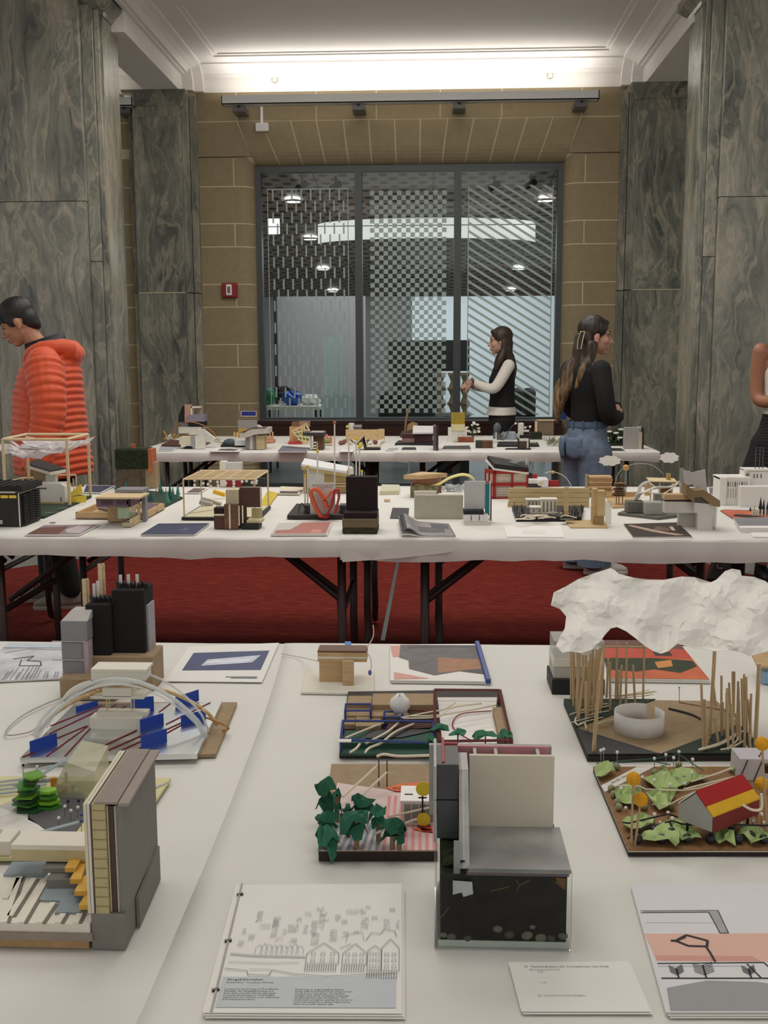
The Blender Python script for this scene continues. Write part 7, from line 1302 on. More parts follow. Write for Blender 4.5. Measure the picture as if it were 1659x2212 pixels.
# twig board
t = mod3('dark red board with pale twigs at the corner of the far table', Za, 180, 615, 'twig_board_model'); board(t, Za, [(50, 615), (300, 622), (300, 560), (180, 545)], .012, M('5a3a30', .8)); g = random.Random(4); Y = zw_(Za, 160, 560).y
for k in range(14): a = A(*Za(g.uniform(95, 220), g.uniform(480, 560)), Y); MB().rod(a, a+V((g.uniform(-.05, .05), .02, g.uniform(-.05, .05))), .006, 5).build('twig', (CREAM, M('b9903f', .7))[k % 3 == 0], t)
sheet('blue_print', 'pale blue print at the corner of the far table', 'print', zq_(Za, [(0, 680), (190, 678), (275, 630), (20, 630)]), .004, [((.05, .05, .95, .95), M('aab1bc', .7, .08))]); sheet('drawing_print', 'white print with a dark oval drawing on the far table', 'print', zq_(Za, [(665, 690), (1040, 692), (1115, 645), (760, 643)]), .004, [([(.2, .3), (.8, .2), (.9, .6), (.5, .8), (.2, .7)], M('55555a', .7, .3, 20))])
# black base with blob
t = mod3('dark board model with a blue-grey mound and white blocks', Za, 980, 620, 'mound_model'); board(t, Za, [(810, 622), (1160, 622), (1150, 575), (880, 570)], .012, BLACK); p = zw_(Za, 930, 600); b = MB(); b.ball(p+V((0, 0, .015)), (.055, .05, .035), 12, 8); b.build('mound', M('4d5a63', .8, .15), t)
B('white_block', zf(Za, 990, 1145, 540, 608, .1, TZ+.012), M('d4d6d8', .7), t); B('white_block', zf(Za, 965, 1050, 512, 545, .06, TZ+.012), FOAM, t); P_ = curve([zw_(Za, x, y, TZ+.02) for x, y in ((760, 520), (850, 545), (920, 550), (800, 560))]); MB().tube(P_, .012, 6).build('white_scrap', FOAM, t)
for x in (975, 1010): B('wood_peg', st(Za, x, x+16, 440, 512, zw_(Za, 990, 540).y+.15, .03), BALSA, t)
# tall coloured panel
t = mod3('tall brown panel model with a blue rectangle and yellow foot', Za, 1150, 480, 'blue_rectangle_model'); Y = zw_(Za, 1150, 500).y
a = st(Za, 1035, 1165, 395, 470, Y, .05); B('yellow_foot', a, M('c9993a', .7, .06), t); c = st(Za, 1030, 1272, 278, 395, Y, .04, a[5]); B('grey_panel', c, M('948e8c', .7, .05), t); d = st(Za, 1028, 1274, 165, 275, Y, .04, c[5]+.004); B('brown_panel', d, M('7d6a52', .7, .05), t); B('white_border', zy(Za, 1070, 1266, 168, 236, Y-.006, .006), FOAM, t); B('blue_rectangle', zy(Za, 1077, 1260, 172, 226, Y-.009, .003), M('101f7c', .5, .03), t); B('grey_foot', st(Za, 1165, 1272, 395, 470, Y+.005, .03), M('948e8c', .7, .05), t)
# curved roof
t = mod3('pale model with a curved white roof over grey columns', Za, 1250, 660, 'curved_roof_model'); Y = zw_(Za, 1250, 658).y
B('beige_body', st(Za, 1265, 1368, 480, 660, Y, .12), wood('b7a47c', 'c9b892'), t)
for x, m_ in ((1142, M('8d8682', .5)), (1180, M('c9c5bc', .5)), (1222, M('837c78', .5))): q = st(Za, x, x+34, 480, 660, Y-.004, .06); n = 10; MB().prism([V(((q[0]+q[1])/2+.026*cos(2*pi*i/n), Y+.03+.026*sin(2*pi*i/n), TZ)) for i in range(n)], (0, 0, q[5]-TZ)).build('column', m_, t)
P_ = [A(*Za(x, y), Y-.03) for x, y in ((1050, 440), (1110, 430), (1160, 400), (1200, 388), (1418, 385), (1418, 455), (1330, 460), (1240, 465), (1180, 490), (1120, 510), (1060, 505))]; MB().prism(P_, (0, .2, 0)).build('curved_roof', M('cfc9bd', .6, .08), t); P_ = [A(*Za(x, y), Y-.034) for x, y in ((1050, 440), (1110, 430), (1160, 398), (1200, 384), (1380, 380), (1200, 394), (1160, 410), (1110, 442))]; MB().prism(P_, (0, .2, 0)).build('dark_roof_edge', M('57483c', .7), t); P_ = [A(*Za(x, y), Y+.05) for x, y in ((1262, 350), (1290, 342), (1345, 378), (1300, 382))]; MB().prism(P_, (0, .04, 0)).build('white_skylight', WHITE, t)
# pink peg model
t = mod3('pink model with upright wooden pegs beside the curved roof', Za, 1450, 575, 'peg_model'); board(t, Za, [(1375, 580), (1500, 570), (1515, 545), (1390, 540)], .014, M('c98a72', .8)); Y = zw_(Za, 1440, 560).y
for x, yt in ((1432, 420), (1468, 435), (1400, 480), (1450, 500)): q = st(Za, x, x+14, yt, 560, Y, .025, TZ+.014); B('peg', q, M('d6ab8d', .7), t)
P_ = [A(*Za(x, y), Y-.01) for x, y in ((1370, 575), (1500, 560), (1470, 520), (1400, 500), (1370, 520))]; MB().prism(P_, (0, .03, 0)).build('pink_hill', M('d39a7e', .8, .1), t)
# tan box with green mesh
t = mod3('tan box model with a green netted frame and pink base', Zb, 270, 470, 'green_mesh_model'); Y = zw_(Zb, 270, 465).y
B('tan_box', st(Zb, 150, 330, 250, 440, Y+.05, .12), M('c59d72', .8, .08), t); B('brown_top', zy(Zb, 178, 270, 190, 250, Y+.08, .06), M('7d5a3c', .8, .08), t); B('tan_top', zy(Zb, 268, 405, 182, 250, Y+.09, .05), M('9a8262', .8), t); board(t, Zb, [(135, 470), (330, 468), (330, 440), (150, 435)], .012, M('c0343c', .7), 'red_base')
def net(pts): MB().tube([A(*Zb(x, y), Y-.02) for x, y in pts], .0055, 5).build('frame_strip', M('d8c79a', .7), t)
for pts in ([(185, 305), (340, 470)], [(185, 305), (300, 250), (420, 330)], [(300, 250), (320, 470)], [(340, 225), (360, 470)], [(240, 280), (355, 470)], [(360, 210), (400, 320)], [(300, 250), (360, 205), (420, 320)], [(200, 330), (330, 300)], [(220, 360), (400, 390)], [(250, 410), (400, 440)]): net(pts)
MB().prism([A(*Zb(x, y), Y) for x, y in ((215, 320), (320, 290), (395, 360), (400, 440), (330, 455), (270, 400))], (0, .01, 0)).build('green_net', M('8fa05c', .8, .1), t)
# brown block with grey roof
t = mod3('dark brown block model with a flat grey roof and white shelves', Zb, 500, 545, 'brown_block_model'); Y = zw_(Zb, 500, 542).y; q = st(Zb, 455, 582, 355, 542, Y, .12); B('brown_block', q, WALNUT, t); B('flat_roof', (A(*Zb(330, 360), Y).x, A(*Zb(600, 360), Y).x, Y-.05, Y+.14, q[5], q[5]+.02), M('3c3a3a', .6), t); B('white_roof_sheet', (A(*Zb(420, 360), Y).x, A(*Zb(590, 360), Y).x, Y-.03, Y+.12, q[5]+.02, q[5]+.024), LGREY, t); B('white_post', st(Zb, 412, 430, 365, 545, Y-.02, .02), FOAM, t)
for y in (440, 480, 515): B('white_shelf', zy(Zb, 425, 508, y, y+20, Y-.03, .03), CREAM, t)
B('shelf_side', st(Zb, 500, 510, 440, 540, Y-.03, .03), CREAM, t)
# pink and green posts
t = mod3('small model of pink posts and green balls beside the brown block', Zb, 645, 490, 'pink_post_model'); board(t, Zb, [(590, 485), (700, 488), (700, 455), (600, 450)], .008, M('d0b9a4', .8)); g = random.Random(2); Y = zw_(Zb, 640, 470).y
for k in range(9): x = 600+k*11; MB().rod((A(*Zb(x, 470), Y).x, Y, TZ), A(*Zb(x, 340+g.uniform(0, 70)), Y), .007, 5).build('pink_post', M('d98a78', .7), t)
for x, y in ((615, 425), (600, 440), (640, 430)): MB().ball(A(*Zb(x, y), Y-.02), .018, 8, 6).build('green_ball', M('8aa050', .8), t)
sheet('purple_magazine', 'dark purple magazine at the front of the far table', 'magazine', zq_(Zb, [(0, 580), (360, 580), (405, 535), (60, 505)]), .01, [((0, 0, 1, 1), M('6e6a78', .5, .25, 10)), ([(.1, .6), (.7, .5), (1, .8), (.3, .95)], M('4a4248', .5, .1))]); sheet('white_papers', 'loose white papers in front of the wooden board model', 'papers', zq_(Zb, [(780, 575), (960, 575), (990, 545), (830, 540)]), .004, [])
# wood board model
t = mod3('long plain wooden board model with a white cylinder behind', Zb, 1110, 450, 'wooden_board_model'); Y = zw_(Zb, 1110, 450).y; B('board', st(Zb, 870, 1285, 285, 450, Y, .02), wood('c9a878', 'dcc093'), t); B('board_end', st(Zb, 1285, 1365, 278, 450, Y-.01, .03), wood('c9a878', 'dcc093'), t); q = st(Zb, 912, 965, 205, 300, Y+.06, .05); n = 12; MB().prism([V(((q[0]+q[1])/2+.024*cos(2*pi*i/n), Y+.1+.024*sin(2*pi*i/n), TZ)) for i in range(n)], (0, 0, q[5]-TZ)).build('white_cylinder', WHITE, t); a, c = A(*Zb(970, 248), Y+.1), A(*Zb(1078, 248), Y+.1); MB().rod(a, c, .02, 10).build('steel_bar', M('9a9a9c', .2, 0, metal=.8), t); MB().ball(A(*Zb(892, 248), Y+.05), .014, 10, 8).build('yellow_ball', M('c9bd5a', .6), t)
g = random.Random(15)
for k in range(16): p = zw_(Zb, g.uniform(800, 1360), g.uniform(452, 480)); MB().ob(p+V((0, -.02, .014)), (.014, .012, .012), (g.uniform(0, 1), g.uniform(0, 1), g.uniform(0, 3))).build('paper_scrap', (WHITE, M('8a5a4a', .7), M('33364a', .7), CREAM)[k % 4], t)
t = mod3('zigzag white model with black edges standing before the wooden board', Zb, 1200, 545, 'zigzag_model'); Y = zw_(Zb, 1200, 543).y
for pts, m_, dp in (([(1010, 470), (1105, 370), (1140, 510), (1310, 510), (1310, 540), (1105, 540), (1085, 430), (1030, 490)], M('2f2b28', .6), .09), ([(1085, 395), (1110, 380), (1145, 500), (1310, 480), (1312, 512), (1135, 515)], CREAM, .1)): MB().prism([A(*Zb(x, y), Y) for x, y in pts], (0, dp, 0)).build('folded_band', m_, t)
MB().ball(A(*Zb(1060, 480), Y-.01), (.018, .015, .02), 8, 6).build('yellow_ball', M('c9bd3a', .6), t)
# tall wood strip
t = mod3('tall bent wooden strip model with a tan curved piece', Zc, 215, 215, 'wood_strip_model'); Y = zw_(Zc, 215, 212).y; MB().tube(curve([A(*Zc(x, y), Y) for x, y in ((195, 215), (200, 160), (208, 100), (228, 42))]), .010, 5).build('bent_strip', M('8a6f4c', .7, .1), t, smooth=True); MB().prism([A(*Zc(x, y), Y) for x, y in ((205, 190), (265, 170), (270, 145), (240, 135), (212, 150))], (0, .02, 0)).build('tan_piece', M('9a8158', .7), t); board(t, Zc, [(170, 225), (240, 225), (250, 205), (180, 205)], .03, M('4a3a30', .8, .2), 'brown_rocks')
# maroon model
t = mod3('maroon interior model with a white roof and tall dark end panel', Zc, 270, 268, 'maroon_interior_model'); Y = zw_(Zc, 270, 262).y; board(t, Zc, [(140, 268), (360, 270), (360, 250), (160, 250)], .014, BLACK); B('maroon_walls', st(Zc, 180, 355, 205, 258, Y+.03, .12, TZ+.014), M('4b2a2c', .7, .2), t); B('pink_wall', st(Zc, 180, 250, 230, 258, Y+.02, .01, TZ+.014), M('9a7a72', .7, .1), t); P_ = [A(*Zc(x, y), Y+d_) for x, y, d_ in ((240, 205, 0), (356, 203, 0), (360, 166, .2), (244, 165, .2))]; MB().prism(P_, (0, 0, .012)).build('white_roof', M('d9d7d6', .7), t); q = st(Zc, 357, 384, 160, 300, zw_(Zc, 370, 299).y, .18); B('end_panel', q, M('6b5c64', .6, .2, 20), t); B('end_panel_edge', (q[1]-.012, q[1]+.004, q[2]-.006, q[3], TZ, q[5]), M('3c2a33', .6), t)
sheet('black_folder', 'thin black folder lying at the front of the far table near the maroon model', 'folder', zq_(Zc, [(175, 302), (262, 302), (258, 287), (185, 287)]), .01, [((0, 0, 1, 1), CHAR)]); sheet('black_magazine', 'black magazine lying in front of the yellow stick model', 'magazine', zq_(Zc, [(405, 302), (572, 302), (565, 280), (420, 282)]), .014, [((0, 0, 1, 1), M('2c2a28', .5, .2))]); sheet('grey_leaflet', 'grey and white leaflet beside the thin black folder', 'leaflet', zq_(Zc, [(80, 300), (165, 300), (170, 285), (100, 285)]), .004, [((.1, .1, .9, .9), M('a9aaac', .7, .1))])
# yellow sticks
t = mod3('white block model topped with a row of yellow sticks', Zc, 500, 252, 'yellow_stick_model'); Y = zw_(Zc, 500, 250).y; a = st(Zc, 442, 550, 170, 255, Y, .1); B('white_block', a, M('dedbd3', .7), t); c = st(Zc, 460, 538, 150, 200, Y-.01, .06, a[5]-.02); B('cream_block', c, M('d6cb9f', .7, .05), t)
for k in range(9): x = lerp(c[0], c[1], (k+.5)/9); MB().rod((x, Y+.02, c[5]-.01), (x, Y+.02, c[5]+.095), .006, 5).build('yellow_stick', M('b39a3a', .7), t)
B('red_bricks', st(Zc, 498, 590, 222, 258, Y-.02, .02), M('8c4a32', .8, .25, 30), t); B('soil_base', st(Zc, 455, 592, 256, 274, Y-.03, .1), M('4c4a35', .9, .3), t)
t = mod3('white paper flower sprig behind the yellow stick model', Zc, 580, 220, 'flower_sprig'); Y = zw_(Zc, 580, 222).y; g = random.Random(5)
for k in range(12): p = A(*Zc(g.uniform(548, 618), g.uniform(138, 200)), Y+g.uniform(0, .05)); MB().rod(zw_(Zc, 580, 222), p, .002).build('stem', M('3a4a30', .8), t); MB().ball(p, (.016, .016, .009), 7, 5).build('white_flower', WHITE, t)
t = mod3('clear box model filled with dark soil and a rusty end', Zc, 650, 288, 'soil_box_model'); q = zf(Zc, 594, 704, 238, 286, .12); B('dark_soil', (q[0]+.01, q[1]-.09, q[2]+.01, q[3], TZ, q[5]-.01), M('4a4640', .9, .4, 30, .5), t); B('rusty_end', (q[1]-.088, q[1]-.01, q[2]+.01, q[3], TZ, q[5]-.01), M('7d5238', .9, .2), t); B('clear_case', (q[0], q[1], q[2], q[2]+.006, TZ, q[5]), CLEAR, t)
t = mod3('grey folded figure model among crumpled plastic', Zc, 740, 262, 'grey_figure_model'); Y = zw_(Zc, 740, 255).y; MB().prism([A(*Zc(x, y), Y) for x, y in ((698, 232), (733, 232), (735, 175), (724, 155), (706, 185))], (0, .05, 0)).build('grey_body', M('6a6f74', .6, .15), t); MB().ball(A(*Zc(722, 168), Y), (.03, .03, .04), 8, 6).build('grey_head', M('5a5f64', .6, .15), t); B('white_edge', st(Zc, 712, 718, 195, 285, Y-.03, .01), FOAM, t); board(t, Zc, [(720, 278), (960, 278), (950, 258), (730, 255)], .012, BLACK)
for k in range(4): c_ = zw_(Zc, 745+k*28, 250); crumple([(cos(a), sin(a)) for a in [2*pi*i/8 for i in range(8)]], lambda u, v, h, c_=c_: c_+V((u*.05, v*.05, .05+h)), .5, .035, 80+k, 'plastic_wrap', sheer('9fa9ad', .75), t, .001)
B('wood_strip', zf(Zc, 720, 800, 262, 270, .02), BALSA, t)
# white black tower
t = mod3('white and black tower model with bead tipped wires', Zd, 530, 835, 'bead_tower_model'); Y = zw_(Zd, 540, 825).y
B('white_tower', st(Zd, 415, 535, 250, 520, Y+.03, .06), M('dcdad2', .7), t, bev=.004); B('brown_base', st(Zd, 420, 600, 660, 815, Y, .08), M('5e4a36', .7, .08), t); B('white_band', zy(Zd, 435, 645, 590, 655, Y-.006, .09), FOAM, t); B('black_band', zy(Zd, 445, 660, 520, 580, Y-.004, .09), BLACK, t); B('white_post', st(Zd, 602, 640, 660, 825, Y-.008, .03), FOAM, t); B('black_post', st(Zd, 642, 668, 560, 830, Y-.006, .06), BLACK, t); B('black_left_post', st(Zd, 405, 420, 590, 815, Y-.006, .06), BLACK, t); B('white_arm', zy(Zd, 535, 650, 405, 445, Y+.02, .04), FOAM, t); B('black_drop', zy(Zd, 545, 600, 445, 520, Y+.02, .04), BLACK, t)
for pts in ([(140, 520), (200, 420), (270, 320), (350, 260)], [(350, 260), (440, 235)], [(565, 350), (620, 325), (678, 330)], [(678, 330), (660, 400), (640, 560)]): MB().tube(curve([A(*Zd(x, y), Y+.05) for x, y in pts]), .0035, 5).build('wire', M('4b4844', .5), t)
for x, y in ((352, 258), (565, 350), (677, 328)): MB().ball(A(*Zd(x, y), Y+.05), .009, 10, 8).build('white_bead', WHITEPLASTIC, t, smooth=True)
board(t, Zd, [(110, 845), (690, 848), (690, 820), (150, 825)], .006, BLACK)
t = mod3('dark green mossy slab model behind the white and black tower', Zd, 810, 560, 'moss_slab_model'); q = fy(1146, 1171, 935, 946, zw_(Zd, 800, 640).y+.1, .15); B('dark_slab', (q[0], q[1], q[2], q[3], TZ, q[4]), CHAR, t); B('moss', (q[0], q[1], q[2], q[3], q[4], q[5]), MOSS, t)
board(t, Zd, [(680, 780), (880, 780), (860, 735), (690, 735)], .012, BLACK); B('tan_edge', zf(Zd, 680, 830, 690, 735, .05), M('b8a890', .8), t)
t = mod3('square brown panel model with a pale wooden rim', Zd, 1000, 550, 'brown_square_model'); Y = zw_(Zd, 1000, 560).y+.2; q = st(Zd, 835, 1205, 195, 560, Y, .03); B('brown_panel', q, wood('6b5a48', '7d6a56'), t); B('pale_rim', (q[0]-.02, q[0], q[2]-.01, q[3], TZ, q[5]+.008), BALSA, t); B('pale_rim', (q[0]-.02, q[1]+.006, q[2]-.01, q[3], q[5], q[5]+.01), BALSA, t)
t = mod3('shallow clear tray model with dried grey plants', Zd, 1150, 770, 'dried_plant_tray'); P_ = [(1080, 770), (1310, 775), (1330, 650), (1000, 640)]; board(t, Zd, P_, .008, sheer('cfd0c6', .6), 'clear_tray'); g = random.Random(7)
for k in range(22): p = zw_(Zd, g.uniform(1060, 1310), g.uniform(660, 760), TZ+.008); MB().rod(p, p+V((g.uniform(-.05, .05), g.uniform(-.03, .03), g.uniform(.01, .06))), .004, 5).build('dried_stem', M(('8c8a72', 'a9a68c', '6a6852')[k % 3], .9), t)
MB().prism([A(*Zd(x, y), zw_(Zd, 1100, 740).y) for x, y in ((975, 505), (1060, 600), (1080, 740), (1000, 640))], (0, .02, 0)).build('clear_fin', sheer('d8d8d0', .7), t)
# right end
t = mod3('pale grey upright panel model with dark edge at the table end', Zc, 1500, 290, 'grey_upright_model'); q = zf(Zc, 1440, 1530, 166, 289, .03); B('grey_panel', q, M('a39f9c', .7, .03), t, bev=.004); q2 = st(Zc, 1528, 1545, 195, 290, q[2]-.02, .05); B('beige_post', q2, M('bfae96', .7), t); B('dark_edge', st(Zc, 1545, 1556, 168, 290, q[2]-.01, .08), M('2b2b29', .7), t); B('white_edge', st(Zc, 1520, 1538, 162, 289, q[2]+.032, .02), WHITE, t)
t = mod3('dark green leafy plant model beside the grey upright panel', Zc, 1390, 275, 'leafy_model'); Y = zw_(Zc, 1390, 272).y; g = random.Random(33); B('dark_tray', st(Zc, 1340, 1440, 255, 277, Y, .12), M('1d201b', .8), t)
b = MB()
for k in range(130): p = A(*Zc(g.uniform(1345, 1440), g.uniform(185, 262)), Y+g.uniform(0, .12)); b.ob(p, (.018, .006, .002), (g.uniform(0, 3), g.uniform(0, 3), g.uniform(0, 3)))
o = b.build('foliage', M('28351f', .8, .3), t); o['kind'] = 'stuff'
for x, y in ((1398, 198), (1426, 178), (1360, 190), (1420, 225)): MB().ball(A(*Zc(x, y), Y-.01), (.022, .012, .008), 8, 5).build('white_bloom', WHITE, t)
sheet('black_leaflet', 'black leaflet on the far table beside the jeans pocket', 'leaflet', zq_(Zc, [(1370, 303), (1450, 303), (1425, 288), (1360, 287)]), .004, [((0, 0, 1, 1), M('25262a', .5))])
# ================================================================ people
def organic(b, name, mat, par, T, voxel=.006, sm=4):
    me = bpy.data.meshes.new(name); me.from_pydata([tuple(T @ p) for p in b.v], [], b.f)
    bm = bmesh.new(); bm.from_mesh(me); bmesh.ops.recalc_face_normals(bm, faces=bm.faces); bm.to_mesh(me); bm.free()
    tmp = bpy.data.objects.new('tmp', me); col.objects.link(tmp)
    r = tmp.modifiers.new('r', 'REMESH'); r.mode = 'VOXEL'; r.voxel_size = voxel; r.use_smooth_shade = True
    if sm: s = tmp.modifiers.new('s', 'SMOOTH'); s.factor = .5; s.iterations = sm
    dg = bpy.context.evaluated_depsgraph_get(); out = bpy.data.meshes.new_from_object(tmp.evaluated_get(dg)); bpy.data.objects.remove(tmp); bpy.data.meshes.remove(me)
    O = origin(par)
    out.transform(Matrix.Translation(-O)); out.materials.clear(); out.materials.append(mat); out.name = name
    o = bpy.data.objects.new(name, out); col.objects.link(o); o.parent = par; return o
def limb(b, pts, rad, n=12):
    P_ = curve(pts, 5); k = len(P_); rr = [lerp(rad[min(int(i/(k-1)*(len(rad)-1)), len(rad)-2)], rad[min(int(i/(k-1)*(len(rad)-1)), len(rad)-2)+1], (i/(k-1)*(len(rad)-1)) % 1 if i < k-1 else 1) for i in range(k)]
    b.tube(P_, rr, n); b.ball(P_[0], rr[0], n, 8); b.ball(P_[-1], rr[-1], n, 8); return P_
def trunk(b, rings, n=28, rib=0, step=.038):
    # rings: (z, cx, rx, ry); optional quilting ribs
    R_ = []
    z0, z1 = rings[0][0], rings[-1][0]; m_ = int((z1-z0)/.008)
    for i in range(m_+1):
        z = lerp(z0, z1, i/m_); j = 0
        while j < len(rings)-2 and rings[j+1][0] < z: j += 1
        a, c = rings[j], rings[j+1]; u = (z-a[0])/(c[0]-a[0]); u = u*u*(3-2*u)*.5+u*.5
        cx_, rx, ry = (lerp(a[k], c[k], u) for k in (1, 2, 3)); e = rib*abs(sin(pi*z/step))**.6-rib*.5
        R_.append([V((cx_+(rx+e)*cos(t_)*(1-.08*sin(2*t_)**2), (ry+e)*sin(t_), z+.006*sin(3*t_)*(1 if rib else 0))) for t_ in [2*pi*k/n for k in range(n)]])
    b.loft(R_)
def head_shape(b, H, neck_to, s=1.0, fem=False, nr=.055):
    def e(c, r): b.ball(H @ (V(c)*s), 1, 18, 12); k = len(b.v)-(18*11+2); cc = H @ (V(c)*s); m_ = H.to_3x3()
    def el(c, r, rot=None):
        cc = V(c)*s; q = MB(); q.ball(cc, tuple(x*s for x in r), 18, 12, rot); b.add([H @ p for p in q.v], q.f)
    el((-.012, 0, .035), (.094, .075, .088)); el((.032, 0, -.035), (.058, .058 if not fem else .055, .080)); el((.052, 0, -.098), (.030, .028 if not fem else .024, .022)); el((.0, 0, -.06), (.05, .056, .045))
    el((.073, 0, .022), (.018, .045, .012)); el((.086, 0, -.066), (.012, .021, .007)); el((.085, 0, -.080), (.011, .019, .007))
    for sy in (-1, 1): el((.05, sy*.036, -.028), (.033, .022, .030)); el((-.006, sy*.075, -.012), (.019, .009, .031), (0, .25, 0)); el((-.002, sy*.078, -.036), (.010, .007, .012))
    q = MB(); q.tube([V((.083, 0, .012))*s, V((.096, 0, -.012))*s, V((.108, 0, -.034))*s], [.008*s, .009*s, .0125*s], 10); q.ball(V((.106, 0, -.036))*s, .0125*s, 10, 8)
    for sy in (-1, 1): q.ball(V((.094, sy*.011, -.040))*s, .009*s, 8, 6)
    b.add([H @ p for p in q.v], q.f)
    q = MB(); limb(q, [H @ (V((-.03, 0, -.04))*s), H @ (V((-.025, 0, -.10))*s), neck_to], [nr, nr*.95, nr*1.1]); b.add(q.v, q.f)
def face_parts(par, H, T, s=1.0, lips='8a4f46', down=False, brow='1c1512'):
    def put(nm, shapes, m_):
        q = MB()
        for c, r in shapes: q.ball(V(c)*s, tuple(x*s for x in r), 12, 8)
        q.v = [T @ (H @ p) for p in q.v]; q.build(nm, m_, par, smooth=True)
    for sy in (-1, 1):
        if not down: put('eye', [((.079, sy*.030, .003), (.007, .012, .0045))], M('b8aea4', .2, 0)); put('iris', [((.0855, sy*.030, .003), (.003, .006, .0048))], M('241a14', .2, 0))
        put('eyelid', [((.083, sy*.031, .009 if not down else .000), (.006, .016, .0025))], M(brow, .7, 0)); put('eyebrow', [((.084, sy*.030, .030), (.006, .018, .0045))], M(brow, .8, 0))
    put('lips', [((.094, 0, -.0665), (.007, .019, .005)), ((.092, 0, -.0765), (.007, .016, .0055))], M(lips, .5, .05))
def hand(b, wrist, d, nrm, s=1.0, curl=.6, side=1):
    # palm from the wrist along d, palm facing nrm, thumb on the side
    d, nrm = V(d).normalized(), V(nrm).normalized(); x = d.cross(nrm).normalized()*side; w_ = V(wrist)
    q = MB(); c = w_+d*.045*s; m_ = Matrix((d, x, nrm)).transposed(); qq = MB(); qq.ball((0, 0, 0), (.050*s, .040*s, .015*s), 14, 8); b.add([c+m_ @ p for p in qq.v], qq.f); limb(b, [w_-d*.02, w_+d*.03], [.024*s, .024*s], 10)
    for k, (o, L_) in enumerate(((-.028, .066), (-.010, .076), (.010, .072), (.027, .056))):
        p0 = w_+d*.078*s+x*o*s; a1, a2 = curl*.7, curl*1.6; d1 = d*cos(a1)+nrm*sin(a1); d2 = d*cos(a2)+nrm*sin(a2); p1 = p0+d1*L_*.5*s; p2 = p1+d2*L_*.5*s; limb(b, [p0-d*.02*s, p0, p1, p2], [.0095*s, .009*s, .0085*s, .0068*s], 8)
    p0 = w_+d*.02*s-x*.03*s; d1 = (d*.6-x*.65+nrm*.35).normalized(); p1 = p0+d1*.035*s; p2 = p1+(d1*.7+d*.5).normalized()*.028*s; limb(b, [p0+x*.012*s, p0, p1, p2], [.013*s, .0115*s, .0098*s, .0078*s], 8)
def shoe(par, T, heel, toe, mat, sole, nm='shoe', lace=None, hgt=.075):
    h_, t_ = V(heel), V(toe); d = (t_-h_); L_ = d.length; d.normalize(); x = V((-d.y, d.x, 0)); b = MB(); n = 18
    def ring(z, k, hh): return [h_+d*(L_*(.5+.5*cos(a)))+x*(k*(.047-.010*cos(a+pi) if cos(a) > 0 else .040)*sin(a))+V((0, 0, z)) for a in [2*pi*i/n for i in range(n)]]
    s_ = MB(); s_.loft([ring(.013, 1, 0), ring(.026, 1.05, 0), ring(.034, 1.02, 0)]); s_.v = [T @ p for p in s_.v]; s_.build('sole', sole, par, smooth=False)
    u = MB(); R_ = []
    for z, k, f0, f1 in ((.034, 1, 0, 1), (.055, .98, .0, .97), (.075, .9, .01, .84), (.092, .78, .02, .62), (.105, .72, .03, .45)):
        R_.append([h_+d*(L_*(f0+(f1-f0)*(.5+.5*cos(a))))+x*(k*.044*sin(a))+V((0, 0, z)) for a in [2*pi*i/n for i in range(n)]])
    u.loft(R_); u.v = [T @ p for p in u.v]; o = u.build(nm, mat, par, smooth=True)
    if lace:
        for i in range(5): c = h_+d*(L_*(.52+.07*i))+V((0, 0, .102-.008*i)); q = MB(); q.tube([T @ (c-x*.022), T @ (c+V((0, 0, .004))), T @ (c+x*.022)], .0035, 6); q.build('lace', lace, o)
def person(label, px, Y, heading): 
    p = A(px, 1000, Y); t = thing('person', label, 'person', (p.x, Y, .012)); return t, Matrix.Translation((p.x, Y, 0)) @ Matrix.Rotation(heading, 4, 'Z')
def HM(pos, yaw, pitch, roll=0): return Matrix.Translation(pos) @ Matrix.Rotation(yaw, 4, 'Z') @ Matrix.Rotation(pitch, 4, 'Y') @ Matrix.Rotation(roll, 4, 'X')
# -------- person in the orange puffer jacket
t, T = person('person in an orange quilted puffer jacket looking down at the table', 112, 5.92, R(192))
SK = M('a9785c', .5, .04, 30); H = HM((.145, 0, 1.615), 0, R(27)); b = MB(); head_shape(b, H, V((-.01, 0, 1.42)), 1.0)
trunk(b, [(.85, 0, .10, .14), (1.1, 0, .10, .14), (1.35, -.02, .09, .16), (1.43, -.02, .06, .09)]); 
for sy in (-1, 1): limb(b, [(-.01, sy*.17, 1.37), (-.03, sy*.26, 1.10), (.05, sy*.25, .88)], [.045, .04, .03]); hand(b, (.055, sy*.25, .86), (.3, -sy*.2, -.9), (0, -sy, 0), 1, .5, sy); limb(b, [(0, sy*.09, .88), ((-.04 if sy > 0 else .05), sy*.1, .5), ((-.085 if sy > 0 else .055), sy*.1, .08)], [.06, .05, .035])
organic(b, 'body', SK, t, T, .005, 3); face_parts(t, H, T, 1.0, '8a5548', True)
HAIR = M('0c0a0a', .45, .3, 160, .5); b = MB()
def hel(c, r): q = MB(); q.ball(c, r, 20, 12); b.add([H @ p for p in q.v], q.f)
hel((-.016, 0, .052), (.104, .083, .086)); hel((-.06, 0, .0), (.056, .070, .085)); hel((.062, 0, .078), (.050, .060, .034)); hel((-.085, 0, -.04), (.025, .05, .045)); hel((.02, .062, .02), (.030, .018, .04)); hel((.02, -.062, .02), (.030, .018, .04))
organic(b, 'hair', HAIR, t, T, .006, 2)
JK = M('cc4a1e', .62, .08, 25, 0, sheen=.2); b = MB()
trunk(b, [(.765, -.01, .205, .24), (.80, -.01, .215, .25), (1.0, 0, .205, .25), (1.2, 0, .19, .245), (1.33, -.015, .17, .225), (1.41, -.03, .14, .18), (1.47, -.03, .115, .12), (1.52, -.03, .095, .095)], 40, .021, .038)
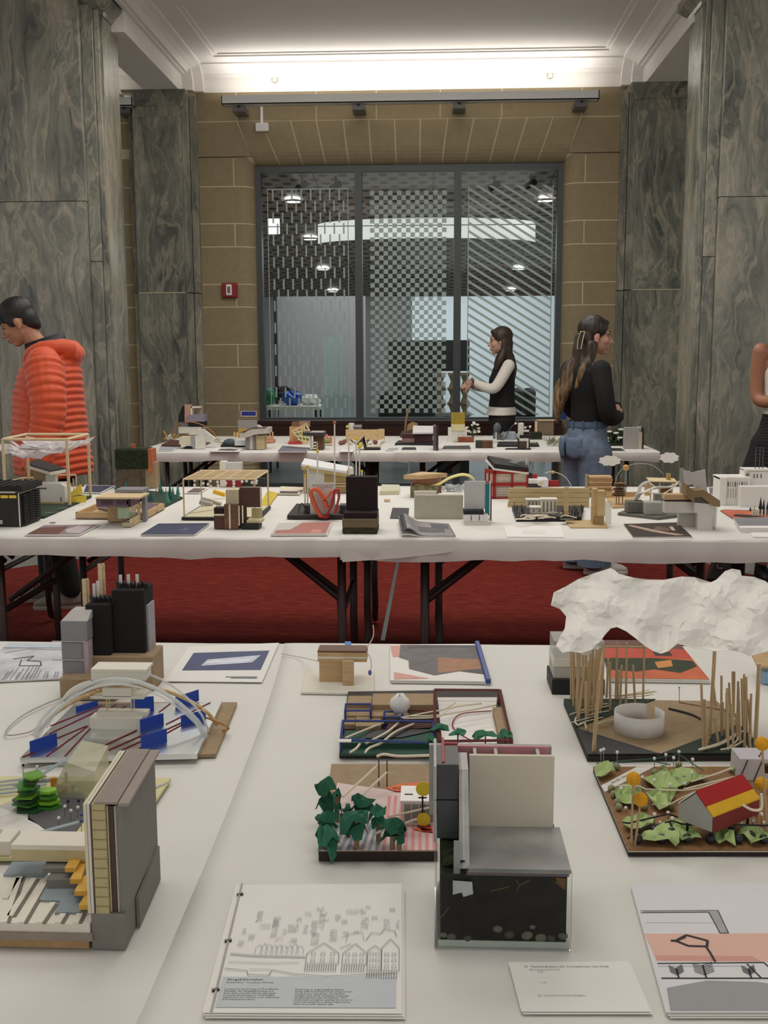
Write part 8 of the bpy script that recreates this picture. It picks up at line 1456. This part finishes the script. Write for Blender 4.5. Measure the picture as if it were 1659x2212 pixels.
for sy in (1, -1):
    P_ = curve([(-.01, sy*.20, 1.385), (-.03, sy*.265, 1.25), (-.035, sy*.285, 1.12), (.0, sy*.285, .98), (.05, sy*.27, .83)], 12); k = len(P_); acc = 0; rr = []
    for i in range(k): acc += (P_[i]-P_[i-1]).length if i else 0; rr.append(lerp(.098, .062, i/(k-1))+.016*abs(sin(pi*acc/.038))**.6)
    b.tube(P_, rr, 16); b.ball(P_[0], .095, 16, 10)
q = MB(); q.ball((-.12, 0, 1.445), (.082, .140, .066), 24, 14)
for i, p in enumerate(q.v): q.v[i] = p+(p-V((-.125, 0, 1.455)))*.10*abs(sin(p.y*40+p.z*30))
b.add(q.v, q.f)
limb(b, [(-.13, .11, 1.47), (-.03, .135, 1.475), (.06, .10, 1.45), (.10, .03, 1.40)], [.05, .04, .035, .03]); limb(b, [(-.13, -.11, 1.47), (-.03, -.135, 1.475), (.06, -.10, 1.45), (.10, -.03, 1.40)], [.05, .04, .035, .03])
organic(b, 'jacket', JK, t, T, .0055, 1)
b = MB(); n = 24; R_ = []
for z, r, o in ((1.41, .10, .0), (1.46, .098, .012), (1.505, .095, .02), (1.50, .085, .02), (1.44, .082, .01)): R_.append([V((-.012+o+r*1.12*cos(a), r*sin(a)*.95, z-.035*cos(a)+.02)) for a in [2*pi*i/n for i in range(n)]])
b.loft(R_, False); b.v = [T @ p for p in b.v]; b.build('collar', M('15171c', .6, .1), t, smooth=True, solid=.004)
TR = M('101113', .85, .15, 60); b = MB(); trunk(b, [(.72, 0, .12, .17), (.82, 0, .14, .18), (.95, 0, .13, .17)])
for sy, ax in ((1, -.085), (-1, .055)): limb(b, [(0, sy*.09, .85), (ax*.4+.02, sy*.1, .5), (ax, sy*.1, .12)], [.10, .08, .062])
organic(b, 'trousers', TR, t, T, .008, 3)
SUE = M('8f887e', .9, .08, 60)
shoe(t, T, (-.16, .10, 0), (.125, .115, 0), SUE, M('a8a39a', .7), lace=CHAR); shoe(t, T, (-.02, -.10, 0), (.265, -.11, 0), SUE, M('a8a39a', .7), lace=CHAR)
# -------- person in black vest over white shirt
t, T = person('person in a black vest over a white shirt standing behind the far table', 1083, 9.75, R(180))
SK2 = M('b8917c', .5, .04, 30); H = HM((.025, 0, 1.555), 0, R(4)); b = MB(); head_shape(b, H, V((-.03, 0, 1.36)), .97, True, .045)
trunk(b, [(.85, 0, .08, .13), (1.05, 0, .08, .11), (1.28, -.01, .08, .14), (1.37, -.02, .05, .08)])
L_ = [(-.045, .155, 1.335), (.06, .20, 1.16), (.13, .20, 1.135), (.27, .12, 1.19)]; limb(b, L_, [.04, .034, .03, .024]); hand(b, (.29, .11, 1.195), (.55, -.25, -.75), (-.5, -.6, -.3), .95, .55, 1)
R2 = [(-.045, -.155, 1.335), (.04, -.2, 1.14), (.18, -.16, 1.14), (.27, -.02, 1.15)]; limb(b, R2, [.04, .034, .03, .024]); hand(b, (.28, 0, 1.155), (.5, .5, .1), (0, .2, -1), .95, .6, -1)
for sy in (-1, 1): limb(b, [(0, sy*.08, .88), (.03*sy, sy*.08, .48), (.1*sy-.02, sy*.08, .08)], [.06, .045, .032])
organic(b, 'body', SK2, t, T, .005, 3); face_parts(t, H, T, .97, '9a6055', False, '2c2019')
HB = M('33231b', .5, .35, 60, .4); b = MB()
def hel2(c, r, rot=None): q = MB(); q.ball(V(c), r, 18, 12, rot); b.add([H @ p for p in q.v], q.f)
hel2((-.022, 0, .045), (.098, .086, .088)); hel2((-.05, 0, -.03), (.065, .084, .12)); hel2((-.045, .06, -.13), (.055, .032, .12)); hel2((-.06, 0, -.15), (.05, .08, .14)); hel2((-.008, .07, .035), (.045, .018, .045)); hel2((-.008, -.07, .035), (.045, .018, .045)); hel2((.048, 0, .085), (.034, .054, .022)); hel2((-.03, .078, -.04), (.03, .014, .06))
limb(b, [H @ V((-.02, .075, -.10)), H @ V((.02, .10, -.18)), H @ V((.05, .10, -.25))], [.04, .035, .018]); limb(b, [H @ V((-.07, .03, -.15)), H @ V((-.09, .05, -.25)), H @ V((-.09, .06, -.36))], [.05, .045, .018]); limb(b, [H @ V((-.02, -.075, -.10)), H @ V((.02, -.10, -.18)), H @ V((.05, -.10, -.25))], [.04, .035, .018])
organic(b, 'hair', HB, t, T, .006, 2)
SH = M('d6d0c8', .8, .03, 20); b = MB(); trunk(b, [(.89, .012, .145, .185), (.93, .004, .130, .172), (1.0, 0, .11, .15)])
for L2 in (L_, R2): limb(b, [V(L2[0]), V(L2[1]), V(L2[2]), lerp(V(L2[2]), V(L2[3]), .72)], [.056, .050, .046, .037])
organic(b, 'white_shirt', SH, t, T, .006, 3)
b = MB(); trunk(b, [(.965, 0, .122, .165), (1.05, 0, .112, .145), (1.2, .005, .118, .155), (1.3, -.015, .105, .155), (1.375, -.03, .07, .12)], 32); organic(b, 'black_vest', M('0c0c0e', .85, .1), t, T, .006, 2)
b = MB(); trunk(b, [(.80, 0, .12, .165), (.86, 0, .122, .168), (.93, 0, .115, .16)])
for sy in (-1, 1): limb(b, [(0, sy*.085, .84), (.03*sy+.01, sy*.085, .48), (.12*sy-.02, sy*.085, .06)], [.095, .075, .07])
organic(b, 'trousers', M('141416', .85, .12, 50), t, T, .008, 3)
for sy in (-1, 1): shoe(t, T, (.12*sy-.1, sy*.085, 0), (.12*sy+.15, sy*.09, 0), BLACK, CHAR)
MB().tube([T @ (V((.268, .12, 1.19))+V((.0+.012*sin(a), .030*cos(a), .030*sin(a)))) for a in [2*pi*i/14 for i in range(15)]], .008, 6).build('wristwatch', M('2a1512', .4), t)
# -------- person in jeans
t, T = person('person in a black top and blue jeans with long hair and a claw clip', 1268, 6.95, R(28))
SK3 = M('b88a74', .5, .04, 30); HW = R(-26); H = HM((.03, -.02, 1.545), HW, R(3)); b = MB(); head_shape(b, H, V((-.02, 0, 1.36)), .98, True, .047)
trunk(b, [(.85, 0, .08, .13), (1.05, 0, .08, .11), (1.28, -.01, .08, .14), (1.37, -.02, .055, .10)])
RA = [(-.03, -.165, 1.33), (-.04, -.225, 1.17), (.0, -.225, 1.04), (.14, -.12, 1.04), (.2, .02, 1.06)]; LA = [(-.03, .165, 1.33), (-.02, .215, 1.17), (.05, .21, 1.05), (.17, .06, 1.08), (.16, -.08, 1.09)]
limb(b, RA, [.04, .036, .034, .03, .024]); limb(b, LA, [.04, .036, .034, .03, .024]); hand(b, (.15, -.10, 1.09), (-.55, -.8, -.1), (-.4, .3, -.8), .95, .5, -1); hand(b, (.2, .03, 1.06), (-.2, .9, .1), (-.9, -.2, 0), .95, .5, 1)
for sy in (-1, 1): limb(b, [(0, sy*.09, .88), (0, sy*.095, .48), (0, sy*.1, .08)], [.06, .045, .032])
organic(b, 'body', SK3, t, T, .005, 3); face_parts(t, H, T, .98, '9a5f57', False, '2a1d16')
def hairmat():
    m = bpy.data.materials.new('streaked_hair'); m.use_nodes = True; N = m.node_tree.nodes; L2 = m.node_tree.links; p = N['Principled BSDF']; p.inputs['Roughness'].default_value = .45
    tc = N.new('ShaderNodeTexCoord'); mp = N.new('ShaderNodeMapping'); mp.inputs['Scale'].default_value = (34, 34, 3.0); nz = N.new('ShaderNodeTexNoise'); nz.inputs['Scale'].default_value = 1.4; nz.inputs['Detail'].default_value = 4; L2.new(tc.outputs['Object'], mp.inputs[0]); L2.new(mp.outputs[0], nz.inputs['Vector'])
    sp = N.new('ShaderNodeSeparateXYZ'); L2.new(tc.outputs['Object'], sp.inputs[0]); mr = N.new('ShaderNodeMapRange'); mr.inputs['From Min'].default_value = 1.05; mr.inputs['From Max'].default_value = 1.62; mr.inputs['To Min'].default_value = .30; mr.inputs['To Max'].default_value = -.14; L2.new(sp.outputs[2], mr.inputs[0])
    ad = N.new('ShaderNodeMath'); ad.operation = 'ADD'; L2.new(nz.outputs['Fac'], ad.inputs[0]); L2.new(mr.outputs[0], ad.inputs[1]); r = ramp(N, [(.38, '1d1510'), (.55, '3a2b1f'), (.75, '80684a'), (.92, 'a58c66')]); L2.new(ad.outputs[0], r.inputs[0]); L2.new(r.outputs[0], p.inputs['Base Color'])
    bp = N.new('ShaderNodeBump'); bp.inputs['Strength'].default_value = .7; bp.inputs['Distance'].default_value = .01; L2.new(nz.outputs['Fac'], bp.inputs['Height']); L2.new(bp.outputs[0], p.inputs['Normal']); return m
b = MB(); hel2((-.022, 0, .045), (.100, .086, .090)); hel2((-.06, 0, -.01), (.058, .080, .085)); hel2((.045, 0, .085), (.035, .052, .022)); hel2((-.005, -.068, .045), (.045, .018, .035)); hel2((-.005, .068, .045), (.045, .018, .035))
limb(b, [H @ V((-.07, 0, -.02)), H @ V((-.085, 0, -.12)), H @ V((-.10, .0, -.22)), V((-.15, .08, 1.17)), V((-.145, .12, 1.03))], [.065, .06, .052, .042, .016]); limb(b, [H @ V((-.07, .03, -.05)), H @ V((-.10, .03, -.2)), V((-.145, .12, 1.2)), V((-.135, .15, 1.0))], [.045, .045, .038, .014]); limb(b, [H @ V((-.03, -.05, -.06)), H @ V((-.04, -.06, -.14)), V((-.09, -.06, 1.33)), V((-.12, -.03, 1.22))], [.04, .035, .03, .012])
limb(b, [H @ V((-.08, 0, -.12)), V((-.12, .06, 1.3)), V((-.14, .08, 1.15))], [.05, .05, .03])
organic(b, 'hair', hairmat(), t, T, .006, 1)
cp_ = [H @ V(v) for v in ((-.105, -.045, .02), (-.085, -.075, .02), (-.095, -.078, -.03), (-.10, -.075, -.085), (-.12, -.05, -.09), (-.118, -.045, -.03), (-.105, -.045, .02))]; MB().tube([T @ p for p in cp_], .004, 6).build('hair_claw_clip', M('c9bd9a', .3, 0, metal=.6), t)
b = MB(); trunk(b, [(.955, 0, .114, .135), (1.0, 0, .108, .128), (1.1, 0, .108, .132), (1.25, -.01, .115, .158), (1.32, -.02, .100, .160), (1.365, -.025, .075, .125)], 32)
limb(b, RA, [.065, .058, .056, .046, .038]); limb(b, LA, [.065, .058, .056, .046, .038]); organic(b, 'black_top', M('0d0d0f', .85, .1), t, T, .006, 2)
DEN = M('68788b', .85, .16, 30, .15); b = MB(); trunk(b, [(.78, -.01, .135, .165), (.84, -.012, .142, .168), (.92, -.005, .128, .150), (1.0, 0, .112, .132)], 32)
b.ball((-.065, .078, .83), (.09, .085, .10), 16, 10); b.ball((-.065, -.078, .83), (.09, .085, .10), 16, 10)
for sy in (-1, 1): limb(b, [(-.01, sy*.09, .80), (.0, sy*.105, .48), (-.01, sy*.115, .13)], [.115, .10, .094])
organic(b, 'jeans', DEN, t, T, .007, 2)
# waistband, belt loops and back pocket of the jeans
n = 40; DN2 = M('53647a', .85, .1, 40)
MB().loft([[T @ V((k*.118*cos(a), k*.138*sin(a), z)) for a in [2*pi*i/n for i in range(n)]] for z, k in ((.965, 1.03), (.968, 1.05), (1.003, 1.03), (1.003, 1.0))], False).build('waistband', DN2, t, smooth=False)
for a in (R(150), R(185), R(215), R(250)): c = V((.126*cos(a), .147*sin(a), .985)); MB().ob(T @ c, (.007, .007, .024), (0, 0, a+R(42))).build('belt_loop', DN2, t)
for a in (R(205), R(160)):
    vs = [];
    def pk(u, v, a=a): aa = a+(u-.5)*.66; zz = .905-.125*v-.018*(1-abs(u-.5)*2)*v; rx = .150+.016*sin(pi*(v*.8+.1)); return T @ V((-.012+rx*cos(aa)*1.02, rx*sin(aa)*1.08, zz))
    MB().grid(pk, 8, 6).build('back_pocket', M('61728a', .85, .14, 40), t, solid=.004, smooth=True)
for sy in (-1, 1): n = 20; MB().loft([[T @ V((-.01+k*cos(a), sy*.115+k*sin(a), z)) for a in [2*pi*i/n for i in range(n)]] for z, k in ((.075, .104), (.075, .108), (.13, .108), (.13, .100))], False).build('trouser_cuff', M('61738a', .85, .1), t)
d0 = Matrix.Rotation(R(-26), 3, 'Z')
for sy in (-1, 1): c = V((.03, sy*.115, 0)); shoe(t, T, c+d0 @ V((-.1, 0, 0)), c+d0 @ V((.19, 0, 0)), M('c9c7c2', .6, .03), M('d6d4cf', .6), 'sneaker', WHITE)
# -------- person cut by the picture edge
t, T = person('person in a white sleeveless top and black pinstriped skirt with clasped hands', 1692, 6.75, R(-90))
SK4 = M('a06f54', .5, .04, 30); H = HM((.04, 0, 1.64), R(25), R(5)); b = MB(); head_shape(b, H, V((-.02, 0, 1.46)), 1, True, .048); trunk(b, [(.9, 0, .08, .13), (1.12, 0, .08, .11), (1.37, -.01, .08, .14), (1.46, -.02, .05, .09)])
for sy in (-1, 1): A_ = [(-.02, sy*.165, 1.445), (-.04, sy*.172, 1.28), (-.02, sy*.165, 1.15), (.10, sy*.10, 1.14), (.19, sy*.03, 1.18)]; limb(b, A_, [.05, .044, .042, .036, .028]); hand(b, (.20, sy*.025, 1.19), (.35, -sy*.35, .6), (-.2, -sy, 0), .95, .7, sy)
for sy in (-1, 1): limb(b, [(0, sy*.09, .88), (0, sy*.095, .48), (0, sy*.1, .08)], [.06, .045, .032])
organic(b, 'body', SK4, t, T, .005, 3); face_parts(t, H, T)
b = MB(); hel2((-.022, 0, .045), (.100, .086, .090)); hel2((-.06, 0, -.05), (.06, .085, .12)); organic(b, 'hair', M('241812', .5, .3, 60), t, T, .007, 2)
b = MB(); trunk(b, [(1.03, 0, .115, .135), (1.15, 0, .11, .13), (1.3, 0, .12, .14), (1.40, -.01, .10, .12), (1.475, -.02, .07, .075)], 32); organic(b, 'sleeveless_top', M('d9d3c6', .8, .03, 20), t, T, .006, 2)
def stripes():
    m = bpy.data.materials.new('pinstripe'); m.use_nodes = True; N = m.node_tree.nodes; L2 = m.node_tree.links; p = N['Principled BSDF']; p.inputs['Roughness'].default_value = .9
    tc = N.new('ShaderNodeTexCoord'); wv_ = N.new('ShaderNodeTexWave'); wv_.bands_direction = 'DIAGONAL'; wv_.inputs['Scale'].default_value = 22; wv_.inputs['Distortion'].default_value = .6; L2.new(tc.outputs['Object'], wv_.inputs['Vector']); r = ramp(N, [(.7, '0c0c0e'), (.95, '2b2b2f')]); L2.new(wv_.outputs['Fac'], r.inputs[0]); L2.new(r.outputs[0], p.inputs['Base Color']); return m
b = MB(); trunk(b, [(.22, 0, .24, .30), (.5, 0, .22, .27), (.7, 0, .20, .25), (.88, 0, .165, .205), (.98, 0, .135, .155), (1.06, 0, .118, .138)], 40); organic(b, 'skirt', stripes(), t, T, .008, 2)
for sy in (-1, 1): shoe(t, T, (-.08, sy*.1, 0), (.17, sy*.12, 0), BLACK, CHAR, 'boot')
p = W(1548, 1256, .012); t = thing('black_bag', 'black bag with a metal ring standing on the carpet edge', 'bag', p); b = MB(); b.hexa([p+V(v) for v in ((-.07, 0, 0), (.13, 0, 0), (.15, .14, 0), (-.03, .14, 0), (-.02, .01, .16), (.14, .01, .19), (.15, .11, .19), (.0, .1, .16))]); b.build('body', BLACK, t, bev=.015); MB().tube([p+V((.02+.022*cos(a), -.005, .10+.016*sin(a))) for a in [2*pi*i/14 for i in range(15)]], .004, 6).build('metal_ring', M('c9c9c9', .2, 0, metal=.9), t); MB().tube(curve([p+V((.0, .05, .16)), p+V((.05, .06, .26)), p+V((.12, .06, .19))]), .008, 6).build('handle', BLACK, t)
# metal cable cover strip on the carpet
a, c = W(822, 1385, .012), W(858, 1205, .012); d = c-a; o = MB().para(a, d, V((.022, 0, 0)), (0, 0, .006)); tag(o.build('cable_cover', M('8a8d8a', .35, .05, metal=.7), loc=a), 'thin metal cable cover strip running across the red carpet', 'cable cover')
